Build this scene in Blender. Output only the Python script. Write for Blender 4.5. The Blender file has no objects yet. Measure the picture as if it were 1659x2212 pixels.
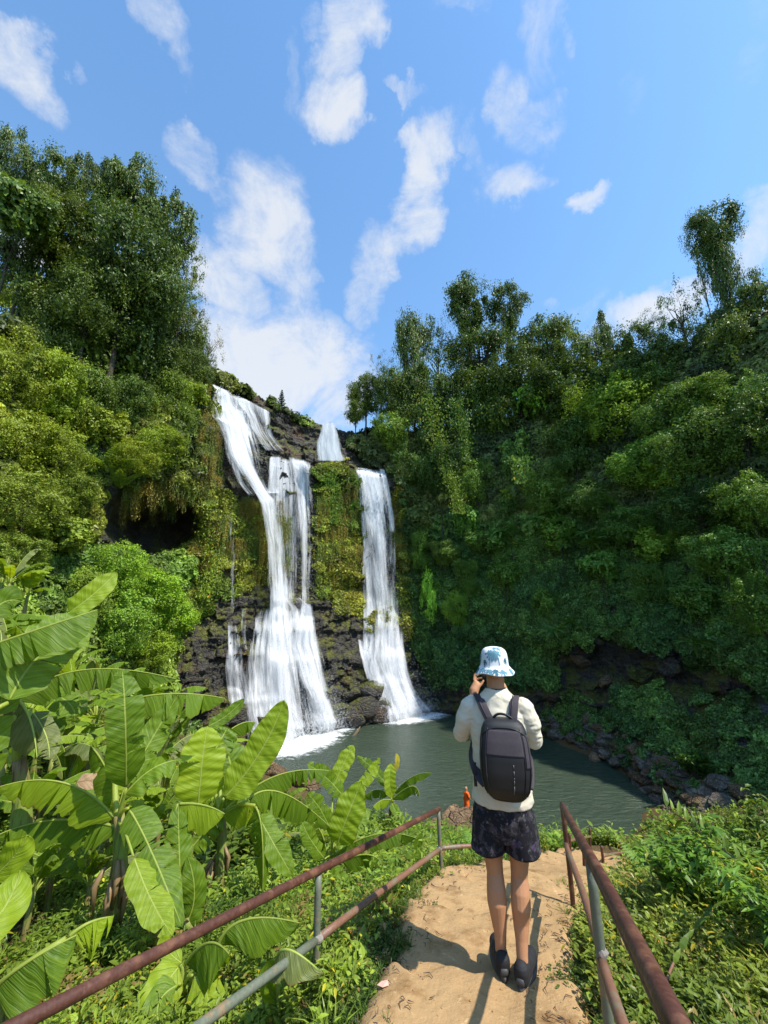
import bpy, bmesh, math, random
import numpy as np
from math import radians as R
from mathutils import Vector, Matrix, Euler
from mathutils.bvhtree import BVHTree

random.seed(7)
S = bpy.context.scene
COL = S.collection

# ------------------------------------------------------------------ camera
FPX, PITCH, CAMZ = 880.0, R(14.0), 2.08        # focal length in pixels of a 1659x2212 picture
CAM = np.array((0.0, 0.0, CAMZ))
cp, sp = math.cos(PITCH), math.sin(PITCH)
cd = bpy.data.cameras.new('camera')
cam = bpy.data.objects.new('camera', cd); COL.objects.link(cam)
cam.location = CAM; cam.rotation_euler = (R(90) + PITCH, 0, 0)
cd.sensor_fit = 'VERTICAL'; cd.sensor_height = 24.0; cd.sensor_width = 18.0
cd.lens = 24.0 * FPX / 2212.0
cd.clip_start = 0.05; cd.clip_end = 3000
S.camera = cam

def ray(px, py):
    dx = px - 829.5; dy = py - 1106.0
    return np.array((dx, FPX * cp + dy * sp, FPX * sp - dy * cp))
def aty(px, py, y):
    r = ray(px, py); return CAM + r * (y / r[1])
def atz(px, py, z):
    r = ray(px, py); return CAM + r * ((z - CAMZ) / r[2])
def proj(P):
    P = np.asarray(P, float) - CAM
    X = P[..., 0]; D = P[..., 1] * cp + P[..., 2] * sp; U = -P[..., 1] * sp + P[..., 2] * cp
    D = np.where(D < 0.05, 0.05, D)
    return 829.5 + FPX * X / D, 1106.0 - FPX * U / D, D
def raydir(px, py):
    r = ray(px, py); return r / np.linalg.norm(r)

# ------------------------------------------------------------------ light
SUN_EL, SUN_AZ = 55.0, 31.0                    # azimuth measured from +X towards -Y
sdir = Vector((math.cos(R(SUN_EL)) * math.cos(R(SUN_AZ)), -math.cos(R(SUN_EL)) * math.sin(R(SUN_AZ)), math.sin(R(SUN_EL))))
ld = bpy.data.lights.new('sun', 'SUN'); ld.energy = 4.3; ld.angle = R(0.55); ld.color = (1.0, 0.95, 0.86)
sun = bpy.data.objects.new('sun', ld); COL.objects.link(sun)
sun.rotation_euler = (-sdir).to_track_quat('-Z', 'Y').to_euler()

SKYS = 0.15
S.view_settings.view_transform = 'Standard'; S.view_settings.look = 'None'
S.view_settings.gamma = 1.0; S.view_settings.exposure = 0.62; S.view_settings.use_curve_mapping = False
S.render.engine = 'CYCLES'
S.cycles.max_bounces = 6; S.cycles.diffuse_bounces = 3; S.cycles.glossy_bounces = 2
S.cycles.transmission_bounces = 4; S.cycles.transparent_max_bounces = 24
S.cycles.caustics_reflective = False; S.cycles.caustics_refractive = False
S.cycles.use_denoising = True

W = bpy.data.worlds.new('World'); S.world = W; W.use_nodes = True
nt = W.node_tree; nt.nodes.clear()
class NB:
    """tiny node-building helper"""
    def __init__(s, t): s.t = t
    def n(s, typ, **kw):
        nd = s.t.nodes.new(typ)
        for k, v in kw.items(): setattr(nd, k, v)
        return nd
    def put(s, sock, v):
        if v is None: return
        if hasattr(v, 'is_linked') or hasattr(v, 'links'): s.t.links.new(v, sock)
        else: sock.default_value = v
    def math(s, op, a, b=None, c=None, clamp=False):
        nd = s.n('ShaderNodeMath', operation=op, use_clamp=clamp)
        s.put(nd.inputs[0], a); s.put(nd.inputs[1], b)
        if c is not None: s.put(nd.inputs[2], c)
        return nd.outputs[0]
    def vmath(s, op, a, b=None, out=0, scale=None):
        nd = s.n('ShaderNodeVectorMath', operation=op)
        s.put(nd.inputs[0], a); s.put(nd.inputs[1], b)
        if scale is not None: s.put(nd.inputs[3], scale)
        return nd.outputs[out]
    def noise(s, vec, scale, detail=4, rough=0.5, dist=0.0, out='Fac'):
        nd = s.n('ShaderNodeTexNoise'); s.put(nd.inputs['Vector'], vec)
        nd.inputs['Scale'].default_value = scale; nd.inputs['Detail'].default_value = detail
        nd.inputs['Roughness'].default_value = rough; nd.inputs['Distortion'].default_value = dist
        return nd.outputs[out]
    def vor(s, vec, scale, feature='F1', out='Distance', rnd=1.0):
        nd = s.n('ShaderNodeTexVoronoi', feature=feature); s.put(nd.inputs['Vector'], vec)
        nd.inputs['Scale'].default_value = scale; nd.inputs['Randomness'].default_value = rnd
        return nd.outputs[out]
    def ramp(s, fac, stops, interp='LINEAR'):
        nd = s.n('ShaderNodeValToRGB'); nd.color_ramp.interpolation = interp
        e = nd.color_ramp.elements
        while len(e) < len(stops): e.new(0.5)
        for el, (p, c) in zip(e, stops):
            el.position = p; el.color = (c, c, c, 1) if isinstance(c, (int, float)) else (*c, 1)
        s.put(nd.inputs[0], fac); return nd.outputs[0]
    def mix(s, fac, a, b, blend='MIX'):
        nd = s.n('ShaderNodeMix', data_type='RGBA', blend_type=blend)
        s.put(nd.inputs[0], fac)
        for k, v in ((6, a), (7, b)):
            s.put(nd.inputs[k], (*v, 1) if isinstance(v, tuple) and len(v) == 3 else v)
        return nd.outputs[2]
    def mapr(s, v, a, b, c=0.0, d=1.0, smooth=False):
        nd = s.n('ShaderNodeMapRange', clamp=True)
        if smooth: nd.interpolation_type = 'SMOOTHSTEP'
        s.put(nd.inputs[0], v)
        for k, x in zip((1, 2, 3, 4), (a, b, c, d)): nd.inputs[k].default_value = x
        return nd.outputs[0]
    def mapping(s, vec, scale=(1, 1, 1), loc=(0, 0, 0), rot=(0, 0, 0)):
        nd = s.n('ShaderNodeMapping'); s.put(nd.inputs[0], vec)
        nd.inputs[1].default_value = loc; nd.inputs[2].default_value = rot; nd.inputs[3].default_value = scale
        return nd.outputs[0]
    def bump(s, h, strength=0.5, dist=0.02, normal=None):
        nd = s.n('ShaderNodeBump'); nd.inputs['Strength'].default_value = strength
        nd.inputs['Distance'].default_value = dist; s.put(nd.inputs['Height'], h)
        if normal is not None: s.put(nd.inputs['Normal'], normal)
        return nd.outputs[0]
    def link(s, a, b): s.t.links.new(a, b)

b = NB(nt)
sky = b.n('ShaderNodeTexSky', sky_type='NISHITA', sun_disc=False)
sky.sun_elevation = R(SUN_EL); sky.sun_rotation = R(90 + SUN_AZ)   # azimuth clockwise from +Y
sky.air_density = 1.0; sky.dust_density = 0.6; sky.ozone_density = 2.5; sky.altitude = 300
tc = b.n('ShaderNodeTexCoord')
D = b.vmath('NORMALIZE', tc.outputs['Generated'])
# ragged cloud field: soft elliptical cloud masses broken up by noise, warped by a noise vector
warp = b.noise(D, 3.2, 4, 0.6, out='Color')
warp = b.vmath('SCALE', b.vmath('SUBTRACT', warp, (0.5, 0.5, 0.5)), scale=0.22)
warp2 = b.noise(D, 13.0, 5, 0.65, out='Color')
warp2 = b.vmath('SCALE', b.vmath('SUBTRACT', warp2, (0.5, 0.5, 0.5)), scale=0.085)
DW = b.vmath('ADD', b.vmath('ADD', D, warp), warp2)
CLOUDS = [  # x, y, half length, half width, angle, density
 (45,150,120,62,50,.80),(100,235,80,40,60,.55),(350,70,95,42,62,.62),(400,180,70,26,70,.40),(190,180,36,15,50,.5),
 (770,60,120,50,97,.70),(745,235,85,60,100,1.0),(655,160,110,22,78,.40),(690,30,60,30,90,.4),
 (1110,250,90,50,75,.85),(1150,95,120,38,100,.55),(1035,350,70,24,75,.50),(1090,430,75,38,155,.70),
 (1256,446,56,20,152,.90),(950,370,80,48,105,1.0),(905,480,90,50,110,.95),(820,595,100,42,115,.70),(790,660,60,30,100,.6),
 (455,375,62,34,40,.75),(520,440,70,32,50,.5),(590,510,120,85,72,.95),(500,630,105,50,62,.80),(640,600,70,40,90,.6),
 (610,790,160,112,5,1.35),(700,800,80,60,0,.9),(520,730,100,70,0,1.0),(720,720,60,40,60,.6),(1640,500,70,60,120,.9),(1400,655,110,38,158,1.0),(1310,700,70,34,170,.7),
 (740,880,90,50,130,1.0),(20,525,70,50,0,1.1),(1480,620,70,30,150,.8),(885,240,34,14,60,.4),(1000,20,90,26,160,.35),(1230,660,50,18,160,.35),
 (1560,110,130,50,100,.22),(1330,200,90,30,110,.18)]
total = None
fw = np.array((0, cp, sp)); upv = np.array((0, -sp, cp)); rt = np.array((1.0, 0, 0))
for (x, y, a_, b_, ang, den) in CLOUDS:
    c0 = raydir(x, y)
    an = R(ang); e = 2.0
    pa = raydir(x + e * math.cos(an), y + e * math.sin(an)); pb = raydir(x - e * math.sin(an), y + e * math.cos(an))
    U = (pa - c0); sa = np.linalg.norm(U); U /= sa
    V = (pb - c0); V -= U * V.dot(U); sb = np.linalg.norm(V); V /= sb
    A, B = U / (sa / e * a_), V / (sb / e * b_)
    du = b.vmath('DOT_PRODUCT', b.vmath('SUBTRACT', DW, tuple(c0)), tuple(A), out=1)
    dv = b.vmath('DOT_PRODUCT', b.vmath('SUBTRACT', DW, tuple(c0)), tuple(B), out=1)
    r2 = b.math('ADD', b.math('MULTIPLY', du, du), b.math('MULTIPLY', dv, dv))
    front = b.math('GREATER_THAN', b.vmath('DOT_PRODUCT', D, tuple(c0), out=1), 0.3)
    m = b.math('MULTIPLY', b.mapr(r2, 2.3, 0.0, 0.0, den, True), front)
    total = m if total is None else b.math('MAXIMUM', total, m)
streak = b.noise(b.mapping(D, (7, 7, 7)), 1.0, 9, 0.68, 0.5)
fine = b.noise(D, 30.0, 6, 0.7)
den = b.math('ADD', total, b.math('MULTIPLY', b.math('SUBTRACT', streak, 0.5), 2.3))
den = b.math('ADD', den, b.math('MULTIPLY', b.math('SUBTRACT', fine, 0.5), 0.5))
far = b.noise(D, 2.6, 7, 0.62)   # the same broken cloud over the rest of the sky
frontm = b.mapr(b.vmath('DOT_PRODUCT', D, tuple(fw), out=1), 0.45, 0.2)
den = b.math('MAXIMUM', b.math('MULTIPLY', den, b.mapr(total, 0.0, 0.25)), b.math('MULTIPLY', b.mapr(far, .52, .72), frontm))
cov = b.mapr(den, 0.02, 1.25, 0.0, 0.84, True)
lowhaze = b.math('MULTIPLY', b.mapr(b.vmath('DOT_PRODUCT', D, (0, 0, 1), out=1), 0.95, 0.10, 0.0, 0.30), 1.0)
cloudc = b.mix(b.mapr(den, 0.1, 1.2), (0.62, 0.70, 0.84), (0.80, 0.82, 0.85))
gain = b.vmath('SCALE', cloudc, scale=1.0 / SKYS * 0.72)
skyc = b.mix(1.0, sky.outputs[0], (1.02, 1.36, 1.46), 'MULTIPLY')
veil = b.vmath('SCALE', (0.42, 0.62, 0.92), scale=1.0 / SKYS * 0.72)
skyc = b.mix(lowhaze, skyc, veil)
allc = b.mix(cov, skyc, gain)
bg = b.n('ShaderNodeBackground'); bg.inputs['Strength'].default_value = SKYS
b.link(allc, bg.inputs['Color'])
wo = b.n('ShaderNodeOutputWorld'); b.link(bg.outputs[0], wo.inputs['Surface'])
W.cycles.sampling_method = 'MANUAL'; W.cycles.sample_map_resolution = 512

# ------------------------------------------------------------------ helpers: noise
def _hash(ix, iy, iz, seed):
    h = (ix.astype(np.int64) * 374761393 + iy.astype(np.int64) * 668265263 + iz.astype(np.int64) * 2147483647 + seed * 974634777) & 0xffffffff
    h = ((h ^ (h >> 13)) * 1274126177) & 0xffffffff
    h = ((h ^ (h >> 16)) * 2246822519) & 0xffffffff
    return ((h ^ (h >> 15)) & 0xffffff) / float(0xffffff)
def vnoise(p, seed=0):
    p = np.asarray(p, float); i = np.floor(p); f = p - i; f = f * f * (3 - 2 * f)
    x, y, z = (i[..., k] for k in range(3)); u, v, w = (f[..., k] for k in range(3))
    r = 0
    for a in (0, 1):
        for c in (0, 1):
            for d in (0, 1):
                r = r + _hash(x + a, y + c, z + d, seed) * (u if a else 1 - u) * (v if c else 1 - v) * (w if d else 1 - w)
    return r * 2 - 1
def fbm(p, octv=4, seed=0, gain=0.5):
    p = np.asarray(p, float); s = 0; a = 1; n = 0
    for k in range(octv):
        s = s + a * vnoise(p * (2 ** k) + 17.3 * k, seed + k); n += a; a *= gain
    return s / n
def cell2(u, v, seed=0):
    """jittered cells: returns a random value for the nearest cell and the edge distance"""
    iu = np.floor(u); iv = np.floor(v); best = np.full(u.shape, 9.0); second = best.copy(); val = np.zeros(u.shape)
    z = np.zeros(u.shape)
    for a in (-1, 0, 1):
        for c in (-1, 0, 1):
            cu = iu + a; cv = iv + c
            x = cu + 0.15 + 0.7 * _hash(cu, cv, z, seed); y = cv + 0.15 + 0.7 * _hash(cu, cv, z + 1, seed)
            d = np.hypot(u - x, v - y); h = _hash(cu, cv, z + 2, seed)
            near = d < best
            second = np.where(near, best, np.minimum(second, d)); val = np.where(near, h, val); best = np.where(near, d, best)
    return val, second - best
def inpoly(px, py, poly):
    px = np.asarray(px, float); py = np.asarray(py, float)
    r = np.zeros(px.shape, bool); n = len(poly)
    for i in range(n):
        x1, y1 = poly[i]; x2, y2 = poly[(i + 1) % n]
        c = ((y1 > py) != (y2 > py)) & (px < (x2 - x1) * (py - y1) / ((y2 - y1) or 1e-9) + x1)
        r ^= c
    return r

# ------------------------------------------------------------------ helpers: meshes and objects
def mesh_np(name, V, Fs, mats=None, smooth=True, uv=None, attrs=None, midx=None):
    """V (n,3); Fs list of (k,m) index arrays with the same vertex count per array"""
    me = bpy.data.meshes.new(name)
    Fs = [np.asarray(f, np.int32) for f in Fs if len(f)]
    nl = sum(f.size for f in Fs); nf = sum(len(f) for f in Fs)
    me.vertices.add(len(V)); me.vertices.foreach_set('co', np.asarray(V, np.float32).ravel())
    me.loops.add(nl); me.polygons.add(nf)
    li = np.concatenate([f.ravel() for f in Fs]); me.loops.foreach_set('vertex_index', li)
    tot = np.concatenate([np.full(len(f), f.shape[1], np.int32) for f in Fs])
    st = np.concatenate([[0], np.cumsum(tot)[:-1]]).astype(np.int32)
    me.polygons.foreach_set('loop_start', st); me.polygons.foreach_set('loop_total', tot)
    me.polygons.foreach_set('use_smooth', np.full(nf, bool(smooth)))
    if midx is not None: me.polygons.foreach_set('material_index', np.asarray(midx, np.int32))
    if uv is not None:
        l = me.uv_layers.new(name='UVMap'); l.data.foreach_set('uv', np.asarray(uv, np.float32)[li].ravel())
    for k, a in (attrs or {}).items():
        at = me.attributes.new(k, 'FLOAT', 'POINT'); at.data.foreach_set('value', np.asarray(a, np.float32))
    me.update(calc_edges=True); me.validate()
    for m in (mats or []): me.materials.append(m)
    return me
def grid_faces(n, m, off=0):
    i = np.arange(n - 1)[:, None] * m + np.arange(m - 1)[None, :] + off
    i = i.ravel(); return np.stack([i, i + 1, i + m + 1, i + m], 1)
def link(name, me, parent=None, label=None, cat=None, group=None, kind=None, loc=None):
    o = bpy.data.objects.new(name, me); COL.objects.link(o)
    if parent is not None: o.parent = parent
    if loc is not None: o.location = loc
    return tag(o, label, cat, group, kind)
def tag(o, label=None, cat=None, group=None, kind=None):
    for k, v in (('label', label), ('category', cat), ('group', group), ('kind', kind)):
        if v: o[k] = v
    return o
def empty(name, loc, label=None, cat=None, group=None):
    o = bpy.data.objects.new(name, None); COL.objects.link(o); o.location = loc; o.empty_display_size = 0.2
    return tag(o, label, cat, group)
def copy_tree(o, parent=None):
    c = o.copy(); COL.objects.link(c)
    if parent is not None: c.parent = parent
    for ch in list(o.children): copy_tree(ch, c)
    return c
def unit(v): v = np.asarray(v, float); return v / (np.linalg.norm(v, axis=-1, keepdims=True) + 1e-12)
def tube_np(path, radii, seg=10, cap=True):
    """tapered tube along points; returns V, [quads, tris], v-length"""
    path = np.asarray(path, float); n = len(path); radii = np.broadcast_to(radii, (n,))
    T = np.gradient(path, axis=0); T = unit(T)
    ref = np.array((0, 0, 1.0)) if abs(T[0][2]) < 0.9 else np.array((1.0, 0, 0))
    N = np.cross(T[0], ref); N /= np.linalg.norm(N); V = []
    ang = np.linspace(0, 2 * math.pi, seg, endpoint=False)
    for k in range(n):
        N = N - T[k] * N.dot(T[k]); N /= np.linalg.norm(N); B = np.cross(T[k], N)
        V.append(path[k] + radii[k] * (np.cos(ang)[:, None] * N + np.sin(ang)[:, None] * B))
    V = np.concatenate(V)
    q = []
    for k in range(n - 1):
        a = k * seg + np.arange(seg); c = k * seg + (np.arange(seg) + 1) % seg
        q.append(np.stack([a, c, c + seg, a + seg], 1))
    q = np.concatenate(q); tr = np.zeros((0, 3), int)
    if cap:
        V = np.vstack([V, path[0], path[-1]]); e = n * seg; a = np.arange(seg); c = (a + 1) % seg
        tr = np.vstack([np.stack([c, a, np.full(seg, e)], 1), np.stack([(n - 1) * seg + a, (n - 1) * seg + c, np.full(seg, e + 1)], 1)])
    return V, q, tr
class Acc:
    """collects pieces into one mesh"""
    def __init__(s): s.V = []; s.Q = []; s.T = []; s.n = 0; s.A = []; s.MQ = []; s.MT = []
    def add(s, V, q=None, t=None, a=0.0, m=0):
        if q is not None and len(q): s.Q.append(np.asarray(q) + s.n); s.MQ.append(np.full(len(q), m))
        if t is not None and len(t): s.T.append(np.asarray(t) + s.n); s.MT.append(np.full(len(t), m))
        s.V.append(V); s.A.append(np.broadcast_to(a, (len(V),))); s.n += len(V)
    def tube(s, path, r, seg=8, a=0.0, m=0, cap=True): s.add(*tube_np(path, r, seg, cap), a=a, m=m)
    def mesh(s, name, mats, smooth=True):
        Fs = []; mi = []
        if s.Q: Fs.append(np.concatenate(s.Q)); mi.append(np.concatenate(s.MQ))
        if s.T: Fs.append(np.concatenate(s.T)); mi.append(np.concatenate(s.MT))
        return mesh_np(name, np.concatenate(s.V), Fs, mats, smooth, attrs={'lv': np.concatenate(s.A)}, midx=np.concatenate(mi))

# ------------------------------------------------------------------ materials
def mat(name):
    m = bpy.data.materials.new(name); m.use_nodes = True
    t = m.node_tree; t.nodes.clear(); b = NB(t)
    out = b.n('ShaderNodeOutputMaterial'); return m, b, out
def principled(b, out, color, rough=0.6, normal=None, spec=0.5, metal=0.0, **kw):
    p = b.n('ShaderNodeBsdfPrincipled')
    b.put(p.inputs['Base Color'], (*color, 1) if isinstance(color, tuple) and len(color) == 3 else color)
    b.put(p.inputs['Roughness'], rough); p.inputs['Specular IOR Level'].default_value = spec
    b.put(p.inputs['Metallic'], metal)
    if normal is not None: b.link(normal, p.inputs['Normal'])
    for k, v in kw.items(): b.put(p.inputs[k.replace('_', ' ')], v)
    if out is not None: b.link(p.outputs[0], out.inputs[0])
    return p
def leaf_mat(name, dark, light, src='OBJ', trans=0.35, rough=0.5, yellow=None, nscale=0.6):
    """src OBJ: tint from the object colour; INST: tint from the instance attribute tcol; NONE"""
    m, b, out = mat(name)
    lv = b.n('ShaderNodeAttribute', attribute_name='lv').outputs['Fac']
    geo = b.n('ShaderNodeNewGeometry')
    f = b.math('ADD', b.math('MULTIPLY', lv, 0.75), b.math('MULTIPLY', b.noise(geo.outputs['Position'], nscale, 3), 0.5))
    c = b.mix(b.mapr(f, 0.2, 1.0), dark, light)
    if yellow: c = b.mix(b.mapr(lv, 0.985, 0.99), c, yellow)
    if src == 'OBJ': c = b.mix(1.0, c, b.n('ShaderNodeObjectInfo').outputs['Color'], 'MULTIPLY')
    if src == 'INST': c = b.mix(1.0, c, b.n('ShaderNodeAttribute', attribute_name='tcol', attribute_type='INSTANCER').outputs['Color'], 'MULTIPLY')
    p = principled(b, None, c, rough, spec=0.35)
    tr = b.n('ShaderNodeBsdfTranslucent'); b.link(b.mix(1.0, c, (1.25, 1.15, 0.45), 'MULTIPLY'), tr.inputs[0])
    mx = b.n('ShaderNodeMixShader'); mx.inputs[0].default_value = trans
    b.link(p.outputs[0], mx.inputs[1]); b.link(tr.outputs[0], mx.inputs[2]); b.link(mx.outputs[0], out.inputs[0])
    return m

M = {}
M['tree_leaf'] = leaf_mat('tree_leaf', (0.045, 0.074, 0.014), (0.200, 0.255, 0.048), 'OBJ', 0.3, 0.45)
M['bush_leaf'] = leaf_mat('bush_leaf', (0.38, 0.40, 0.42), (1.6, 1.55, 1.35), 'INST', 0.33, 0.45, nscale=0.3)
M['herb_leaf'] = leaf_mat('herb_leaf', (0.60, 0.62, 0.5), (1.35, 1.35, 1.2), 'INST', 0.38, 0.42, yellow=(2.6, 1.5, .5))
M['shrub_leaf'] = leaf_mat('shrub_leaf', (0.045, 0.095, 0.015), (0.17, 0.26, 0.035), 'OBJ', 0.38, 0.42, yellow=(.5, .33, .06))
M['fern'] = leaf_mat('fern', (0.12, 0.22, 0.03), (0.24, 0.36, 0.06), 'OBJ', 0.42, 0.5)

m, b, out = mat('dirt'); M['dirt'] = m
g = b.n('ShaderNodeNewGeometry').outputs['Position']
n1 = b.noise(g, 1.3, 6, 0.6); n2 = b.noise(g, 22, 6, 0.7); n3 = b.noise(g, 6, 5, 0.6)
c = b.mix(n1, (0.32, 0.195, 0.088), (0.46, 0.30, 0.145)); c = b.mix(b.mapr(n3, 0.52, 0.72), c, (0.23, 0.125, 0.048))
c = b.mix(b.mapr(n2, 0.60, 0.75), c, (0.60, 0.42, 0.22)); c = b.mix(b.mapr(b.vor(g, 26), 0.10, 0.0), c, (0.26, 0.15, 0.07))
h = b.math('ADD', b.math('MULTIPLY', n2, 0.45), b.math('MULTIPLY', n3, 1.0))
principled(b, out, c, 0.95, b.bump(h, 0.8, 0.03), 0.15)

m, b, out = mat('soil'); M['soil'] = m
g = b.n('ShaderNodeNewGeometry').outputs['Position']
n1 = b.noise(g, 2.3, 6, 0.6); n2 = b.noise(g, 15, 5, 0.7)
c = b.mix(n1, (0.05, 0.036, 0.016), (0.16, 0.105, 0.05)); c = b.mix(b.mapr(n2, 0.58, 0.70), c, (0.055, 0.085, 0.018))
principled(b, out, c, 0.95, b.bump(n2, 0.9, 0.05), 0.1)

def rock_mat(name, dark, light, moss, mossy=(0.5, 0.62), wet=0.45):
    m, b, out = mat(name)
    geo = b.n('ShaderNodeNewGeometry'); g = geo.outputs['Position']
    n1 = b.noise(g, 0.45, 6, 0.65); n2 = b.noise(g, 3.0, 8, 0.7)
    vo = b.vor(b.mapping(g, (1, 1, 2.2)), 1.1, 'DISTANCE_TO_EDGE'); vo2 = b.vor(b.mapping(g, (1, 1, 1.6)), 3.5, 'DISTANCE_TO_EDGE')
    c = b.mix(n2, dark, light); c = b.mix(b.mapr(n1, 0.52, 0.7), c, tuple(x * 1.5 for x in light))
    ru = b.noise(b.vmath('ADD', g, (31, 7, 3)), 0.35, 5, 0.6)
    c = b.mix(b.mapr(ru, 0.56, 0.70, 0, 0.7), c, (0.16, 0.075, 0.028))
    up = b.n('ShaderNodeSeparateXYZ'); b.link(geo.outputs['Normal'], up.inputs[0])
    mo = b.math('ADD', b.noise(b.mapping(g, (1, 1, .35)), 0.55, 7, 0.7), b.math('MULTIPLY', up.outputs[2], 0.12))
    c = b.mix(b.mapr(mo, mossy[0], mossy[1], 0, .95), c, moss)
    h = b.math('ADD', b.math('MULTIPLY', b.mapr(vo, 0, 0.10), 0.7), b.math('ADD', b.math('MULTIPLY', b.mapr(vo2, 0, .12), 0.3), b.math('MULTIPLY', n2, 0.8)))
    principled(b, out, c, b.mapr(n2, 0.3, 0.7, wet, 0.8), b.bump(h, 0.9, 0.35), 0.45)
    return m
M['cliff'] = rock_mat('cliff', (0.022, 0.020, 0.017), (0.092, 0.082, 0.072), (0.120, 0.125, 0.020), (0.51, 0.62), 0.38)
M['boulder'] = rock_mat('boulder', (0.06, 0.050, 0.040), (0.26, 0.22, 0.175), (0.06, 0.08, 0.02), (0.62, 0.72), 0.6)
M['boulder_brown'] = rock_mat('boulder_brown', (0.10, 0.062, 0.032), (0.24, 0.155, 0.085), (0.10, 0.11, 0.03), (0.6, 0.72), 0.75)

m, b, out = mat('bark'); M['bark'] = m
g = b.n('ShaderNodeTexCoord').outputs['Object']
n = b.noise(b.mapping(g, (6, 6, 1.2)), 4, 6, 0.7)
principled(b, out, b.mix(n, (0.03, 0.025, 0.018), (0.12, 0.10, 0.075)), 0.9, b.bump(n, 0.8, 0.03), 0.2)
m, b, out = mat('banana_stem'); M['banana_stem'] = m
g = b.n('ShaderNodeTexCoord').outputs['Object']
n = b.noise(b.mapping(g, (26, 26, 2.0)), 1.6, 6, 0.65); n2 = b.noise(g, 2.5, 3)
c = b.mix(b.mapr(n2, .4, .62), (0.20, 0.27, 0.045), (0.24, 0.15, 0.065)); c = b.mix(b.mapr(n, 0.5, 0.7), c, (0.055, 0.032, 0.018))
principled(b, out, c, 0.6, b.bump(n, 0.7, 0.01), 0.4)

def banana_mat(name, A, B, tr, dry=False):
    m, b, out = mat(name)
    uv = b.n('ShaderNodeTexCoord').outputs['UV']
    sx = b.n('ShaderNodeSeparateXYZ'); b.link(uv, sx.inputs[0]); u = b.math('ABSOLUTE', sx.outputs[0]); v = sx.outputs[1]
    cx = b.n('ShaderNodeCombineXYZ'); b.link(b.math('MULTIPLY', u, 0.35), cx.inputs[0]); b.link(b.math('ADD', b.math('MULTIPLY', v, 30.0), b.math('MULTIPLY', u, -3.0)), cx.inputs[1])
    st = b.noise(cx.outputs[0], 1.0, 4, 0.6)
    cx2 = b.n('ShaderNodeCombineXYZ'); b.link(b.math('MULTIPLY', u, 0.2), cx2.inputs[0]); b.link(b.math('ADD', b.math('MULTIPLY', v, 120.0), b.math('MULTIPLY', u, -12.0)), cx2.inputs[1])
    st2 = b.noise(cx2.outputs[0], 1.0, 2, 0.5)
    geo = b.n('ShaderNodeNewGeometry')
    pn = b.noise(geo.outputs['Position'], 3.0, 4, 0.6)
    lvn = b.n('ShaderNodeAttribute', attribute_name='lv').outputs['Fac']
    c = b.mix(b.mapr(st, 0.3, 0.7), A, B); c = b.mix(b.mapr(st2, .45, .7, 0, .35), c, tuple(x * 0.6 for x in A))
    c = b.mix(b.mapr(lvn, 0.0, 1.0, 0, 0.5), c, tuple(x * 1.35 for x in B))
    edge = b.math('MULTIPLY', b.mapr(u, 0.93, 1.0), b.mapr(pn, 0.45, 0.62))
    c = b.mix(edge, c, (0.22, 0.12, 0.03))
    spots = b.mapr(b.noise(geo.outputs['Position'], 38, 3), 0.72, 0.76, 0, .7); c = b.mix(spots, c, (0.30, 0.24, 0.05))
    mid = b.mapr(u, 0.05, 0.03); c = b.mix(mid, c, (0.42, 0.50, 0.10) if not dry else (0.3, 0.2, 0.1))
    h = b.math('ADD', st, b.math('MULTIPLY', st2, 0.3))
    p = principled(b, None, c, 0.42, b.bump(h, 0.8, 0.015), 0.35)
    t = b.n('ShaderNodeBsdfTranslucent'); b.link(b.mix(1.0, c, (1.5, 1.3, 0.35), 'MULTIPLY'), t.inputs[0])
    mx = b.n('ShaderNodeMixShader'); mx.inputs[0].default_value = tr
    b.link(p.outputs[0], mx.inputs[1]); b.link(t.outputs[0], mx.inputs[2]); b.link(mx.outputs[0], out.inputs[0])
    return m
M['banana'] = banana_mat('banana_leaf', (0.070, 0.150, 0.010), (0.230, 0.345, 0.025), 0.50)
M['banana_young'] = banana_mat('banana_leaf_young', (0.17, 0.30, 0.012), (0.38, 0.48, 0.030), 0.50)
M['banana_old'] = banana_mat('banana_leaf_old', (0.10, 0.13, 0.035), (0.20, 0.23, 0.06), 0.3)
M['banana_dry'] = banana_mat('banana_leaf_dry', (0.30, 0.17, 0.08), (0.55, 0.38, 0.24), 0.25, True)
M['banana_yellow'] = banana_mat('banana_leaf_yellow', (0.40, 0.33, 0.03), (0.62, 0.50, 0.06), 0.35)

def pipe_mat(name, A, B, Cc, thr=(0.5, 0.6)):
    m, b, out = mat(name)
    g = b.n('ShaderNodeTexCoord').outputs['Object']
    n = b.noise(g, 7, 6, 0.65); n2 = b.noise(g, 60, 4, 0.6)
    c = b.mix(n2, A, B); c = b.mix(b.mapr(n, *thr), c, Cc)
    principled(b, out, c, b.mapr(n2, 0.3, 0.7, 0.4, 0.7), b.bump(n2, 0.5, 0.003), 0.5)
    return m
M['rust'] = pipe_mat('rusty_pipe', (0.045, 0.016, 0.010), (0.105, 0.036, 0.020), (0.15, 0.065, 0.035))
M['rust_light'] = pipe_mat('light_rusty_pipe', (0.13, 0.058, 0.033), (0.25, 0.125, 0.075), (0.17, 0.14, 0.09))
M['galv'] = pipe_mat('grey_green_pipe', (0.085, 0.10, 0.068), (0.17, 0.185, 0.13), (0.24, 0.16, 0.085), (0.55, 0.64))
M['weld'] = pipe_mat('weld', (0.24, 0.22, 0.20), (0.36, 0.34, 0.31), (0.30, 0.20, 0.12))

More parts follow.
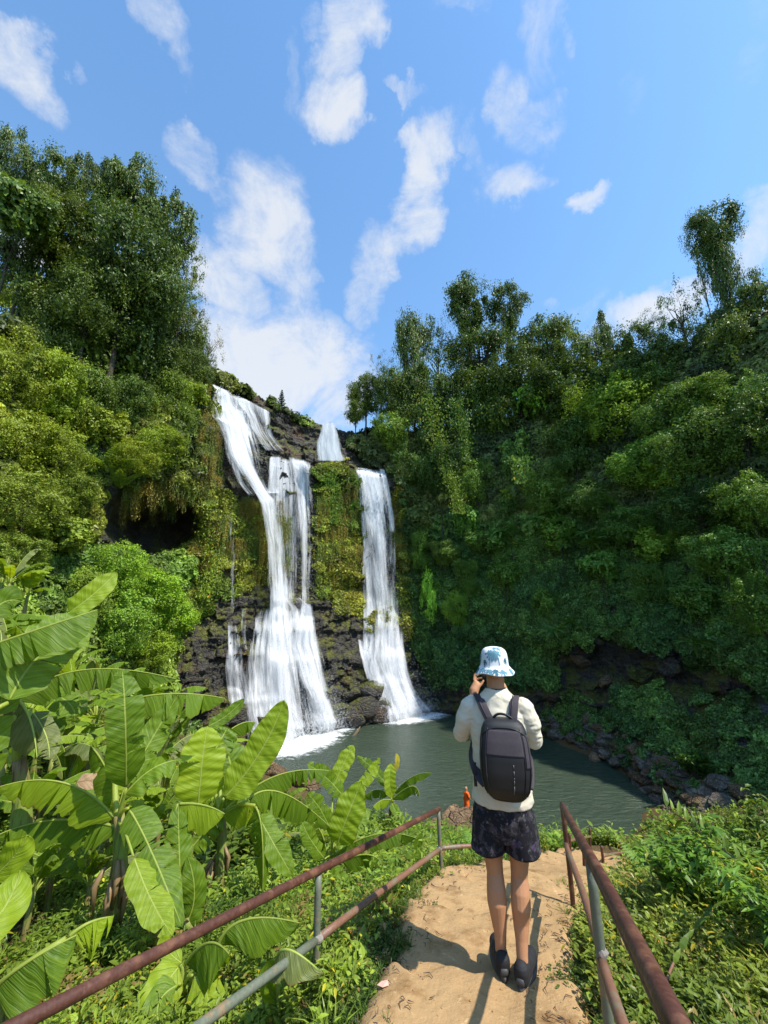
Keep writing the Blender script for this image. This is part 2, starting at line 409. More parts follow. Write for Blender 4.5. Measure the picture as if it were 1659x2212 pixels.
m, b, out = mat('water'); M['water'] = m
g = b.n('ShaderNodeNewGeometry').outputs['Position']
n1 = b.noise(b.mapping(g, (1.0, 1.9, 1)), 1.1, 5, 0.6, 0.6); n2 = b.noise(b.mapping(g, (1, 1.6, 1), rot=(0, 0, .5)), 4.5, 4, 0.6)
n3 = b.noise(g, .12, 3)
c = b.mix(n3, (0.036, 0.056, 0.036), (0.060, 0.084, 0.056))
fl = b.mapr(b.noise(b.mapping(g, (.6, 2.6, 1), rot=(0, 0, -.3)), 1.9, 8, 0.78), 0.655, 0.74, 0, .6)
c = b.mix(fl, c, (0.5, 0.55, 0.5))  # pale glints on the ripples, painted into the water colour
h = b.math('ADD', n1, b.math('MULTIPLY', n2, 0.35))
principled(b, out, c, b.mapr(n1, .3, .7, 0.10, .2), b.bump(h, 1.0, 0.28), 0.5, IOR=1.33)

m, b, out = mat('falling_water'); M['fall'] = m
uv = b.n('ShaderNodeTexCoord').outputs['UV']
dens = b.n('ShaderNodeAttribute', attribute_name='dens').outputs['Fac']
s1 = b.noise(b.mapping(uv, (3.2, 0.20, 1)), 1.0, 5, 0.62, 0.25); s2 = b.noise(b.mapping(uv, (11, 0.9, 1)), 1.0, 6, 0.68, 0.4)
s3 = b.noise(b.mapping(uv, (30, 8, 1)), 1.0, 3, 0.7)
s0 = b.noise(b.mapping(uv, (0.9, 0.10, 1)), 1.0, 4, 0.6, 0.5)
s = b.math('ADD', b.math('ADD', b.math('MULTIPLY', s0, 0.45), b.math('MULTIPLY', s1, 0.28)), b.math('ADD', b.math('MULTIPLY', s2, 0.22), b.math('MULTIPLY', s3, 0.15)))
a = b.math('ADD', b.math('MULTIPLY', b.math('SUBTRACT', s, 0.55), 5.5), b.math('MULTIPLY', b.math('SUBTRACT', dens, 0.5), 2.3))
a = b.math('ADD', a, 0.5, clamp=True); a = b.math('MULTIPLY', a, b.mapr(dens, 0.0, 0.15)); a = b.math('MULTIPLY', a, 0.97)
cc = b.mix(b.mapr(s, .40, .62), (0.66, 0.70, 0.76), (0.93, 0.94, 0.96))
df = b.n('ShaderNodeBsdfDiffuse'); b.link(cc, df.inputs[0])
b.link(b.bump(s, 0.35, 0.12), df.inputs['Normal'])
tr = b.n('ShaderNodeBsdfTranslucent'); b.link(cc, tr.inputs[0])
mx = b.n('ShaderNodeMixShader'); mx.inputs[0].default_value = 0.45; b.link(df.outputs[0], mx.inputs[1]); b.link(tr.outputs[0], mx.inputs[2])
tp = b.n('ShaderNodeBsdfTransparent'); m2 = b.n('ShaderNodeMixShader'); b.link(a, m2.inputs[0]); b.link(tp.outputs[0], m2.inputs[1]); b.link(mx.outputs[0], m2.inputs[2])
b.link(m2.outputs[0], out.inputs[0])

m, b, out = mat('foam'); M['foam'] = m
g = b.n('ShaderNodeNewGeometry').outputs['Position']
dens = b.n('ShaderNodeAttribute', attribute_name='dens').outputs['Fac']
s = b.noise(b.mapping(g, (1.0, 1.5, 1)), 1.5, 7, 0.72, 0.3)
a = b.math('ADD', b.math('MULTIPLY', b.math('SUBTRACT', s, 0.5), 3.2), b.math('MULTIPLY', b.math('SUBTRACT', dens, 0.5), 2.6))
a = b.math('ADD', a, 0.5, clamp=True); a = b.math('MULTIPLY', a, b.mapr(dens, 0.0, 0.1))
df = b.n('ShaderNodeBsdfDiffuse'); df.inputs[0].default_value = (0.86, 0.89, 0.90, 1)
tp = b.n('ShaderNodeBsdfTransparent'); m2 = b.n('ShaderNodeMixShader'); b.link(a, m2.inputs[0]); b.link(tp.outputs[0], m2.inputs[1]); b.link(df.outputs[0], m2.inputs[2])
b.link(m2.outputs[0], out.inputs[0])
def plain(name, col, rough=0.6, spec=0.4, ns=0, amt=0.3, bump=0.0, bs=60):
    m, b, out = mat(name)
    g = b.n('ShaderNodeTexCoord').outputs['Object']; c = col
    if ns: c = b.mix(b.noise(g, ns, 5, 0.6), tuple(x * (1 - amt) for x in col), tuple(min(1, x * (1 + amt)) for x in col))
    nm = b.bump(b.noise(g, bs, 4, .6), bump, 0.004) if bump else None
    principled(b, out, c, rough, nm, spec); M[name] = m; return m
plain('skin', (0.46, 0.225, 0.115), 0.55, 0.3, 9, 0.2, .25, 150); plain('shirt', (0.64, 0.57, 0.44), 0.9, 0.1, 9, 0.05, 0.4, 400)
plain('black', (0.012, 0.012, 0.014), 0.5, 0.4, 30, .2); plain('pack_dark', (0.012, 0.012, 0.013), 0.55, 0.45, 40, .25, 0.3, 500)
plain('pack_grey', (0.060, 0.050, 0.056), 0.85, 0.2, 60, .2, 0.5, 500); plain('shoe', (0.020, 0.020, 0.022), 0.7, 0.3, 30, .3, 0.4, 200)
plain('sole', (0.075, 0.072, 0.068), 0.8, 0.2, 30, .2); plain('heel_grey', (0.045, 0.045, 0.045), .6); plain('reflective', (0.12, 0.12, 0.12), 0.35)
plain('hat', (0.70, 0.72, 0.74), 0.9, 0.1, 20, .05, .3, 300); plain('print', (0.13, 0.27, 0.33), 0.9, 0.1, 40, .45); plain('print_dark', (0.06, 0.15, 0.19), 0.9, 0.1, 40, .3)
plain('orange_robe', (0.85, 0.13, 0.015), 0.8, .2, 20, .2); plain('hair', (0.05, 0.035, 0.025), 0.8); plain('wood', (0.13, 0.09, 0.06), 0.9, .2, 10, .4, .6, 30)
plain('paper', (0.62, 0.36, 0.28), 0.9); plain('eye', (0.6, 0.6, 0.58), .3); plain('phone', (0.01, 0.01, 0.013), 0.2, 0.5)
m, b, out = mat('shorts'); M['shorts'] = m
g = b.n('ShaderNodeTexCoord').outputs['Object']
gw = b.vmath('ADD', g, b.vmath('SCALE', b.noise(g, 12, 3, out='Color'), scale=0.08))
v1 = b.noise(gw, 22, 5, 0.65); v2 = b.noise(b.vmath('ADD', gw, (3, 5, 7)), 30, 5, 0.65); v3 = b.noise(b.vmath('ADD', gw, (9, 2, 4)), 17, 4, .6)
c = b.mix(b.mapr(v1, 0.50, 0.60), (0.014, 0.013, 0.017), (0.055, 0.050, 0.052)); c = b.mix(b.mapr(v2, 0.60, 0.66), c, (0.13, 0.14, 0.13))
c = b.mix(b.mapr(v3, 0.60, 0.66), c, (0.075, 0.05, 0.10)); principled(b, out, c, 0.85, b.bump(v1, .2, .004), 0.2)

m, b, out = mat('drop'); M['drop'] = m
df = b.n('ShaderNodeBsdfDiffuse'); df.inputs[0].default_value = (0.85, 0.88, 0.92, 1); tp = b.n('ShaderNodeBsdfTransparent'); m2 = b.n('ShaderNodeMixShader'); m2.inputs[0].default_value = .30
b.link(tp.outputs[0], m2.inputs[1]); b.link(df.outputs[0], m2.inputs[2]); b.link(m2.outputs[0], out.inputs[0])
# ------------------------------------------------------------------ terrain
WATER = -11.0
TP = np.array([
 (.3,-2,.85),(.3,0,.5),(.35,1.2,.3),(.4,2.3,.12),(.55,3,-.02),(.75,3.7,-.17),(1.07,4.43,-.38),(1.75,5.3,-.75),(2.6,6.5,-1.3),(3.3,7.6,-1.78),(4.2,9,-2.45),(5,10.5,-3.15),
 (1.2,2.3,.18),(1.2,3,.05),(-.15,2.4,.02),(-.1,3.3,-.18),(1.6,3.7,-.1),(.0,4.3,-.5),
 (-.7,1.0,.1),(-.7,2.5,-.2),(-.6,3.6,-.5),(-1.5,2,-.3),(-2.5,4.5,-.75),(-2,6,-1.4),(-.7,6,-1.45),(.2,5,-.95),(.3,11,-2.8),(1,7,-1.75),(1.2,10,-2.95),
 (1,16,-5.7),(5,16,-5.8),(7,14,-5.0),(1,20,-7.7),(1,25,-10.2),(3,29,-11.3),
 (-4,3,-.3),(-8,5,.4),(-5,8,-1.8),(-8,10,-1.4),(-14,10,1.5),(-14,16,.6),(-16,20,0),(-6,14,-4.4),(-11,14,-2),(-8,22,-7),(-16,26,-3),(-23,24,1.5),(-10,32,-9.6),(-9,37,-10.8),(-14,38,-9.5),(-18,36,-7),(-22,14,5),(-28,18,6),
 (1.6,2.3,.2),(2.5,2.5,.22),(4,3.5,-.08),(6,5,-.75),(2.6,4.2,-.28),(3.2,5.5,-.85),(4.6,7,-1.7),(7,8,-2.4),(10,10,-3.4),(6,10,-3.2),(9,14,-5.2),(14,16,-6.2),(12,22,-8.6),(14,26.5,-10.7),(20,25,-8),(23,30,-9.3),(25,36,-9.8),
 (0,44,-14),(5,35,-13),(10,40,-14),(8,50,-14),(-5,45,-13),(13,34,-12.6),(2,56,-13),(15,45,-12.8),
 (-10.8,40.3,-11),(-7,36.9,-11.1),(3.6,30.8,-11.1),(13.9,28.5,-11),(17.3,49.5,-11),(20.2,42.2,-11),(19.8,32.8,-11),(22,47,-9),
 (0,-12,2.5),(-12,-6,3),(14,-6,3),(14,3,-.6),(-14,3,2),(30,12,-2),(40,30,-6),(-34,10,9),(0,-30,6),(30,60,-12),(-30,50,-8),(0,75,-13)], float)
def _rbf(P):
    n = len(P); r = np.hypot(P[:, None, 0] - P[None, :, 0], P[:, None, 1] - P[None, :, 1])
    A = np.zeros((n + 3, n + 3)); A[:n, :n] = r + np.eye(n) * (-0.02); A[:n, n:] = np.c_[np.ones(n), P[:, :2]]; A[n:, :n] = A[:n, n:].T
    return np.linalg.solve(A, np.r_[P[:, 2], 0, 0, 0])
TW = _rbf(TP)
PATHC = np.array([(.3,-1.5,.80,1.25),(.3,0,.52,1.2),(.35,1.2,.33,1.15),(.40,2.3,.15,1.08),(.55,3,0.0,1.12),(.75,3.7,-.15,1.16),(1.07,4.43,-.34,1.25),(1.75,5.3,-.70,1.05),(2.6,6.5,-1.24,1.15),(3.3,7.6,-1.72,1.2),(4.2,9,-2.38,1.2),(5,10.5,-3.08,1.1)])
def path_curve(n=260):
    s = np.r_[0, np.cumsum(np.hypot(*np.diff(PATHC[:, :2], axis=0).T))]; t = np.linspace(0, s[-1], n)
    o = np.stack([np.interp(t, s, PATHC[:, k]) for k in range(4)], 1)
    for _ in range(12): o[1:-1] = (o[:-2] + 2 * o[1:-1] + o[2:]) / 4
    return t, o
PT, PC = path_curve()
def path_dist(x, y):
    """signed distance outside the path edge (negative on the path)"""
    x = np.asarray(x, float); y = np.asarray(y, float)
    d = np.full(x.shape, 99.0); zz = np.zeros(x.shape)
    for k in range(0, len(PC), 3):
        q = np.hypot(x - PC[k, 0], y - PC[k, 1]) - PC[k, 3] / 2
        zz = np.where(q < d, PC[k, 2], zz); d = np.minimum(d, q)
    return d, zz
def terrain_z(x, y, rough=True):
    x = np.asarray(x, float); y = np.asarray(y, float); sh = x.shape; xf = x.ravel(); yf = y.ravel(); o = np.zeros(xf.size)
    for a in range(0, xf.size, 40000):
        e = slice(a, a + 40000)
        r = np.hypot(xf[e, None] - TP[None, :, 0], yf[e, None] - TP[None, :, 1])
        o[e] = r @ TW[:-3] + TW[-3] + TW[-2] * xf[e] + TW[-1] * yf[e]
    o = o.reshape(sh); d = np.hypot(x, y)
    if rough:
        p = np.stack([x, y, np.zeros(sh)], -1)
        pd, pz = path_dist(x, y)
        w = np.clip(pd / 0.8, 0, 1)
        o = o + w * (fbm(p / 0.7, 3, 3) * 0.05 + fbm(p / 3.0, 3, 5) * 0.22 * np.clip(d / 8, 0.2, 2))
        k = np.clip(1 - pd / 0.55, 0, 1) ** .7; o = o * (1 - k) + (pz - 0.055) * k
    return o
def build_terrain():
    # rows get longer with distance so that the ground is fine close by
    t = np.linspace(0, 1, 330); yy = -14 + 100 * t ** 1.0
    yy = np.r_[np.linspace(-14, 0, 20)[:-1], np.linspace(0, 8, 130)[:-1], np.linspace(8, 30, 120)[:-1], np.linspace(30, 80, 90)]
    xx = np.r_[np.linspace(-60, -10, 50)[:-1], np.linspace(-10, 10, 190)[:-1], np.linspace(10, 60, 60)]
    Y, X = np.meshgrid(yy, xx, indexing='ij')
    Z = terrain_z(X, Y)
    V = np.stack([X, Y, Z], -1).reshape(-1, 3)
    F = grid_faces(len(yy), len(xx))[:, ::-1]
    return V, F
TV, TF = build_terrain()
link('ground', mesh_np('ground', TV, [TF], [M['soil']]), kind='structure')
TBVH = BVHTree.FromPolygons([tuple(v) for v in TV], [tuple(int(i) for i in f) for f in TF])

# the dirt path: worn earth steps
def build_path():
    nu = 60; V = []; t = PT
    tang = np.gradient(PC[:, :2], axis=0); tang /= np.linalg.norm(tang, axis=1)[:, None]
    nrm = np.stack([tang[:, 1], -tang[:, 0]], 1)
    tt = np.linspace(0, t[-1], 900)
    C = np.stack([np.interp(tt, t, PC[:, k]) for k in range(4)], 1); N = np.stack([np.interp(tt, t, nrm[:, k]) for k in range(2)], 1)
    N /= np.linalg.norm(N, axis=1)[:, None]
    steps = [3.62, 4.45, 5.05, 5.95, 6.75, 7.5, 8.3, 9.1, 9.9, 10.8]      # arc length minus 1.5 is about y
    s = tt
    u = np.linspace(-1, 1, nu)
    U, Sg = np.meshgrid(u, s); Cx = C[:, None, :]; 
    wv = C[:, 3][:, None] * np.where(s > 6.4, .86, 1.0)[:, None] / 2 * (1 + 0.16 * fbm(np.stack([Sg * 1.3, U * 0 + np.sign(U) * 5, U * 0], -1), 3, 9) * np.abs(U))
    X = C[:, 0][:, None] + N[:, 0][:, None] * U * wv * 1.12; Y = C[:, 1][:, None] + N[:, 1][:, None] * U * wv * 1.12
    Z = np.repeat(C[:, 2][:, None], nu, 1)
    for q in steps:
        sq = q + 0.9 + 0.12 * np.sin(U * 3 + q * 7) + 0.05 * np.sin(U * 11 + q * 3)
        dd = Sg - sq
        amp = 0.075 if q > 5.5 else 0.035
        Z += amp * (0.5 - 1 / (1 + np.exp(-dd / 0.022))) * np.exp(-np.abs(dd) / 0.35) * 2
    P = np.stack([X, Y, Z * 0], -1)
    Z += fbm(P / 0.35, 4, 21) * 0.030 + fbm(P / 0.11, 3, 22) * 0.011 - np.clip(np.abs(U) - 0.78, 0, 1) ** 2 * 2.2 + 0.012
    V = np.stack([X, Y, Z], -1).reshape(-1, 3)
    return V, grid_faces(len(s), nu)[:, ::-1]
PV, PF = build_path()
link('dirt_path', mesh_np('dirt_path', PV, [PF], [M['dirt']]), kind='structure')
PBVH = BVHTree.FromPolygons([tuple(v) for v in PV], [tuple(int(i) for i in f) for f in PF])
def ground_at(x, y):
    for bv in (PBVH, TBVH):
        h = bv.ray_cast(Vector((x, y, 60)), Vector((0, 0, -1)))
        if h[0] is not None:
            return h[0].z
    return 0.0

# ------------------------------------------------------------------ the gorge wall (polar around the valley: azimuth, height -> distance)
ZROW = np.array([-13.5, -11, -8, -4, 1, 6, 12, 18, 24, 30, 34.0])
WT = {  # azimuth: (distance at each height row, height of the rim)
 -85: ([20,20,20,20,21,22,24,27,30,32,34], 22), -60: ([25,25,25,25,26,27,29,31,33,35,37], 22),
 -46: ([30,30,30,30,31,32,34,36,38,40,42], 23), -38: ([35,35,35,35.5,37,38.5,40,41,42.5,44,46], 25),
 -33: ([39,39,39,39.5,41,43,43.5,43,44,46,48], 28), -29: ([43,43,43,44,45.5,48,48,46,46,48,50], 31),
 -25.5: ([45.5,45.5,46,47.5,49,51,51,49.5,50,51.5,53], 32.6), -22: ([46,46.3,47,48.2,50,51.8,52.2,51.5,51.8,54.2,55.0], 33.0),
 -18: ([46.8,47,48,49.2,50.8,53.2,53.6,53.5,54,57,57.8], 33.0), -14: ([47.5,48,49,50.3,51.8,54.6,55,55.3,55.8,60.5,61.5], 33.0),
 -8: ([51,51.6,52.6,54,55.5,57.6,58.2,58.2,58.8,62.8,63.5], 32.6), -3: ([54,54.6,55.6,57,58.5,60,60.6,60.6,61,66,67], 32.4),
 1: ([56,56.5,57.5,59,60,61.6,62,61.6,61.4,64,66], 31), 6: ([61.5,61.6,61.6,61.8,62,63,63.5,63,63,64,65], 31),
 12: ([58,58.2,58.8,59.5,60,60.5,61.2,61.8,62.2,62.6,63.5], 31), 19: ([52,52.4,54.5,56.6,56.8,57.6,58.6,59.5,60.5,61.5,63], 31),
 25.6: ([46,46.8,50,54,53.2,54.4,56,57.5,59,60.5,62], 31), 31: ([38,38.6,43.5,49.5,50.0,51.5,53,55,57,59,61], 31),
 38: ([33,34,38,43.5,45.5,48,50,52,54,56,58], 31), 48: ([30,31,34,38,41,44,46,48,50,52,54], 31),
 62: ([26,27,29,32,35,38,41,44,46,48,50], 31), 85: ([24,25,27,30,33,36,39,41,43,45,47], 31)}
AZK = np.array(sorted(WT)); RT = np.array([WT[a][0] for a in AZK], float); ZTOP = np.array([WT[a][1] for a in AZK], float)
ROCK = [  # bare rock, as picture areas on the wall around the falls and above the right bank
 [(425,905),(452,828),(520,845),(620,898),(690,912),(748,905),(760,990),(850,1010),(856,1075),(770,1060),(700,1000),(690,1090),(560,1100),(520,1090),(490,1075),(415,1010)],
 [(372,1430),(395,1345),(445,1310),(500,1300),(520,1270),(600,1262),(690,1275),(745,1330),(800,1350),(868,1345),(905,1400),(925,1470),(1100,1480),(1240,1470),(1180,1600),(900,1545),(600,1620),(480,1640),(400,1560)],
 [(1215,1385),(1290,1375),(1480,1415),(1670,1475),(1670,1530),(1480,1500),(1345,1482),(1300,1545),(1190,1480)],
 [(225,1055),(300,1040),(430,1075),(435,1190),(300,1215),(190,1190)],
 [(395,795),(440,800),(450,830),(415,830)], [(735,905),(790,880),(800,940),(750,985)], [(760,1080),(800,1060),(800,1330),(770,1330)]]
CAVE = (338, 1125, 105, 78)
def wall_fn(az, z, detail=True):
    """az, z arrays (z in the unscaled rows -13.5..34) -> world points"""
    a2 = np.clip(az, AZK[0], AZK[-1])
    j = np.clip(np.searchsorted(AZK, a2, side='right') - 1, 0, len(AZK) - 2); fa = (a2 - AZK[j]) / (AZK[j + 1] - AZK[j])
    k = np.clip(np.searchsorted(ZROW, z, side='right') - 1, 0, len(ZROW) - 2); fz = (z - ZROW[k]) / (ZROW[k + 1] - ZROW[k])
    Rr = (RT[j, k] * (1 - fz) + RT[j, k + 1] * fz) * (1 - fa) + (RT[j + 1, k] * (1 - fz) + RT[j + 1, k + 1] * fz) * fa
    zt = ZTOP[j] * (1 - fa) + ZTOP[j + 1] * fa
    Z = np.where(z > 0, z * zt / 34.0, z)
    A = np.radians(az); P = np.stack([Rr * np.sin(A), Rr * np.cos(A), Z], -1)
    if detail:
        px, py, _ = proj(P)
        rock = np.zeros(az.shape)
        for pl in ROCK: rock = np.maximum(rock, inpoly(px, py, pl).astype(float))
        arc = np.radians(az) * 50
        d = fbm(P / 9.0, 3, 31) * 1.3 + fbm(P / 2.6, 3, 33) * 0.55
        v1, e1 = cell2(arc / 2.1, Z / 1.5 + 0.15 * np.sin(arc * .5), 5); v2, e2 = cell2(arc / 0.75, Z / 0.55, 9)
        rk = (v1 - 0.5) * 1.3 + (v2 - 0.5) * 0.55 - np.clip(0.12 - e1, 0, .12) * 2.5 - np.clip(0.12 - e2, 0, .12) * 1.2
        strat = (np.abs(((Z + 1.3 * fbm(P / 7.0, 2, 35) + 0.5 * np.sin(arc * .18)) / 3.4) % 1.0 - 0.5) * 2) ** 3 * 0.55
        infalls = ((az > -27) & (az < 14)).astype(float)
        d = d * (1 - 0.55 * infalls) + (rk - strat) * (0.25 + 0.75 * np.maximum(rock, infalls * .75))
        cx, cy, ca, cb = CAVE
        q = ((px - cx) / ca) ** 2 + ((py - cy) / cb) ** 2
        d = d + np.clip(1.25 - q, 0, 1) * 8.0
        # undercut above the right bank
        q2 = np.clip(1 - np.abs(Z + 3.2) / 2.2, 0, 1) * np.clip((az - 17) / 6, 0, 1)
        d = d + q2 * 1.0
        Rr = Rr + d; Z = Z + 0.35 * fbm(P / 3.0 + 50, 2, 41) * (Z > -9)
        Z = np.where(z > 33.5, Z + fbm(P / 2.0, 3, 43) * 0.6, Z)
        P = np.stack([Rr * np.sin(A), Rr * np.cos(A), Z], -1)
    return P
def build_wall():
    az = np.r_[np.linspace(-85, -47, 60)[:-1], np.linspace(-47, -27, 90)[:-1], np.linspace(-27, 14, 330)[:-1], np.linspace(14, 48, 150)[:-1], np.linspace(48, 85, 50)]
    z = np.r_[np.linspace(-13.5, 34, 330)]
    A, Zr = np.meshgrid(az, z); P = wall_fn(A, Zr)
    top = P[-1]; hor = unit(top * (1, 1, 0)); rows = [P]
    for dr, dz in ((2, .5), (6, 1.0), (14, 1.8), (40, 3), (120, 6), (500, 10)):
        q = top + hor * dr; q[..., 2] = top[..., 2] + dz + (fbm(q / 5.0, 3, 44) * 0.7); rows.append(q[None])
    P = np.concatenate(rows, 0)
    return P.reshape(-1, 3), grid_faces(P.shape[0], P.shape[1])[:, ::-1]
WV, WF = build_wall()
link('cliff', mesh_np('cliff', WV, [WF], [M['cliff']]), kind='structure')
WBVH = BVHTree.FromPolygons([tuple(v) for v in WV], [tuple(int(i) for i in f) for f in WF])
def wall_hit(px, py, off=0.0):
    d = Vector(raydir(px, py)); h = WBVH.ray_cast(Vector(CAM), d)
    if h[0] is None: return None
    return np.array(h[0]) - np.array(d) * off
# pool
xs = np.linspace(-40, 40, 3); ys = np.linspace(16, 72, 3)
Y, X = np.meshgrid(ys, xs, indexing='ij')
link('water', mesh_np('water', np.stack([X, Y, np.full(X.shape, WATER)], -1).reshape(-1, 3), [grid_faces(3, 3)[:, ::-1]], [M['water']]), kind='structure')

# ------------------------------------------------------------------ waterfalls
def c2(x, y): return (331.9 + 0.4 * x, 774.3 + 0.4 * y)
def ribbon(name, secs, off=0.7, dens=0.7, edge=0.22, label=None, fall=False, layers=2, parent=None):
    """secs: (left x, right x, left y, right y, density) down the stream, in picture coordinates on the cliff"""
    root = empty(name, (0, 0, 0), label, 'waterfall')
    secs = [(*c2(s[0], s[2]), *c2(s[1], s[3]), s[4]) for s in secs]
    for ly in range(layers):
        nr, nc = max(40, int(14 * len(secs))), 22
        k = np.linspace(0, len(secs) - 1, nr); A = np.array(secs)
        sm = np.stack([np.interp(k, np.arange(len(secs)), A[:, c]) for c in range(5)], 1)
        for _ in range(6): sm[1:-1] = (sm[:-2] + 2 * sm[1:-1] + sm[2:]) / 4
        u = np.linspace(0, 1, nc); T = np.zeros((nr, nc)); DR = np.zeros((nr, nc, 3))
        for i in range(nr):
            lx, lyy, rx, ry, _d = sm[i]
            for j in range(nc):
                w = (u[j] - 0.5) * (1.0 + 0.18 * ly) + 0.5
                px = lx + (rx - lx) * w; py = lyy + (ry - lyy) * w
                d = Vector(raydir(px, py)); h = WBVH.ray_cast(Vector(CAM), d)
                T[i, j] = h[3] if h[0] is not None else np.nan; DR[i, j] = d
        # fill gaps, then smooth the distance so that the sheet glides over the rock
        for i in range(nr):
            row = T[i]; ok = ~np.isnan(row)
            T[i] = np.interp(u, u[ok], row[ok]) if ok.any() else (T[i - 1] if i else 60.0)
        tc = np.minimum(T, np.median(T, axis=1, keepdims=True) + 2.5)
        for _ in range(9 if not fall else 18):
            tc[1:-1] = np.minimum((tc[:-2] + 2 * tc[1:-1] + tc[2:]) / 4, tc[1:-1] + (0.35 if fall else 0.15))
            tc[:, 1:-1] = (tc[:, :-2] + 2 * tc[:, 1:-1] + tc[:, 2:]) / 4
        if True:
            hor = np.linalg.norm(DR[..., :2], axis=-1)
            rr = np.minimum.accumulate(tc * hor, axis=0); tc = rr / hor
        P = CAM + DR * (tc - off - 0.55 * ly)[..., None]
        P = P + (fbm(P / np.array((0.8, 0.8, 5.0)), 3, 60 + ly) * 0.30)[..., None] * unit(-DR)
        if P[-1, :, 2].min() < WATER + 1.6:
            k2 = np.clip((np.arange(nr) - (nr - 5)) / 4.0, 0, 1)[:, None]; P[..., 2] = P[..., 2] * (1 - k2) + np.minimum(P[..., 2], WATER - .05) * k2
        vlen = np.r_[0, np.cumsum(np.linalg.norm(np.diff(P[:, nc // 2], axis=0), axis=1))]
        wid = np.linalg.norm(P[:, 0] - P[:, -1], axis=1); wref = wid.mean() * 0.6 + wid * 0.4
        UV = np.stack([(u[None] - 0.5) * wref[:, None] + 13 * ly, np.repeat(vlen[:, None], nc, 1) + 7.7 * ly], -1)
        jit = .09 * fbm(np.stack([UV[..., 1] * .35, UV[..., 0] * 0 + np.sign(u - .5)[None] * 9, UV[..., 0] * 0 + off], -1), 3, 71)
        ed = np.clip((np.minimum(u, 1 - u)[None] - np.abs(jit)) / edge, 0, 1) ** 0.8
        dn = sm[:, 4][:, None] * (0.25 + 0.75 * ed) * np.clip(np.minimum(u, 1 - u) / 0.05, 0, 1)[None] * dens * (1 if ly == 0 else 0.62)
        dn = dn * (1 + 0.75 * fbm(np.stack([UV[..., 0] * 0.55, UV[..., 1] * 0.10, UV[..., 0] * 0], -1), 3, 70))
        fade = np.clip(np.minimum(np.linspace(0, 1, nr) / .05 + (.45 if off < 1.15 else .1), (1 - np.linspace(0, 1, nr)) / .06 + .25), 0, 1)[:, None]; dn = dn * fade
        me = mesh_np('water_sheet', P.reshape(-1, 3), [grid_faces(nr, nc)], [M['fall']], uv=UV.reshape(-1, 2), attrs={'dens': dn.ravel()})
        o = link('water_sheet' if ly == 0 else 'spray_veil', me, root)
    return root
ribbon('waterfall', [(313,345,132,150,.95),(313,420,160,180,.95),(314,440,230,240,.8),(322,500,320,345,.85),(378,512,345,365,1.0),(388,530,430,440,.95),(410,555,520,520,.85),(455,560,590,580,.95),(500,588,660,640,1.0),(540,640,720,720,1.05),(575,690,790,760,.98),(592,702,900,880,.88),(612,712,1000,1000,.88),(618,720,1150,1150,.92),(622,728,1280,1280,.9),(630,730,1360,1360,.8)],
       0.7, 0.86, 0.34, label='white cascade tumbling diagonally from the highest left lip of the cliff')
ribbon('waterfall', [(630,718,1190,1190,.9),(626,726,1300,1300,.9),(618,738,1420,1420,.85),(610,755,1540,1540,.86),(606,768,1640,1640,.9),(606,778,1760,1760,.92),(608,795,1880,1870,.94),(612,820,1990,1975,.97),(622,860,2095,2065,1.02)],
       1.2, 0.9, 0.35, label='broad white foot of the main waterfall spreading over black rock into the pool')
ribbon('waterfall', [(560,870,1350,1350,.5),(530,885,1450,1450,.58),(500,905,1560,1550,.64),(490,925,1660,1640,.66),(490,945,1760,1740,.66),(480,975,1860,1840,.68),(490,1000,1960,1930,.72),(520,1020,2060,1975,.8)], 0.7, 0.84, 0.12, 'wide veil of threads over the black rock on both sides of the main waterfall foot')
ribbon('waterfall', [(790,860,1320,1320,.8),(775,875,1430,1430,.85),(745,890,1540,1540,.95),(770,915,1640,1640,.9),(800,925,1740,1740,.9),(840,950,1820,1820,.92),(860,985,1900,1890,.92),(880,1012,1985,1960,.95)], 1.0, 0.84, 0.3, 'right arm of the main waterfall foot arching over rounded black rock')
ribbon('waterfall', [(314,520,132,238,.72),(316,520,230,290,.62),(322,524,315,355,.72),(350,540,345,372,.74),(385,562,430,470,.6),(398,572,520,540,.58),(420,590,600,620,.54),(455,620,680,700,.5),(520,660,750,750,.45)], 0.45, 0.86, 0.1, 'wide curtain of strands over the two highest ledges at the cliff left')
ribbon('waterfall', [(612,866,530,562,.66),(612,868,620,640,.6),(615,868,720,720,.6),(625,866,850,860,.5),(640,862,1000,1000,.48),(648,860,1180,1180,.5),(645,865,1330,1330,.55)], 0.5, 0.86, 0.12, 'loose veil of drops between the second lip and the black rock foot', fall=True, layers=1)
ribbon('waterfall', [(1085,1264,586,606,.78),(1098,1286,700,700,.66),(1108,1304,900,900,.58),(1118,1318,1100,1100,.57),(1122,1332,1300,1300,.6),(1118,1348,1450,1450,.72),(1110,1368,1600,1600,.8),(1150,1405,1750,1750,.86),(1200,1475,1880,1860,.92),(1222,1530,1960,1908,.95)], 0.6, 0.86, 0.12, 'outer veil of spray around the tall plunge fall', fall=True, layers=1)
ribbon('waterfall', [(440,640,188,295,.75),(445,645,230,330,.62),(500,640,310,380,.5),(520,660,370,430,.55),(560,700,440,470,.45),(600,740,500,512,.4)], 0.55, 0.80, 0.1, 'thin streaked curtain over the upper rim beside the highest cascade', layers=1)
ribbon('waterfall', [(622,694,528,530,.8),(618,690,600,600,.7),(615,670,690,700,.72),(600,690,730,730,.9)], 0.8, 0.82, label='short narrow fall dropping into the diagonal cascade from the second lip', fall=True, layers=1)
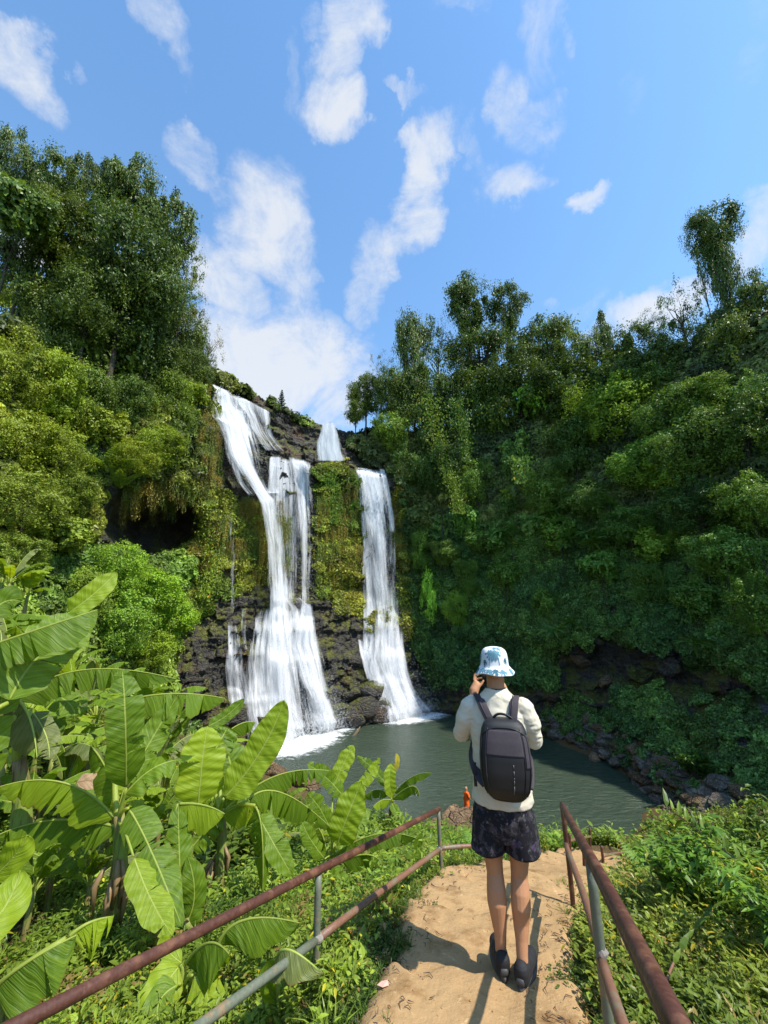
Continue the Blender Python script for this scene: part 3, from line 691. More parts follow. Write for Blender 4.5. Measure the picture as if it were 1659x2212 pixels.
ribbon('waterfall', [(712,862,524,560,.85),(735,855,600,600,.75),(760,845,680,680,.75),(770,840,760,760,.85),(778,842,900,900,.7),(785,842,1050,1050,.72),(790,842,1200,1200,.75),(790,850,1340,1340,.7),(750,870,1440,1440,.68),(750,880,1540,1540,.7)], 0.9, 0.84, 0.42, label='slender middle fall dropping from the second lip left of the green rock face', fall=True)
ribbon('waterfall', [(676,790,1290,1290,.45),(700,862,1345,1345,.5),(700,870,1460,1460,.5),(700,900,1560,1560,.6)], 0.45, 0.75, 0.1, 'faint veil of trickles on the black rock between the main streams', layers=1)
ribbon('waterfall', [(1088,1215,586,604,.98),(1108,1235,660,660,.98),(1125,1250,740,740,.92),(1135,1272,840,840,.82),(1150,1290,960,960,.8),(1170,1302,1100,1100,.82),(1185,1318,1250,1250,.85),(1190,1335,1400,1400,.88),(1180,1350,1520,1520,.92),(1165,1368,1620,1620,.98),(1190,1385,1710,1710,1.0),(1205,1415,1790,1780,1.02),(1225,1460,1880,1860,1.05),(1240,1490,1965,1905,1.05)],
       1.0, 0.88, 0.38, label='tall white plunge fall at the right end of the cliff', fall=True)
ribbon('waterfall', [(1214,1248,592,600,.95),(1228,1262,640,640,.8),(1245,1280,720,720,.72),(1262,1300,830,830,.7),(1270,1308,950,950,.7)], 1.0, 0.8, label='thin separate jet just right of the tall plunge fall lip', fall=True, layers=1)
ribbon('waterfall', [(908,978,346,346,1.0),(905,995,400,400,.95),(882,1008,455,455,1.02),(880,1015,500,500,1.02),(890,1030,556,556,1.0)], 0.7, 0.98, label='small white cascade in the notch at the far top of the cliff')
ribbon('waterfall', [(400,450,1430,1430,.5),(395,485,1560,1560,.66),(380,500,1680,1680,.66),(388,530,1780,1780,.68),(400,560,1880,1880,.66),(430,590,2000,2000,.7)], 0.35, 0.78, 0.15, 'separate trickle running down the black rock left of the main waterfall', layers=1)
ribbon('waterfall', [(470,505,1350,1350,.5),(470,505,1460,1460,.5),(478,510,1580,1580,.42)], 0.3, 0.76, 0.2, 'tiny upper trickle on the black rock beside the main stream', layers=1)
ribbon('waterfall', [(405,450,840,840,.50),(405,450,1000,1000,.42),(405,450,1200,1200,.40),(405,445,1400,1400,.38)], 2.2, 0.72, 0.3, 'almost transparent veil of drops falling past the vines at the cliff left', fall=True, layers=1)
ribbon('waterfall', [(1098,1190,1512,1545,.6),(1110,1195,1600,1600,.72),(1135,1205,1680,1680,.75),(1150,1225,1735,1740,.7)], 0.3, 0.8, 0.12, 'low side cascade splashing left of the plunge fall foot', layers=1)
ribbon('waterfall', [(545,625,1390,1350,.5),(545,625,1560,1560,.62),(545,625,1750,1750,.66),(535,620,1880,1880,.68),(525,630,2000,2000,.6)], 0.4, 0.76, 0.12, 'veil of thin threads on the rock along the left edge of the main waterfall foot', layers=1)
ribbon('waterfall', [(1225,1275,800,800,.4),(1120,1200,800,800,.5)][1:] + [(1120,1190,950,950,.42),(1125,1195,1150,1150,.42),(1125,1200,1350,1350,.42),(1120,1200,1500,1500,.4)], 1.3, 0.74, 0.3, 'loose spray drifting down along the left side of the plunge fall', fall=True, layers=1)
# foam where the water lands
def foam(pts, label, n=90):
    pts = np.array([(*atz(x, y, WATER)[:2], r, a) for x, y, r, a in pts])
    x0, x1 = pts[:, 0].min() - 6, pts[:, 0].max() + 6; y0, y1 = pts[:, 1].min() - 6, pts[:, 1].max() + 6
    Y, X = np.meshgrid(np.linspace(y0, y1, n), np.linspace(x0, x1, n), indexing='ij'); dn = np.zeros(X.shape)
    for x, y, r, a in pts: dn = np.maximum(dn, a * np.exp(-(((X - x) / r) ** 2 + ((Y - y) / r) ** 2)))
    P = np.stack([X, Y, np.full(X.shape, WATER + .03)], -1)
    link('foam', mesh_np('foam', P.reshape(-1, 3), [grid_faces(n, n)[:, ::-1]], [M['foam']], attrs={'dens': dn.ravel()}), label=label, cat='foam', kind='stuff')
foam([(600,1614,3.4,1.0),(625,1614,3.2,1.0),(650,1606,3.0,1.0),(680,1597,2.8,.95),(705,1587,2.3,.85),(735,1577,1.7,.7),(750,1570,1.0,.45),(580,1600,2,.8)], 'white churned foam where the broad main waterfall meets the pool')
foam([(840,1558,1.8,.9),(865,1555,2.4,1.0),(890,1550,2.8,1.0),(915,1544,2.8,.95),(938,1540,2.4,.8),(955,1536,1.8,.55)], 'white foam patch at the foot of the right plunge fall')

# drops of spray drifting around the falls and over their feet
def spray():
    rng = np.random.default_rng(6); P = []
    for (x0, y0, x1, y1, n, sg, hh) in [(590,1612,740,1572,6500,.9,1.3),(835,1556,935,1538,5000,.9,1.2),(600,1400,720,1540,2500,1.0,1.2),(600,1080,650,1280,700,.9,.6),(655,1020,672,1290,600,.8,.6),(790,1040,860,1400,2600,.8,.6),(820,1400,880,1480,1000,.9,.8),(470,840,520,905,300,.6,.5),(545,950,600,1060,400,.7,.5),(700,930,735,985,300,.8,.7)]:
        A_, B_ = wall_hit(x0, y0, 1.2), wall_hit(x1, y1, 1.2)
        if A_ is None or B_ is None: continue
        t = rng.random(n)[:, None]; Q = A_ + (B_ - A_) * t + rng.normal(size=(n, 3)) * sg * (1, 1, .7); Q[:, 2] += rng.exponential(hh, n) - hh * .5; P.append(Q)
    P = np.concatenate(P); P = P[P[:, 2] > WATER + .05]; n = len(P)
    V = np.array([(1, 0, 0), (-1, 0, 0), (0, 1, 0), (0, -1, 0), (0, 0, 1.4), (0, 0, -1.4)], float); T = np.array([(0, 2, 4), (2, 1, 4), (1, 3, 4), (3, 0, 4), (2, 0, 5), (1, 2, 5), (3, 1, 5), (0, 3, 5)])
    me = mesh_np('drop', V, [T], [M['drop']], False)
    scatter('spray', P, rng.uniform(0, 6, (n, 3)), rng.uniform(.018, .042, n), np.ones((n, 3)), np.zeros(n, int), [me], 'fine white spray drifting off the falls', 'spray')
# ------------------------------------------------------------------ foliage building blocks
def leaves_np(C, N, L, rng, aspect=0.5, down=0.5, fold=0.18, shape='quad'):
    """one small folded leaf per centre; C centres, N facing, L lengths"""
    n = len(C); L = np.broadcast_to(L, (n,))[:, None]
    N = unit(N); r = rng.normal(size=(n, 3)); r[:, 2] -= down * 1.6
    Dd = unit(r - N * (r * N).sum(1, keepdims=True)); Wd = np.cross(N, Dd)
    a = C - Dd * L * .5; t = C + Dd * L * .5 - N * L * .10
    l = C + Wd * L * aspect * .5 + N * L * fold * .5 - Dd * L * .05; r_ = C - Wd * L * aspect * .5 + N * L * fold * .5 - Dd * L * .05
    V = np.stack([a, l, t, r_], 1).reshape(-1, 3)
    i = np.arange(n)[:, None] * 4
    T = np.concatenate([i + np.array([[0, 1, 2]]), i + np.array([[0, 2, 3]])])
    return V, T, np.repeat(rng.random(n), 4)
def leaf_mesh(name, V, T, lv, mats):
    return mesh_np(name, V, [T], mats, smooth=False, attrs={'lv': lv})

def crown_points(kind, nclump, per, rng, rad=(0.2, 0.34)):
    Cs = []; tries = 0
    while len(Cs) < nclump and tries < 9000:
        tries += 1
        p = rng.uniform(-1, 1, 3); z = p[2]
        if kind == 'round': rm = math.sqrt(max(0, 1 - (z * 0.92) ** 2))
        elif kind == 'clumpy': rm = math.sqrt(max(0, 1 - z * z)) * (0.75 + 0.25 * math.sin(z * 6 + 1))
        elif kind == 'column': rm = 0.72 + 0.18 * math.sin(z * 5) - 0.15 * (z > .8)
        elif kind == 'spire': rm = (1 - (z + 1) / 2) ** 0.7 * 0.95 + .05
        elif kind == 'wispy': rm = math.sqrt(max(0, 1 - z * z))
        else: rm = 1
        rm *= 0.82; q = math.hypot(p[0], p[1])
        if q > rm: continue
        if kind != 'wispy' and q < rm * 0.35 and z < 0.4 and rng.random() < .8: continue
        p = p * (1, 1, 0.86)
        if all(np.linalg.norm(p - c[0]) > 0.16 for c in Cs): Cs.append((p, rng.uniform(*rad)))
    P = []; N = []; V = []; full = per
    for c, r in Cs:
        per = int(full * (.45 + 1.1 * rng.random())); nb = int(per * .62); ls = rng.uniform(.65, 1.5); cv = rng.random()
        d = unit(rng.normal(size=(nb, 3))); d[:, 2] = np.abs(d[:, 2]) * np.where(rng.random(nb) < .68, 1, -1)
        ax = rng.uniform(.6, 1.3, 3); rr = r * (.30 + .78 * rng.random(nb) ** .7) * (1 + .6 * vnoise(d * 2.5 + c * 5, 3))
        P.append(c + d * rr[:, None] * ax); N.append(d * .8 + (0, 0, .25) + unit(c) * .45 + rng.normal(size=(nb, 3)) * .45); V.append(np.stack([np.full(nb, cv), np.full(nb, ls)], 1))
        left = per - nb                                   # loose twigs: up and out of the clump, or drooping from it
        while left > 0:
            m = min(left, int(rng.integers(7, 18))); left -= m; d0 = unit(rng.normal(size=3)); st = c + d0 * r * .6 * ax; t = np.linspace(0, 1, m)[:, None]
            up = rng.random() < .35; dr = unit(d0 + (0, 0, .5)) * r * rng.uniform(.4, .9) if up else (d0 * (.3, .3, .1) * r + np.array((0, 0, -r * rng.uniform(.5, 1.7))))
            P.append(st + dr * t + rng.normal(size=(m, 3)) * .02); N.append(rng.normal(size=(m, 3)) * .6 + unit(c) * .8 + (0, 0, .3)); V.append(np.stack([np.full(m, min(1, cv + .15)), np.full(m, ls * .9)], 1))
    return np.concatenate(P), np.concatenate(N), np.concatenate(V), Cs
CROWNS = {}
def make_crown(key, kind, nclump, per, L, seed, rad=(0.2, 0.34), aspect=.55, down=.9):
    rng = np.random.default_rng(seed)
    P, N, cv, Cs = crown_points(kind, nclump, per, rng, rad)
    V, T, lv = leaves_np(P, N, L * cv[:, 1] * rng.uniform(.7, 1.3, len(P)), rng, aspect, down)
    lv = lv * 0.5 + np.repeat(cv[:, 0], 4) * 0.5
    CROWNS[key] = (leaf_mesh('crown', V, T, lv, [M['tree_leaf']]), Cs)
make_crown('round1', 'round', 52, 300, .060, 1, (.16, .32)); make_crown('round2', 'round', 46, 330, .058, 2, (.16, .36))
make_crown('clumpy1', 'clumpy', 34, 330, .060, 3, (.15, .30)); make_crown('clumpy2', 'clumpy', 30, 360, .062, 4, (.14, .30))
make_crown('column1', 'column', 60, 260, .058, 5, (.18, .34), down=1.2); make_crown('wispy1', 'wispy', 34, 90, .060, 6, (.12, .24), .4)
make_crown('wispy2', 'wispy', 40, 60, .050, 7, (.1, .2), .35); make_crown('spire1', 'spire', 34, 220, .075, 8, (.16, .28))
make_crown('broad1', 'round', 40, 170, .105, 9, (.2, .34), .7); make_crown('broad2', 'clumpy', 30, 200, .11, 10, (.2, .34), .75)
TRUNKS = {}
def make_trunk(key, ckey, seed):
    """limbs reach the clumps of the crown; unit crown centred at z=1, radius .45 of the trunk height"""
    rng = np.random.default_rng(seed); A = Acc()
    A.tube([(0, 0, -.05), (.01, 0, .25), (.02, .01, .55), (0, 0, .85), (0, .01, 1.05)], [.035, .026, .022, .016, .006], 8)
    for c, r in CROWNS[ckey][1][:22]:
        e = np.array((c[0] * .42, c[1] * .42, 1 + c[2] * .36)); s0 = rng.uniform(.5, .9); st = np.array((0.01, 0, min(s0, e[2] - .04)))
        mid = (st + e) / 2 + rng.normal(size=3) * .03 + (0, 0, -.02)
        A.tube([st, mid, e], [.011, .007, .002], 5, cap=False)
    TRUNKS[key] = A.mesh('trunk', [M['bark']])
for i, k in enumerate(['round1', 'clumpy1', 'wispy1', 'clumpy2']): make_trunk(k, k, 30 + i)

def tree(px, py, w, h, Rd, kind, tint, label, group=None, rot=None, push=0.0, name='tree', trunkw=1.0):
    """crown centred on (px,py) in the picture; Rd = horizontal distance, None: on the wall behind that point"""
    d = raydir(px, py); hh = math.hypot(d[0], d[1])
    if Rd is None:
        hp = wall_hit(px, py)
        if hp is None: Rd = 62
        else: Rd = math.hypot(hp[0], hp[1]) - push
    C = CAM + d * (Rd / hh); dep = proj(C)[2]
    rw, rh = w * dep / FPX / 2 * 1.14, h * dep / FPX / 2 * 1.08
    g = None
    for dd in (0, 1.5, 3, 5, 8):
        q = C + np.array((d[0], d[1], 0)) / hh * dd
        hit = WBVH.ray_cast(Vector((q[0], q[1], C[2] + .5)), Vector((0, 0, -1)))
        if hit[0] is not None and (g is None or hit[0].z > g[2]): g = (q[0], q[1], hit[0].z)
        if g is not None and C[2] - g[2] < 2.4 * rh + 3: break
    if g is None: g = (C[0], C[1], C[2] - rh * 2)
    if g[2] > C[2] - rh * .55: g = (g[0], g[1], C[2] - rh * .75)
    g = (C[0] * .5 + g[0] * .5, C[1] * .5 + g[1] * .5, g[2])
    root = empty(name, g, label, 'tree', group)
    root.rotation_euler.z = rot if rot is not None else (px * 0.7 + py * 1.3) % 6.28
    H = C[2] - g[2]
    tk = kind if kind in TRUNKS else ('wispy1' if 'wispy' in kind else ('clumpy1' if 'clump' in kind or 'broad2' in kind else 'round1'))
    rz = Matrix.Rotation(-root.rotation_euler.z, 3, 'Z') @ Vector((C[0] - g[0], C[1] - g[1], 0))
    t = link('trunk', TRUNKS[tk], root); wk = max(rw / .45 * .85, .6)
    t.scale = (wk * trunkw * .9, wk * trunkw * .9, H)
    c = link('crown', CROWNS[kind][0], root); c.location = (rz.x, rz.y, H); c.scale = (rw, rw, rh); c.color = (*tint, 1)
    return root
G1 = (.85, .95, .75); G2 = (1.02, 1.1, .70); GY = (1.35, 1.25, .55); GD = (.66, .80, .66); GB = (.6, .85, .8); BR = (1.35, .95, .55); GL = (1.0, 1.35, .6); PALE = (1.5, 1.6, 1.25)
RG = 'trees of the right rim'; LG = 'trees of the left slope'
TREES = [
 (892,765,96,215,63,'column1',G1,'tall column-shaped tree wrapped in vines nearest the falls on the right rim'),
 (1012,655,110,140,66,'clumpy2',GD,'tall open-crowned tree with the higher top of the pair behind the vine column'),
 (1092,665,95,135,66,'clumpy1',GD,'tall open-crowned tree with drooping branch tips right of its twin on the rim'),
 (1035,760,150,130,64,'clumpy1',GD,'dark tree under the two tall open crowns on the rim'),
 (1180,735,125,140,64,'clumpy1',G1,'rounded tree between the open-crowned pair and the narrow pointed tree'),
 (1303,722,62,130,63,'spire1',GD,'narrow pointed dark tree rising above the right rim'),
 (1240,775,120,120,62,'round2',G2,'lower round tree left of the narrow pointed tree'),
 (1375,775,140,150,61,'round2',GD,'broad dark round tree right of the narrow pointed tree'),
 (1470,680,105,165,60,'wispy1',GB,'hazy bluish slender tree left of the vine-draped giant'),
 (1535,505,105,125,56,'round1',GD,'head of leaves of the tallest vine-draped tree on the right'),
 (1640,650,95,150,56,'clumpy2',G1,'tree cut by the picture edge right of the vine-draped giant'),
 (1600,770,160,190,54,'round1',G2,'big round tree below the vine-draped giant at the right edge'),
 (1490,800,120,130,58,'round1',G1,'tree filling the gap below the bluish slender tree'),
 (945,735,90,120,67,'wispy1',G1,'see-through tree between vine column and open-crowned pair'),
 (1120,800,120,110,62,'round1',G1,'middle tree below the right of the open-crowned pair'),
 (825,790,62,74,66,'wispy2',BR,'small nearly bare tree at the left end of the right rim'),
 (790,850,80,90,65,'round1',(.8,.85,.5),'low olive tree at the left end of the right rim above the notch'),
 (880,860,120,130,63,'column1',G1,None),(960,850,150,150,63,'round2',GD,None),(1070,860,150,140,62,'column1',G1,None),(1200,850,170,130,61,'round1',GD,None),(1330,840,170,130,60,'round2',GD,None),(1450,810,160,150,59,'round1',GD,None),(1560,840,170,170,57,'round2',G1,None),(1640,800,150,200,55,'round1',G2,None),(1560,720,120,110,58,'round1',GD,None),(1400,700,70,60,62,'wispy1',GD,None),
 (845,850,90,110,63,'round2',G1,'dark bushy tree at the foot of the vine column'),
 (768,890,50,50,64,'round1',G2,'small round tree leaning over the notch fall'),
]
WALLT = [
 (1170,870,115,130,'broad2',GL,'bright fresh green tree in the middle of the right wall'),(1310,890,180,130,'round2',G2,'wide green tree below the round dark rim tree'),
 (1450,900,150,130,'round1',G2,'green tree on the upper right wall below the slender tree'),(1060,880,110,120,'column1',G1,'dark leafy tree below the open-crowned pair'),
 (1395,830,110,90,'round1',G1,None),(1500,960,170,150,'round1',G1,None),(1240,960,140,120,'column1',G1,None),(1120,1000,70,120,'broad1',PALE,'pale grey-green bush hanging on the right wall'),
 (1000,900,110,150,'round2',G1,None),(1600,920,150,150,'round2',G1,None),(1390,1000,150,100,'round1',G2,None),(1620,1080,130,130,'round1',GD,None),(1500,1090,150,110,'round2',GD,None),
 (1270,1080,120,90,'round1',GD,None),(1360,1130,110,80,'round1',GD,None),(1560,1190,150,110,'round1',G1,None),(1640,1300,120,120,'round2',GD,None),(1440,1020,110,70,'broad1',(1.2,1.35,1.1),'pale-leaved bush jutting from the right wall'),
 (1460,960,120,60,'broad2',(1.1,1.25,.95),None),(930,900,80,130,'column1',G1,None),(850,930,90,90,'round1',G1,None),(880,1000,80,90,'round2',GD,None),(950,1010,110,110,'round1',GD,None),
 (1030,1040,90,100,'round1',GD,None),(1180,1060,100,100,'round2',GD,None),(960,1190,70,60,'round1',G1,None),(1050,1170,90,60,'broad1',(.8,1.05,.85),None),
 (930,1290,44,100,'broad1',(1.5,1.9,1.2),'pale green small tree just right of the plunge fall'),(985,1310,60,70,'round1',(.9,1.1,.8),None),(1520,860,120,100,'round1',G1,None),
 (1100,1110,70,80,'column1',(1.0,1.1,.9),None),(1010,1120,60,70,'broad1',(.9,1.15,.8),None),(1210,1150,80,70,'broad2',(.8,1.0,.9),None),(1090,1240,70,60,'broad1',(1.1,1.3,1.0),None),(1300,1220,90,70,'broad2',(.9,1.1,.8),None),(1400,1250,90,80,'column1',(.8,1.0,.8),None),(1180,1300,60,50,'broad1',(1.0,1.2,.9),None),(1500,1290,90,80,'broad2',(.9,1.1,.9),None),(1010,1240,60,80,'column1',(1.0,1.2,.9),None),(1420,1180,90,70,'broad1',(1.1,1.25,1.0),None),(905,1180,50,80,'column1',(1.2,1.4,.7),None),(1640,850,100,120,'clumpy1',G1,None),(1200,830,80,80,'clumpy1',GD,None),(1290,820,90,70,'clumpy1',G1,None),
]
LTREES = [
 (18,345,90,190,40,'clumpy1',G1,'tall tree cut by the left picture edge, highest on the left'),(112,390,120,170,44,'clumpy2',G1,'rounded tree second from the left picture edge'),
 (190,400,90,150,45,'clumpy1',(.75,.85,.7),'thin-topped tree between the left rounded trees'),(245,395,80,120,45,'clumpy1',G1,'small tree top left of the dominant tree'),
 (300,430,130,205,43,'clumpy2',G1,'dominant tree with ragged bright top on the left slope'),(365,500,130,190,44,'clumpy1',(.85,.95,.6),'drooping outer tree facing the sky right of the dominant tree'),
 (395,570,90,170,44,'wispy1',(1.1,1.05,.6),'feathery olive tree overhanging the sky on the left slope'),
 (285,560,210,230,41,'round2',GD,'large dark round tree in the centre of the left slope'),(130,500,150,150,42,'round1',(.95,.95,.5),'brownish green tree left of the large dark tree'),
 (45,450,120,130,39,'broad2',(1.0,1.2,1.0),'pale-leaved tree at the left picture edge below the tall tree'),(390,650,100,150,44,'wispy1',(1.3,1.1,.6),'wispy olive-brown tree halfway down the left slope edge'),
 (452,750,75,125,50,'wispy2',BR,'brown twiggy tree above the highest waterfall lip'),(425,720,70,120,49,'wispy1',(1.1,1.0,.6),'greenish wispy tree behind the brown twiggy tree'),
 (50,770,130,130,42,'round1',GY,None),(140,770,130,130,43,'round2',G2,None),(235,780,130,130,44,'broad1',G2,None),(325,790,120,120,45,'round1',G1,None),(395,800,90,100,48,'round2',G2,None),(60,560,120,170,44,'round2',G1,None),(180,600,170,190,44,'column1',GD,None),(300,680,180,200,44,'column1',GD,None),(390,730,110,130,47,'round2',G1,None),(430,800,60,80,50,'round1',G1,None),(110,700,160,180,43,'column1',G1,None),(220,480,120,120,43,'clumpy1',G1,None),(90,470,110,110,41,'round2',G2,None),(340,640,150,150,41,'round1',GD,None),(200,640,150,150,40,'column1',G1,None),
]
LWALL = [
 (60,660,150,160,'round1',GY,'yellow-green sunlit tree low at the left picture edge'),(160,700,130,160,'broad2',(1.2,1.35,.6),None),(250,750,150,140,'broad1',(1.0,1.25,1.0),None),
 (330,760,120,120,'column1',G1,None),(40,800,140,150,'round2',GY,None),(110,830,150,150,'round1',(1.5,1.5,.6),None),(190,850,120,120,'column1',G1,None),(270,860,110,110,'round1',GD,None),
 (400,760,70,90,'round1',(1.0,1.1,.6),None),(360,850,110,100,'column1',G2,None),(50,950,150,130,'round1',GY,None),(130,980,120,110,'round2',(1.3,1.25,.55),None),(60,1080,170,120,'round2',(1.2,1.15,.7),None),
 (170,900,90,90,'round1',GY,None),(405,850,80,60,'broad2',(2.0,2.2,.7),'shrub with big pale yellow-green leaves beside the highest waterfall'),(230,930,90,80,'broad1',GY,None),
 (345,960,110,80,'round1',(1.3,1.3,.6),None),(290,990,110,70,'round2',GY,None),(150,1060,110,90,'round1',(1.1,1.1,.6),None),(400,900,60,60,'round1',G2,None),
 (120,1150,130,90,'broad1',(1.3,1.3,.8),None),(250,1230,130,110,'round2',(1.3,1.6,.6),None),(320,1280,160,110,'round1',(1.4,1.8,.6),None),(370,1330,110,90,'round1',(1.4,1.8,.6),None),
 (260,1340,150,130,'round2',(1.1,1.4,.7),None),(320,1400,110,70,'round2',(1.4,1.5,.6),None),(180,1280,110,110,'round1',(1.2,1.3,.6),None),(40,1190,110,80,'round1',(1.2,1.2,.7),None),
]
ORD = ['first', 'second', 'third', 'fourth', 'fifth', 'sixth', 'seventh', 'eighth', 'ninth', 'tenth', 'eleventh', 'twelfth', 'thirteenth', 'fourteenth']
def named(L, head, rows, tail, rev=False):
    """own label for each unlabelled tree: its row on the slope and its order from the falls"""
    out = {}
    for rn, y0, y1 in rows:
        q = sorted([i for i, t in enumerate(L) if not t[7] and y0 <= t[1] < y1], key=lambda i: L[i][0], reverse=rev)
        for k, i in enumerate(q):
            tn = L[i][6]; look = 'yellow-green' if tn[0] > 1.1 and tn[2] < .8 else 'pale' if tn[2] > .9 else 'dark' if tn[0] < .6 else 'mid-green'
            out[i] = '%s %s, %s from the falls in the %s row of the %s' % (look, head, ORD[k], rn, tail)
    return [(*t[:7], t[7] or out[i]) for i, t in enumerate(L)]
TREES = named(TREES, 'tree', [('lower', 0, 3000)], 'right rim forest'); LTREES = named(LTREES, 'tree', [('upper', 0, 590), ('lower', 590, 3000)], 'left rim forest', True)
WALLT = [(*t[:4], None, *t[4:]) for t in WALLT]; LWALL = [(*t[:4], None, *t[4:]) for t in LWALL]
WALLT = named(WALLT, 'tree', [('top', 0, 880), ('upper', 880, 960), ('middle', 960, 1070), ('lower', 1070, 1180), ('lowest', 1180, 3000)], 'right gorge wall')
LWALL = named(LWALL, 'tree', [('top', 0, 800), ('upper', 800, 900), ('middle', 900, 1000), ('lower', 1000, 1200), ('lowest', 1200, 3000)], 'left gorge wall', True)
for t in TREES: tree(*t, group=RG)
for t in LTREES: tree(*t, group=LG)
rw_ = random.Random(4)
for t in WALLT:
    t = (*t[:6], tuple(v * k_ for v, k_ in zip(t[6], rw_.choice([(.8, 1.0, 1.1), (1.3, 1.42, 1.5), (1.9, 1.95, 1.5), (1.0, 1.15, 1.0), (1.5, 1.8, 2.0)]))), t[7]); tree(*t, group='trees clinging to the right wall', trunkw=.5, push=.35 * t[2] * 55 / 880, name='wall_tree')
for t in LWALL:
    t = (*t[:6], tuple(min(2.4, v * 1.4) for v in t[6]), t[7]); tree(*t, group='trees clinging to the left wall', trunkw=.5, push=.35 * t[2] * 42 / 880, name='wall_tree')
# the vine-draped column under the giant's head
tree(1566, 620, 76, 250, 56, 'column1', GD, 'vine-covered trunk column under the head of the giant tree', RG, name='tree')
tree(1500, 530, 40, 70, 56, 'wispy1', GD, 'drooping side branch tuft at the left of the giant tree', RG, name='tree')

# small conifer on the rim between the two upper falls
def conifer():
    C = wall_hit(606, 893); base = C if C is not None else atz(606, 893, 33)
    dep = proj(base)[2]; H = 56 * dep / FPX
    root = empty('conifer', base, 'small thin tiered conifer standing alone on the cliff rim between the upper falls', 'tree')
    A = Acc(); A.tube([(0, 0, -.3), (0, 0, H)], [.10, .02], 6); link('trunk', A.mesh('trunk', [M['bark']]), root)
    A = Acc(); rng = np.random.default_rng(5)
    for k in range(11):
        z = H * (.18 + .08 * k); L = (1 - z / H) * H * .26 + .12
        for j in range(6):
            a = j * 1.047 + k * .5; e = np.array((math.cos(a) * L, math.sin(a) * L, z + L * .35))
            A.tube([(0, 0, z), e * (.6, .6, 1) + (0, 0, -L * .15), e], [.06, .08, .03], 4)
    c = link('branches', A.mesh('branches', [M['tree_leaf']], False), root, kind='stuff'); c.color = (.8, .9, .6, 1)
conifer()

# ------------------------------------------------------------------ geometry-node scattering for what nobody could count
def scatter(name, P, Rot, Scl, Col, Vid, variants, label, cat):
    me = bpy.data.meshes.new(name); n = len(P)
    me.vertices.add(n); me.vertices.foreach_set('co', np.asarray(P, np.float32).ravel())
    def at(nm, ty, arr, key='value'):
        a = me.attributes.new(nm, ty, 'POINT'); a.data.foreach_set(key, np.asarray(arr).ravel())
    at('rot', 'FLOAT_VECTOR', np.asarray(Rot, np.float32), 'vector'); at('scl', 'FLOAT', np.asarray(Scl, np.float32))
    at('tcol', 'FLOAT_VECTOR', np.asarray(Col, np.float32), 'vector'); at('vid', 'INT', np.asarray(Vid, np.int32))
    vc = bpy.data.collections.new(name + '_pieces')
    for k, vm in enumerate(variants):
        vo = bpy.data.objects.new('%s_piece_%02d' % (name, k), vm); vc.objects.link(vo)
    ng = bpy.data.node_groups.new(name, 'GeometryNodeTree')
    ng.interface.new_socket('Geometry', in_out='INPUT', socket_type='NodeSocketGeometry')
    ng.interface.new_socket('Geometry', in_out='OUTPUT', socket_type='NodeSocketGeometry')
    N = ng.nodes.new; L = ng.links.new
    gi = N('NodeGroupInput'); go = N('NodeGroupOutput'); ip = N('GeometryNodeInstanceOnPoints'); ci = N('GeometryNodeCollectionInfo')
    ci.inputs[0].default_value = vc; ci.inputs[1].default_value = True; ci.inputs[2].default_value = True
    def na(nm, ty):
        x = N('GeometryNodeInputNamedAttribute'); x.data_type = ty; x.inputs[0].default_value = nm; return x.outputs[0]
    e2r = N('FunctionNodeEulerToRotation')
    L(gi.outputs[0], ip.inputs['Points']); L(ci.outputs[0], ip.inputs['Instance']); ip.inputs['Pick Instance'].default_value = True
    L(na('vid', 'INT'), ip.inputs['Instance Index']); L(na('rot', 'FLOAT_VECTOR'), e2r.inputs[0]); L(e2r.outputs[0], ip.inputs['Rotation'])
    L(na('scl', 'FLOAT'), ip.inputs['Scale']); L(ip.outputs[0], go.inputs[0])
    o = link(name, me, label=label, cat=cat, kind='stuff')
    md = o.modifiers.new('scatter', 'NODES'); md.node_group = ng
    return o
def eulers(N, spin):
    """rotation taking +Z to N with a random spin"""
    out = np.zeros((len(N), 3))
    for i, (n, s) in enumerate(zip(N, spin)):
        q = Vector(n).to_track_quat('Z', 'Y').to_matrix() @ Matrix.Rotation(s, 3, 'Z'); out[i] = q.to_euler()
    return out
spray()
# bush clumps for the walls
def bush(seed, n, L, aspect, flat=.8, down=.6):
    rng = np.random.default_rng(seed)
    sub = unit(rng.normal(size=(9, 3))) * rng.uniform(.3, .75, (9, 1)); sub[:, 2] = np.abs(sub[:, 2]) * flat
    k = rng.integers(0, 9, n); d = unit(rng.normal(size=(n, 3))); d[:, 2] = np.abs(d[:, 2])
    P = sub[k] + d * (rng.uniform(.22, .42, (n, 1))) * (1, 1, flat)
    N = d * .8 + sub[k] * .6 + rng.normal(size=(n, 3)) * .35 + (0, 0, .3)
    V, T, lv = leaves_np(P, N, L * rng.uniform(.6, 1.35, n), rng, aspect, down)
    return leaf_mesh('clump', V, T, lv * .6 + np.repeat(rng.random(9)[k], 4) * .4, [M['bush_leaf']])
def carpet(seed, n, L, aspect):
    rng = np.random.default_rng(seed); r = np.sqrt(rng.random(n)) * 1.05; a = rng.random(n) * 6.283
    P = np.stack([r * np.cos(a), r * np.sin(a), .06 + .26 * rng.random(n) + .12 * vnoise(np.stack([r * np.cos(a) * 2, r * np.sin(a) * 2, a * 0], 1), 4)], 1)
    N = np.tile((0, 0, 1.0), (n, 1)) + rng.normal(size=(n, 3)) * .6
    V, T, lv = leaves_np(P, N, L * rng.uniform(.6, 1.35, n), rng, aspect, .2)
    return leaf_mesh('clump', V, T, lv, [M['bush_leaf']])
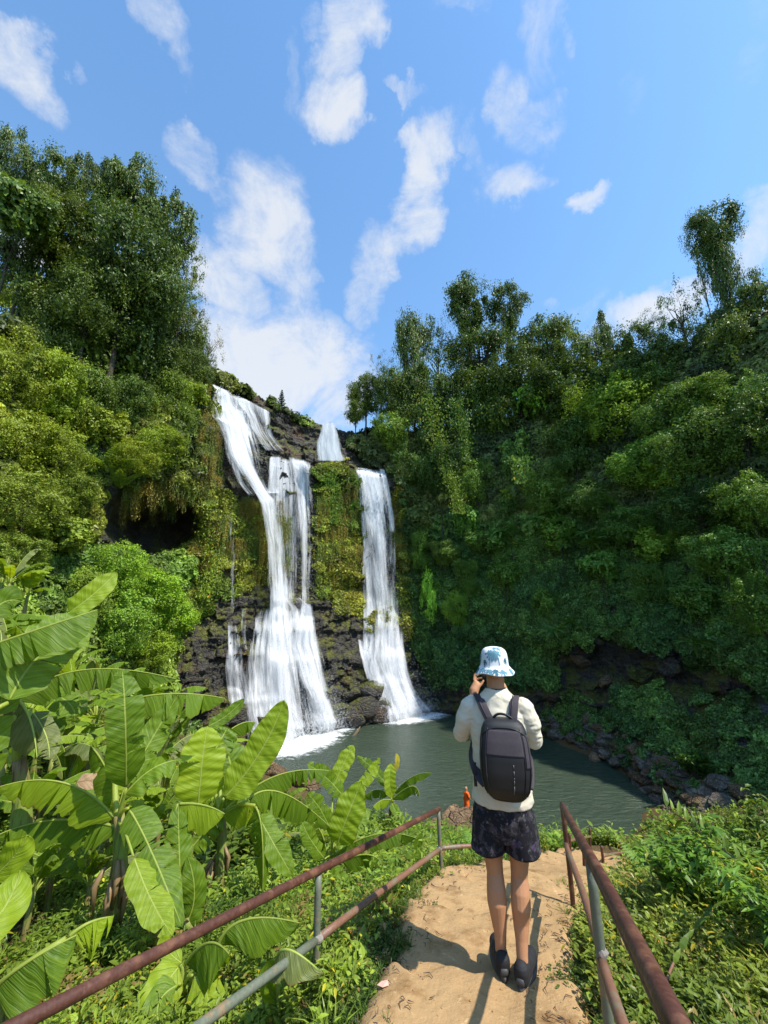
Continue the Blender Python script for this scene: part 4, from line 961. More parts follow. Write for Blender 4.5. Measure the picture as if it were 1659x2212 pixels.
def strands(seed, n=26, L=.16):
    rng = np.random.default_rng(seed); Ps = []
    for i in range(n):
        x, y = rng.uniform(-.8, .8, 2); ln = rng.uniform(.8, 2.6); m = int(ln * 14); s = np.linspace(0, ln, m)
        Ps.append(np.stack([x + rng.normal(size=m) * .05, s * 0 + y * .3 + .25 + rng.normal(size=m) * .04, -s], 1))
    P = np.concatenate(Ps); N = rng.normal(size=P.shape) * .5 + (0, 1, .4)
    V, T, lv = leaves_np(P, N, L * rng.uniform(.6, 1.3, len(P)), rng, .45, 2.0)
    return leaf_mesh('clump', V, T, lv, [M['bush_leaf']])
BV = [bush(1, 420, .26, .55), bush(2, 420, .30, .5), bush(3, 520, .21, .6), bush(4, 300, .38, .6), carpet(5, 250, .29, .8), carpet(6, 330, .24, .8), bush(7, 260, .34, .35, .9, 1.4)]
SV = [strands(11), strands(12, 34, .13)]
GREENF = [[(684,1000),(745,1005),(778,1060),(776,1320),(730,1330),(700,1290),(684,1200)],[(428,1050),(500,1085),(560,1115),(585,1200),(600,1262),(520,1268),(450,1305),(400,1345),(380,1345),(330,1400),(380,1180),(430,1150)],
          [(858,1030),(880,1030),(900,1400),(868,1340)],[(795,1320),(850,1305),(860,1345),(800,1350)],[(425,800),(455,800),(455,900),(425,900)],[(640,880),(700,900),(700,915),(640,905)]]
FALLZ = [(445,822),(620,900),(750,900),(760,990),(860,1020),(885,1250),(905,1400),(935,1575),(590,1650),(360,1560),(385,1340),(400,1200),(430,1080),(420,900)]
def sample_wall(n, az0, az1, z0, z1, seed):
    rng = np.random.default_rng(seed)
    az = rng.uniform(az0, az1, n); z = rng.uniform(z0, z1, n)
    P = wall_fn(az, z); e = .35
    Pa = wall_fn(az + e, z) - wall_fn(az - e, z); Pz = wall_fn(az, np.minimum(z + .4, 34)) - wall_fn(az, z - .4)
    N = unit(np.cross(Pz, Pa)); N *= np.sign((N * -P * (1, 1, 0)).sum(1, keepdims=True) + 1e-9)
    return P, N, rng
def wall_foliage():
    P, N, rng = sample_wall(17000, -80, 80, -10.8, 34, 3)
    Px, Py, Dp = proj(P); n = len(P)
    keep = rng.random(n) < np.clip(np.hypot(P[:, 0], P[:, 1]) / 60, .35, 1)
    inF = inpoly(Px, Py, FALLZ); inG = np.zeros(n, bool); inR = np.zeros(n, bool)
    jx, jy = Px + rng.normal(size=n) * 8, Py + rng.normal(size=n) * 8
    for g in GREENF: inG |= inpoly(jx, jy, g)
    for g in ROCK: inR |= inpoly(jx, jy, g)
    keep &= np.where(inF, inG, ~inR)
    keep &= ~((P[:, 2] < WATER + 1.0)) & ~((((Px - CAVE[0]) / CAVE[2]) ** 2 + ((Py - CAVE[1]) / CAVE[3]) ** 2 < .9))
    left = Px < 600
    # patches of bare rock and soil showing through
    pn = fbm(P / 3.2, 3, 77)
    keep &= pn < np.where(left, .42, .5)
    P, N, Px, Py, left, inF = P[keep], N[keep], Px[keep], Py[keep], left[keep], inF[keep]; n = len(P)
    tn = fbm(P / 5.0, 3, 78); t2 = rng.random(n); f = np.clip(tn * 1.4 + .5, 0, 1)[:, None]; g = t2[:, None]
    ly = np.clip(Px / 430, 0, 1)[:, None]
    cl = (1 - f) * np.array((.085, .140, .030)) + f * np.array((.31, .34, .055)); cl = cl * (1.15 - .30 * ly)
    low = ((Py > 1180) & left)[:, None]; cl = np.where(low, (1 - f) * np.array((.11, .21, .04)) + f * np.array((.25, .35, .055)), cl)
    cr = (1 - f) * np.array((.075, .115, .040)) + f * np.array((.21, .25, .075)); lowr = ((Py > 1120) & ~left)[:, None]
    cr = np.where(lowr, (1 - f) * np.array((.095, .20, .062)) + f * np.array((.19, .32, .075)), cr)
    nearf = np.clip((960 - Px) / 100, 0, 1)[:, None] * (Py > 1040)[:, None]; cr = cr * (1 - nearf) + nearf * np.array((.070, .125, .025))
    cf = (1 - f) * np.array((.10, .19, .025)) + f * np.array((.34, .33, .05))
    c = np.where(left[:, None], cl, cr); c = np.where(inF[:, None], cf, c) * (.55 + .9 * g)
    creep = ((Py > 1150) & ~left) | inF
    vid = np.where(creep, np.where(rng.random(n) < .8, rng.integers(4, 6, n), 2), np.where(rng.random(n) < .88, rng.integers(0, 4, n), 6))
    scl = np.where(creep, rng.uniform(.8, 1.25, n), rng.uniform(.9, 2.0, n)) * np.clip(np.hypot(P[:, 0], P[:, 1]) / 55, .55, 1.1)
    up = np.array((0, 0, 1.0)); NN = unit(N + up * np.where(creep, .1, .7)[:, None])
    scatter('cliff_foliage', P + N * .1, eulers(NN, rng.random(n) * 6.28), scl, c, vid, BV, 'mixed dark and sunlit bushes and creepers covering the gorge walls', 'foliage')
    # hanging moss and root strands over rims and the cave mouth
    P, N, rng = sample_wall(2600, -34, 16, 8, 33, 8); Px, Py, _ = proj(P)
    q = ((Px > 250) & (Px < 440) & (Py > 1010) & (Py < 1075)) | ((Px > 430) & (Px < 620) & (Py > 1075) & (Py < 1230)) | ((Px > 690) & (Px < 775) & (Py > 1040) & (Py < 1260)) | ((Px > 420) & (Px < 470) & (Py > 800) & (Py < 1060)) | ((Px > 150) & (Px < 420) & (Py > 820) & (Py < 1000) & (rng.random(len(P)) < .3)) | ((Px > 855) & (Px < 900) & (Py > 1080) & (Py < 1200))
    P, N, Px = P[q], N[q], Px[q]; n = len(P)
    c = np.where(rng.random((n, 1)) < .6, np.array((.24, .20, .03)), np.array((.16, .22, .035))) * rng.uniform(.7, 1.25, (n, 1))
    yaw = np.arctan2(-N[:, 0], N[:, 1])
    scatter('hanging_moss', P + N * .15, np.stack([yaw * 0, yaw * 0, yaw], 1), rng.uniform(.6, 1.3, n), c, rng.integers(0, 2, n), SV, 'olive and rust coloured moss strands hanging on the rock beside the falls', 'moss')
    # plateau growth behind the rim
    rng = np.random.default_rng(4); n = 2600
    az = rng.uniform(-80, 80, n); az = az[(az < -24) | (az > -4)]; n = len(az)
    P = wall_fn(az, np.full(n, 34.0)); h = unit(P * (1, 1, 0)); P = P + h * rng.uniform(0, 12, n)[:, None] + (0, 0, .3)
    f = rng.random((n, 1)); c = (1 - f) * np.array((.03, .055, .018)) + f * np.array((.08, .11, .03))
    scatter('rim_undergrowth', P, eulers(np.tile((0, 0, 1.0), (n, 1)), rng.random(n) * 6.28), rng.uniform(1.2, 2.6, n), c, rng.integers(0, 4, n), BV, 'dark undergrowth filling the forest floor along the cliff rim', 'undergrowth')
    az = rng.uniform(-24, -4, 150); P = wall_fn(az, np.full(150, 34.0)); h = unit(P * (1, 1, 0)); P = P + h * rng.uniform(0, 2, 150)[:, None]
    c = np.where(rng.random((150, 1)) < .5, np.array((.16, .12, .03)), np.array((.09, .12, .03)))
    scatter('rim_grass', P, eulers(np.tile((0, 0, 1.0), (150, 1)), rng.random(150) * 6.28), rng.uniform(.25, .6, 150), c, rng.integers(0, 4, 150), BV, 'dry grass and weeds on the rim between the two highest falls', 'grass')
wall_foliage()

# hanging vines
def vine(path, w0, w1, off, tint, label, L=.3, n=900, group=None):
    rng = np.random.default_rng(int(path[0][0])); path = np.array(path, float); t = rng.random(n) ** .9
    k = t * (len(path) - 1); px = np.interp(k, np.arange(len(path)), path[:, 0]); py = np.interp(k, np.arange(len(path)), path[:, 1])
    w = w0 + (w1 - w0) * t; Q = []; base = None; last = None
    kk = np.linspace(0, len(path) - 1, 24); axis = []
    for q in kk:
        h = wall_hit(np.interp(q, np.arange(len(path)), path[:, 0]), np.interp(q, np.arange(len(path)), path[:, 1]), off)
        axis.append(h if h is not None else (axis[-1] if axis else CAM + raydir(*path[0]) * 62))
    axis = np.array(axis); Dd = np.linalg.norm(axis - CAM, axis=1)
    for _ in range(8): Dd[1:-1] = (Dd[:-2] + 2 * Dd[1:-1] + Dd[2:]) / 4
    for i in range(n):
        dd = np.interp(k[i], kk, Dd) + rng.normal() * .5
        Q.append(CAM + raydir(px[i] + rng.normal() * w[i] * .32, py[i]) * dd)
    Q = np.array(Q); o = Q[0].copy(); N = unit(CAM - Q) + rng.normal(size=Q.shape) * .45 + (0, 0, .3)
    V, T, lv = leaves_np(Q - o, N, L * rng.uniform(.6, 1.4, n), rng, .6, 1.2)
    v = link('hanging_vine', leaf_mesh('hanging_vine', V, T, lv, [M['shrub_leaf']]), label=label, cat='vine', group=group, loc=o); v.color = (*tint, 1)
vine([(925,850),(940,930),(965,1010),(985,1060),(990,1110)], 46, 24, 5.5, (1.7, 1.55, 1.2), 'long yellow-green vine curtain hanging down the right wall beside the column tree', .3, 2200)
vine([(985,860),(1000,930),(1010,1000)], 40, 18, 5, (1.0, 1.15, .9), 'shorter darker vine strand right of the long yellow-green curtain', .3, 900)
vine([(1130,985),(1125,1045)], 48, 26, 6.0, (1.8, 1.8, 1.9), 'pale leafy vine clump hanging on the right wall', .34, 420)
vine([(445,1085),(450,1150),(460,1230),(440,1290)], 30, 40, 1.5, (1.9, 1.6, .9), 'bright yellow-green vine falling beside the cave mouth', .24, 1500)
vine([(715,1000),(712,1060),(722,1130)], 34, 30, 1.2, (1.1, 1.3, .9), 'green leafy vine mass on the rock face between the middle and right falls', .26, 1400)
for i, (x, y0, y1) in enumerate([(205,960,1040),(232,900,1000),(300,860,980),(338,830,960),(372,900,990),(410,930,1050),(150,860,950),(270,800,880),(1540,560,640),(1505,520,600),(1580,600,700)]):
    vine([(x, y0), (x + 3, y1)], 5, 3, 1.0, (1.6, 1.5, .9) if x < 800 else (.3, .35, .3), 'thin leafy vine strand hanging straight down among the trees', .2, 110, 'thin hanging vine strands')

# ------------------------------------------------------------------ rocks
def rock_mesh(seed, mt, flat=.7):
    rng = np.random.default_rng(seed); bm = bmesh.new(); bmesh.ops.create_icosphere(bm, subdivisions=3, radius=1)
    V = np.array([v.co[:] for v in bm.verts]); pl = unit(rng.normal(size=(13, 3))); dist = rng.uniform(.55, .95, 13)
    for n_, d_ in zip(pl, dist):
        s = V @ n_; over = np.clip(s - d_, 0, None); V -= over[:, None] * n_ * .92
    V *= (1, rng.uniform(.7, 1), flat); V += unit(V) * (fbm(V * 3 + seed, 3, seed) * .06)[:, None]
    for v, c in zip(bm.verts, V): v.co = c
    me = bpy.data.meshes.new('boulder'); bm.to_mesh(me); bm.free(); me.materials.append(mt); return me
RC = [rock_mesh(i, M['cliff'], .75) for i in range(5)]; RK = [rock_mesh(i, M['boulder'], .75) for i in range(5)]; RB = [rock_mesh(20 + i, M['boulder_brown'], .75) for i in range(4)]
def surf_hit(px, py, rocks=True):
    d = Vector(raydir(px, py)); best = None
    for bv in (TBVH, WBVH):
        h = bv.ray_cast(Vector(CAM), d)
        if h[0] is not None and (best is None or h[3] < best[1]): best = (h[0], h[3])
    tw = (WATER - CAMZ) / d.z if d.z < 0 else 1e9
    if best is None or tw < best[1]: best = (Vector(CAM) + d * tw, tw)
    return np.array(best[0])
def boulder(px, py, size, label, group=None, me=None, sink=.25, rng=random, pos=None):
    p = surf_hit(px, py) if pos is None else pos
    o = link('boulder', me, label=label, cat='boulder', group=group, loc=(p[0], p[1], p[2] + size * .2 - size * sink * .5))
    o.scale = (size * rng.uniform(.8, 1.3), size * rng.uniform(.7, 1.1), size * rng.uniform(.6, .9)); o.rotation_euler = (rng.uniform(-.3, .3), rng.uniform(-.3, .3), rng.uniform(0, 6.28))
    return o
rr = random.Random(3)
for (x, y, s) in [(790,1530,2.6),(812,1545,2.0),(770,1555,1.6),(750,1545,1.5),(800,1490,2.4),(760,1500,1.8),(735,1530,1.3),(825,1520,1.5),(780,1560,1.2),(700,1500,1.3),(745,1470,1.5),(560,1560,1.5),(520,1540,1.7),(480,1560,1.4),(430,1520,1.5),(905,1500,1.5),(925,1520,1.2),(890,1460,1.5)]:
    boulder(x, y, s, '%s wet black boulder %s at the foot of the cliff' % ('large' if s > 1.9 else 'smaller', 'between the two big falls' if 700 < x < 850 else 'left of the main waterfall foot' if x < 600 else 'right of the plunge fall foot'), 'black boulders among the falls', RC[rr.randrange(5)], rng=rr)
BANK = [(1185,1590),(1160,1545),(1260,1550),(1350,1590),(1450,1630),(1570,1690),(1600,1740),(1470,1745),(1420,1735),(1330,1650),(1260,1618)]
n = 0
while n < 150:
    x, y = rr.uniform(1150, 1620), rr.uniform(1540, 1760)
    if not inpoly(np.array([x]), np.array([y]), BANK)[0]: continue
    s = rr.choice([.35, .45, .55, .7, .9]); n += 1
    br = rr.random() < .22
    boulder(x, y, s, 'brown weathered rock lying on the dark right bank' if br else 'dark grey rock lying on the shaded right bank', 'rocks along the right bank', RB[rr.randrange(4)] if br else RK[rr.randrange(5)], rng=rr)
for (x, y, s, lb) in [(1200,1588,1.0,'bluish wet rock cluster at the water edge of the right bank'),(1285,1640,.9,'rounded rock at the waterline below the brown bank stones'),(1357,1660,.55,'small pale rock sticking out of the pool near the right bank'),
                      (1300,1580,1.1,'tawny rock standing upright on the right bank'),(1255,1430,1.5,'tall brown block of rock under the creeper slope'),(1310,1475,1.2,'jutting brown rock knob below the creeper slope'),(1560,1700,1.3,'long low dark rock at the right end of the bank'),(1600,1715,1.0,'reddish slab next to the long low rock')]:
    boulder(x, y, s, lb, None, (RB if ('brown' in lb or 'tawny' in lb or 'red' in lb) else RK)[rr.randrange(4)], rng=rr)
MONK = aty(1009, 1762, 29.5)
for k, (x, y, s) in enumerate([(965,1775,1.3),(945,1790,1.0),(985,1790,1.4),(1008,1772,1.2),(1030,1785,1.6),(1000,1808,1.2),(955,1815,1.0),(1060,1790,1.4),(930,1800,.8),(975,1760,.8),(1090,1800,1.2),(1035,1815,1.1)]):
    q = atz(x, y, -10.2 if k != 3 else MONK[2] - 1.0); q[1] = min(q[1], 31.0)
    boulder(x, y, s * .85, 'tan lit boulder by the near shore of the pool behind the slope', 'tan boulders on the near shore', RB[k % 4], rng=rr, pos=q)
for (x, y, s) in [(575,1665,1.5),(600,1680,1.2),(640,1695,1.3),(555,1650,1.1),(665,1700,.9)]:
    boulder(x, y, s, 'reddish grey boulder at the pool edge behind the banana leaves', 'boulders behind the banana leaves', RB[rr.randrange(4)], rng=rr, pos=atz(x, y, -10.9))
# pebbles
rng = np.random.default_rng(12); P = []
while len(P) < 1600:
    x, y = rng.uniform(1150, 1620), rng.uniform(1560, 1765)
    if inpoly(np.array([x]), np.array([y]), BANK)[0] or (inpoly(np.array([x]), np.array([y]), [(1380,1660),(1560,1700),(1500,1765),(1430,1750)])[0]): P.append(surf_hit(x, y))
PB = [rock_mesh(40 + i, M['boulder' if i % 2 else 'boulder_brown'], .7) for i in range(3)]
scatter('gravel', np.array(P), rng.uniform(0, 6, (len(P), 3)), rng.uniform(.06, .22, len(P)), np.ones((len(P), 3)), rng.integers(0, 3, len(P)), PB, 'dark gravel and small stones on the right bank by the water', 'gravel')
# driftwood
A = Acc(); p = atz(762, 1590, WATER); q = atz(778, 1579, WATER)
A.tube([p - p + (0, 0, -.15), (q - p) * .5 + (0, 0, .12), (q - p) + (0, 0, .45)], [.16, .15, .06], 8); A.tube([(q - p) * .6 + (0, 0, .15), (q - p) * .75 + (.3, .1, .1)], [.05, .02], 5)
link('driftwood', A.mesh('driftwood', [M['wood']]), label='broken dark log poking out of the pool near the main waterfall', cat='log', loc=p)
# ------------------------------------------------------------------ banana plants
def bez(P0, P1, P2, t):
    t = t[:, None]; return (1 - t) ** 2 * P0 + 2 * t * (1 - t) * P1 + t ** 2 * P2
def banana_leaf(P0, P1, P2, W, hint, fold, seed, tears=3, curl=0.0, nt=46, nu=7, age=0.3, side=(1, 1)):
    """blade around a curved midrib. fold > 0 lifts both halves into a V, < 0 lets them hang; tears split the halves"""
    rng = np.random.default_rng(seed); P0, P1, P2 = (np.asarray(p, float) for p in (P0, P1, P2))
    t = np.linspace(0, 1, nt); C = bez(P0, P1, P2, t); T = unit(np.gradient(C, axis=0))
    hint = np.asarray(hint, float); N = unit(hint - T * (T @ hint)[:, None]); B = np.cross(T, N)
    Lr = np.linalg.norm(np.diff(C, axis=0), axis=1).sum()
    w = W / 2 * np.minimum(1, (t / .13 + .04) ** .6) * np.minimum(1, np.clip((1 - t) / .30, 0, 1) ** .62) * (1 + .05 * np.sin(t * 17 + seed))
    A = Acc(); UV = []
    s = t * Lr
    for sg in (-1, 1):
        if side[(sg + 1) // 2] <= 0: continue
        cuts = sorted(rng.uniform(.12, .95, tears)) if tears else []
        bounds = [0] + [int(c * (nt - 1)) for c in cuts] + [nt - 1]
        for a, c in zip(bounds[:-1], bounds[1:]):
            if c <= a: continue
            k = np.arange(a, c + 1); u = np.linspace(0, 1, nu)
            extra = rng.normal() * .16 * (1 if tears else .2) - .06 * (tears > 0)
            f = fold + extra
            U = u[None, :]; ww = w[k][:, None] * side[(sg + 1) // 2]
            # the half blade bends further down towards its edge
            th = f + (curl - .25) * U * (1 if f < .2 else .3) + .05 * np.sin(s[k][:, None] * 19 + sg) * U
            dx = np.cumsum(np.cos(th) * np.r_[0, np.diff(u)][None, :], axis=1) * ww
            dz = np.cumsum(np.sin(th) * np.r_[0, np.diff(u)][None, :], axis=1) * ww
            gap = np.zeros((len(k), nu)); 
            e0 = .05 if a > 0 else 0; e1 = .05 if c < nt - 1 else 0
            q = np.linspace(0, 1, len(k))[:, None]
            gap = (e0 * (1 - q) - e1 * q) * U * Lr * .4
            rip = (.0075 * np.sin(s[k][:, None] * 62 + U * 4) + .010 * np.sin(s[k][:, None] * 23 + seed) ) * np.minimum(U * 3, 1) * min(1, W * 2.2)
            P = C[k][:, None, :] + B[k][:, None, :] * (sg * dx)[..., None] + N[k][:, None, :] * (dz + rip)[..., None] + T[k][:, None, :] * (gap + .10 * U * ww)[..., None]
            fq = grid_faces(len(k), nu); A.add(P.reshape(-1, 3), q=fq if sg > 0 else fq[:, ::-1], a=age)
            UV.append(np.stack([np.broadcast_to(u[None] * sg * (w[k][:, None] > -1), (len(k), nu)), np.repeat(s[k][:, None], nu, 1)], -1).reshape(-1, 2))
    n0 = A.n
    off = -N * .006
    A.tube(C + off, np.interp(t, [0, 1], [.016 * W ** .3, .004]), 6, a=age); UV.append(np.tile((0.0, 0.3), (A.n - n0, 1)))
    return A, np.concatenate(UV)
def acc_mesh(A, UV, name, m):
    Fs = ([np.concatenate(A.Q)] if A.Q else []) + ([np.concatenate(A.T)] if A.T else [])
    return mesh_np(name, np.concatenate(A.V), Fs, [m], True, uv=UV, attrs={'lv': np.concatenate(A.A)})
MATK = {'g': 'banana', 'y': 'banana_young', 'o': 'banana_old', 'd': 'banana_dry', 'w': 'banana_yellow'}
CAMDIR = lambda p: unit(CAM - np.asarray(p))
def banana_plant(base, top, r, leaves, label, group='banana plants left of the path', seed=0):
    """base/top world points of the pseudostem; leaves: (p0, p1, p2, width, hint, fold, kind, tears)"""
    base = np.array(base); top = np.array(top)
    root = empty('banana_plant', base, label, 'banana plant', group)
    A = Acc(); n = 9; t = np.linspace(0, 1, n)[:, None]; ax = (top - base) * t + np.array((.03, .02, 0)) * np.sin(t * 3)
    rad = r * (1.15 - .55 * t[:, 0]) * (1 + .08 * np.sin(np.arange(n) * 2.3)); A.tube(ax, rad, 10)
    rng = np.random.default_rng(seed)
    link('stem', A.mesh('stem', [M['banana_stem']]), root)
    if seed % 2 == 0:
        A = Acc()                                   # dry sheaths hanging along the stem
        for k in range(5):
            a = rng.uniform(0, 6.28); z0 = (top - base)[2] * rng.uniform(.35, .8); p = (top - base) * (z0 / max((top - base)[2], .01)); d = np.array((math.cos(a), math.sin(a), 0))
            A.tube([p + d * r, p + d * (r + .06) + (0, 0, -.12), p + d * (r + .04) + (0, 0, -.35)], [.018, .03, .008], 5)
        link('dry_sheath', A.mesh('dry_sheath', [M['banana_dry']]), root)
    for i, (p0, p1, p2, w, hint, fold, kd, te) in enumerate(leaves):
        p0, p1, p2 = (np.asarray(q, float) for q in (p0, p1, p2)); o = p0
        Lf, UV = banana_leaf(p0 - o, p1 - o, p2 - o, w, hint, fold, seed * 31 + i, te, age=random.random() * .7)
        # stalk from the top of the stem to the blade
        n0 = Lf.n; tt = top - o; T0 = unit(p1 - p0)
        pts = np.array([tt - (0, 0, .05), tt * .55 - T0 * np.linalg.norm(tt) * .12 + (0, 0, .02), -T0 * .02, T0 * .1])
        if np.linalg.norm(tt) < 3.5:
            sp_ = np.array([bez(pts[0], pts[1] * 1.0, pts[2], np.linspace(0, 1, 7))]).reshape(-1, 3)
            Lf.tube(sp_, np.linspace(.03, .016, 7) * min(1, w * 2.5), 6, a=.5); UV = np.vstack([UV, np.tile((0.0, 0.3), (Lf.n - n0, 1))])
        l = link('leaf', acc_mesh(Lf, UV, 'leaf', M[MATK[kd]]), root, loc=o - base)
    return root
def L3(pts, deps, wpx, mode, kd='g', te=3, fold=None):
    """leaf from three picture points with forward distances; mode: 'hang' blade hangs from the rib, 'face' blade faces the camera, 'up' blade faces the sky"""
    p = [aty(x, y, d) for (x, y), d in zip(pts, deps)]
    # make the curve pass through the middle point
    p1 = 2 * p[1] - (p[0] + p[2]) / 2
    dep = proj(np.array(p)).__getitem__(2).mean(); w = wpx * dep / FPX * .92; te = te + (2 if te > 1 else 0)
    if mode == 'hang': return (p[0], p1, p[2], w * 2.0, (0, -.15, 1), -1.15 if fold is None else fold, kd, te)
    if mode == 'face': return (p[0], p1, p[2], w * 1.08, CAMDIR(p[1]) + (0.1, 0, .25), .12 if fold is None else fold, kd, te)
    return (p[0], p1, p[2], w * 1.3, (0.1, -.5, .85), -.15 if fold is None else fold, kd, te)
H, Fc, U = 'hang', 'face', 'up'
BP = 'banana plants left of the path'
# the nearest, largest clump at the left picture edge
banana_plant(aty(-60, 2150, 3.6), aty(-70, 1560, 3.3), .11, [
    L3([(-40,1400),(100,1352),(210,1316)], (3.4,3.5,3.7), 66, H, 'g', 2, -1.0),
    L3([(150,1322),(200,1285),(252,1236)], (4.2,4.3,4.5), 48, Fc, 'y', 0, .25),
    L3([(20,1512),(100,1400),(205,1330)], (3.5,3.7,4.0), 105, Fc, 'g', 1),
    L3([(-30,1335),(10,1300),(45,1300)], (4.0,4.1,4.2), 60, Fc, 'g', 1),
    L3([(-30,1690),(-10,1560),(30,1440)], (3.6,3.6,3.7), 60, Fc, 'g', 2)], 'large banana plant cut by the left picture edge with broad arching leaves', BP, 2)
banana_plant(aty(30, 1900, 4.2), aty(40, 1640, 4.1), .09, [
    L3([(40,1510),(66,1555),(80,1636)], (4.0,4.0,3.9), 62, H, 'o', 4, -1.2),
    L3([(72,1540),(100,1590),(106,1640)], (4.2,4.2,4.1), 46, Fc, 'o', 2),
    L3([(35,1512),(180,1446),(382,1466)], (4.3,4.4,4.6), 50, H, 'g', 4, -1.15),
    L3([(10,1600),(90,1560),(170,1530)], (4.5,4.6,4.8), 40, H, 'g', 3),
    L3([(90,1490),(150,1520),(158,1560)], (4.6,4.5,4.5), 56, Fc, 'g', 3)], 'banana plant with a brown-edged drooping old leaf at the left', BP, 3)
banana_plant(aty(240, 1990, 4.3), aty(256, 1760, 4.3), .075, [
    L3([(272,1700),(271,1560),(264,1445)], (4.2,4.0,4.1), 72, Fc, 'g', 3, .05),
    L3([(248,1765),(140,1690),(-6,1700)], (4.3,4.1,3.9), 62, H, 'y', 2, -1.05),
    L3([(255,1785),(120,1770),(-10,1805)], (4.3,4.2,4.0), 60, H, 'g', 4, -1.15),
    L3([(274,1512),(380,1497),(487,1508)], (4.9,5.0,5.3), 50, H, 'g', 4, -1.1),
    L3([(280,1750),(325,1835),(394,2004)], (4.2,4.1,3.9), 74, Fc, 'g', 2, -.1),
    L3([(290,1855),(325,1940),(372,2022)], (4.0,3.9,3.8), 62, Fc, 'y', 1, .1),
    L3([(275,1690),(320,1610),(385,1500)], (4.6,4.8,5.0), 58, Fc, 'g', 2),
    L3([(262,1740),(230,1660),(195,1610)], (4.5,4.6,4.8), 50, H, 'g', 2),
    L3([(270,1715),(330,1660),(392,1640)], (4.6,4.7,4.9), 55, U, 'g', 3)], 'banana plant with one upright leaf facing the viewer and a bare brown stem', BP, 4)
banana_plant(aty(400, 2090, 4.3), aty(398, 1985, 4.3), .06, [
    L3([(395,1995),(388,1860),(385,1730)], (4.3,4.3,4.4), 58, Fc, 'g', 3, .05),
    L3([(388,1735),(440,1738),(486,1757)], (4.4,4.4,4.4), 56, H, 'y', 1, -1.15),
    L3([(400,2000),(420,1930),(405,1850)], (4.3,4.3,4.3), 50, Fc, 'g', 1)], 'narrow banana plant behind the left handrail with a leaf bent over at its top', BP, 5)
banana_plant(aty(465, 1960, 6.0), aty(478, 1755, 6.0), .075, [
    L3([(428,1740),(436,1655),(448,1568)], (5.6,5.6,5.7), 92, Fc, 'y', 1, .1),
    L3([(486,1722),(565,1620),(614,1512)], (5.6,5.7,5.8), 70, Fc, 'y', 0, .18),
    L3([(458,1630),(476,1600),(492,1570)], (6.2,6.3,6.4), 66, Fc, 'g', 2),
    L3([(450,1568),(490,1545),(528,1509)], (6.4,6.5,6.6), 26, Fc, 'g', 0),
    L3([(500,1574),(528,1560),(552,1560)], (6.8,6.9,7.0), 28, H, 'g', 1),
    L3([(480,1760),(530,1738),(556,1750)], (5.8,5.7,5.6), 42, H, 'y', 3),
    L3([(552,1742),(566,1800),(567,1930)], (5.5,5.4,5.3), 46, H, 'g', 2, -.9),
    L3([(556,1760),(590,1820),(632,1893)], (5.6,5.5,5.5), 50, Fc, 'g', 1),
    L3([(537,1726),(610,1712),(714,1786)], (5.9,6.1,6.3), 50, H, 'g', 4),
    L3([(537,1708),(620,1668),(713,1664)], (6.0,6.2,6.4), 36, H, 'g', 4),
    L3([(480,1760),(440,1800),(400,1850)], (5.9,5.8,5.7), 55, Fc, 'g', 3),
    L3([(485,1745),(500,1660),(470,1600)], (6.2,6.3,6.4), 70, Fc, 'g', 2)], 'tall banana plant in mid slope with the brightest upright leaf before the waterfall foot', BP, 6)
banana_plant(aty(712, 1975, 6.6), aty(718, 1840, 6.6), .06, [
    L3([(728,1825),(750,1765),(781,1687)], (6.4,6.4,6.5), 62, Fc, 'y', 0, .22),
    L3([(712,1790),(690,1745),(664,1715)], (6.4,6.3,6.2), 36, Fc, 'g', 2),
    L3([(700,1853),(672,1815),(651,1772)], (6.3,6.2,6.2), 32, Fc, 'g', 2),
    L3([(722,1846),(810,1802),(900,1810)], (6.5,6.4,6.3), 30, H, 'g', 2),
    L3([(740,1860),(790,1845),(825,1862)], (6.4,6.3,6.3), 36, H, 'g', 2),
    L3([(709,1898),(730,1910),(757,1950)], (6.2,6.1,6.0), 52, Fc, 'g', 1),
    L3([(722,1697),(742,1650),(764,1610)], (7.6,7.7,7.8), 34, Fc, 'y', 1),
    L3([(740,1720),(705,1680),(664,1650)], (7.4,7.3,7.2), 34, Fc, 'g', 2),
    L3([(760,1720),(795,1680),(820,1637)], (7.6,7.7,7.8), 24, Fc, 'y', 2),
    L3([(735,1840),(760,1790),(800,1750)], (7.0,7.2,7.4), 40, Fc, 'g', 2),
    L3([(705,1840),(690,1790),(655,1760)], (7.0,7.0,7.0), 40, H, 'g', 2)], 'banana plant with a bright heart-straight young leaf just above the left handrail', BP, 7)
banana_plant(aty(847, 1775, 10.6), aty(848, 1735, 10.6), .07, [
    L3([(847,1722),(842,1685),(846,1648)], (10.5,10.5,10.6), 26, Fc, 'y', 0, .2), L3([(852,1665),(858,1645),(855,1627)], (10.6,10.6,10.6), 11, Fc, 'w', 1),
    L3([(853,1712),(890,1678),(932,1669)], (10.4,10.2,10.0), 15, H, 'g', 3), L3([(848,1725),(890,1698),(906,1722)], (10.2,10,9.8), 18, H, 'g', 2),
    L3([(845,1728),(825,1728),(806,1742)], (10.3,10.2,10), 18, H, 'y', 2), L3([(840,1716),(812,1706),(782,1724)], (10.6,10.7,10.8), 18, H, 'g', 3),
    L3([(838,1700),(805,1660),(771,1633)], (10.8,11,11.2), 20, Fc, 'g', 3), L3([(846,1735),(860,1760),(880,1790)], (10.2,10,9.8), 18, Fc, 'g', 2)], 'small distant banana plant with a yellow leaf tip against the pool', BP, 8)
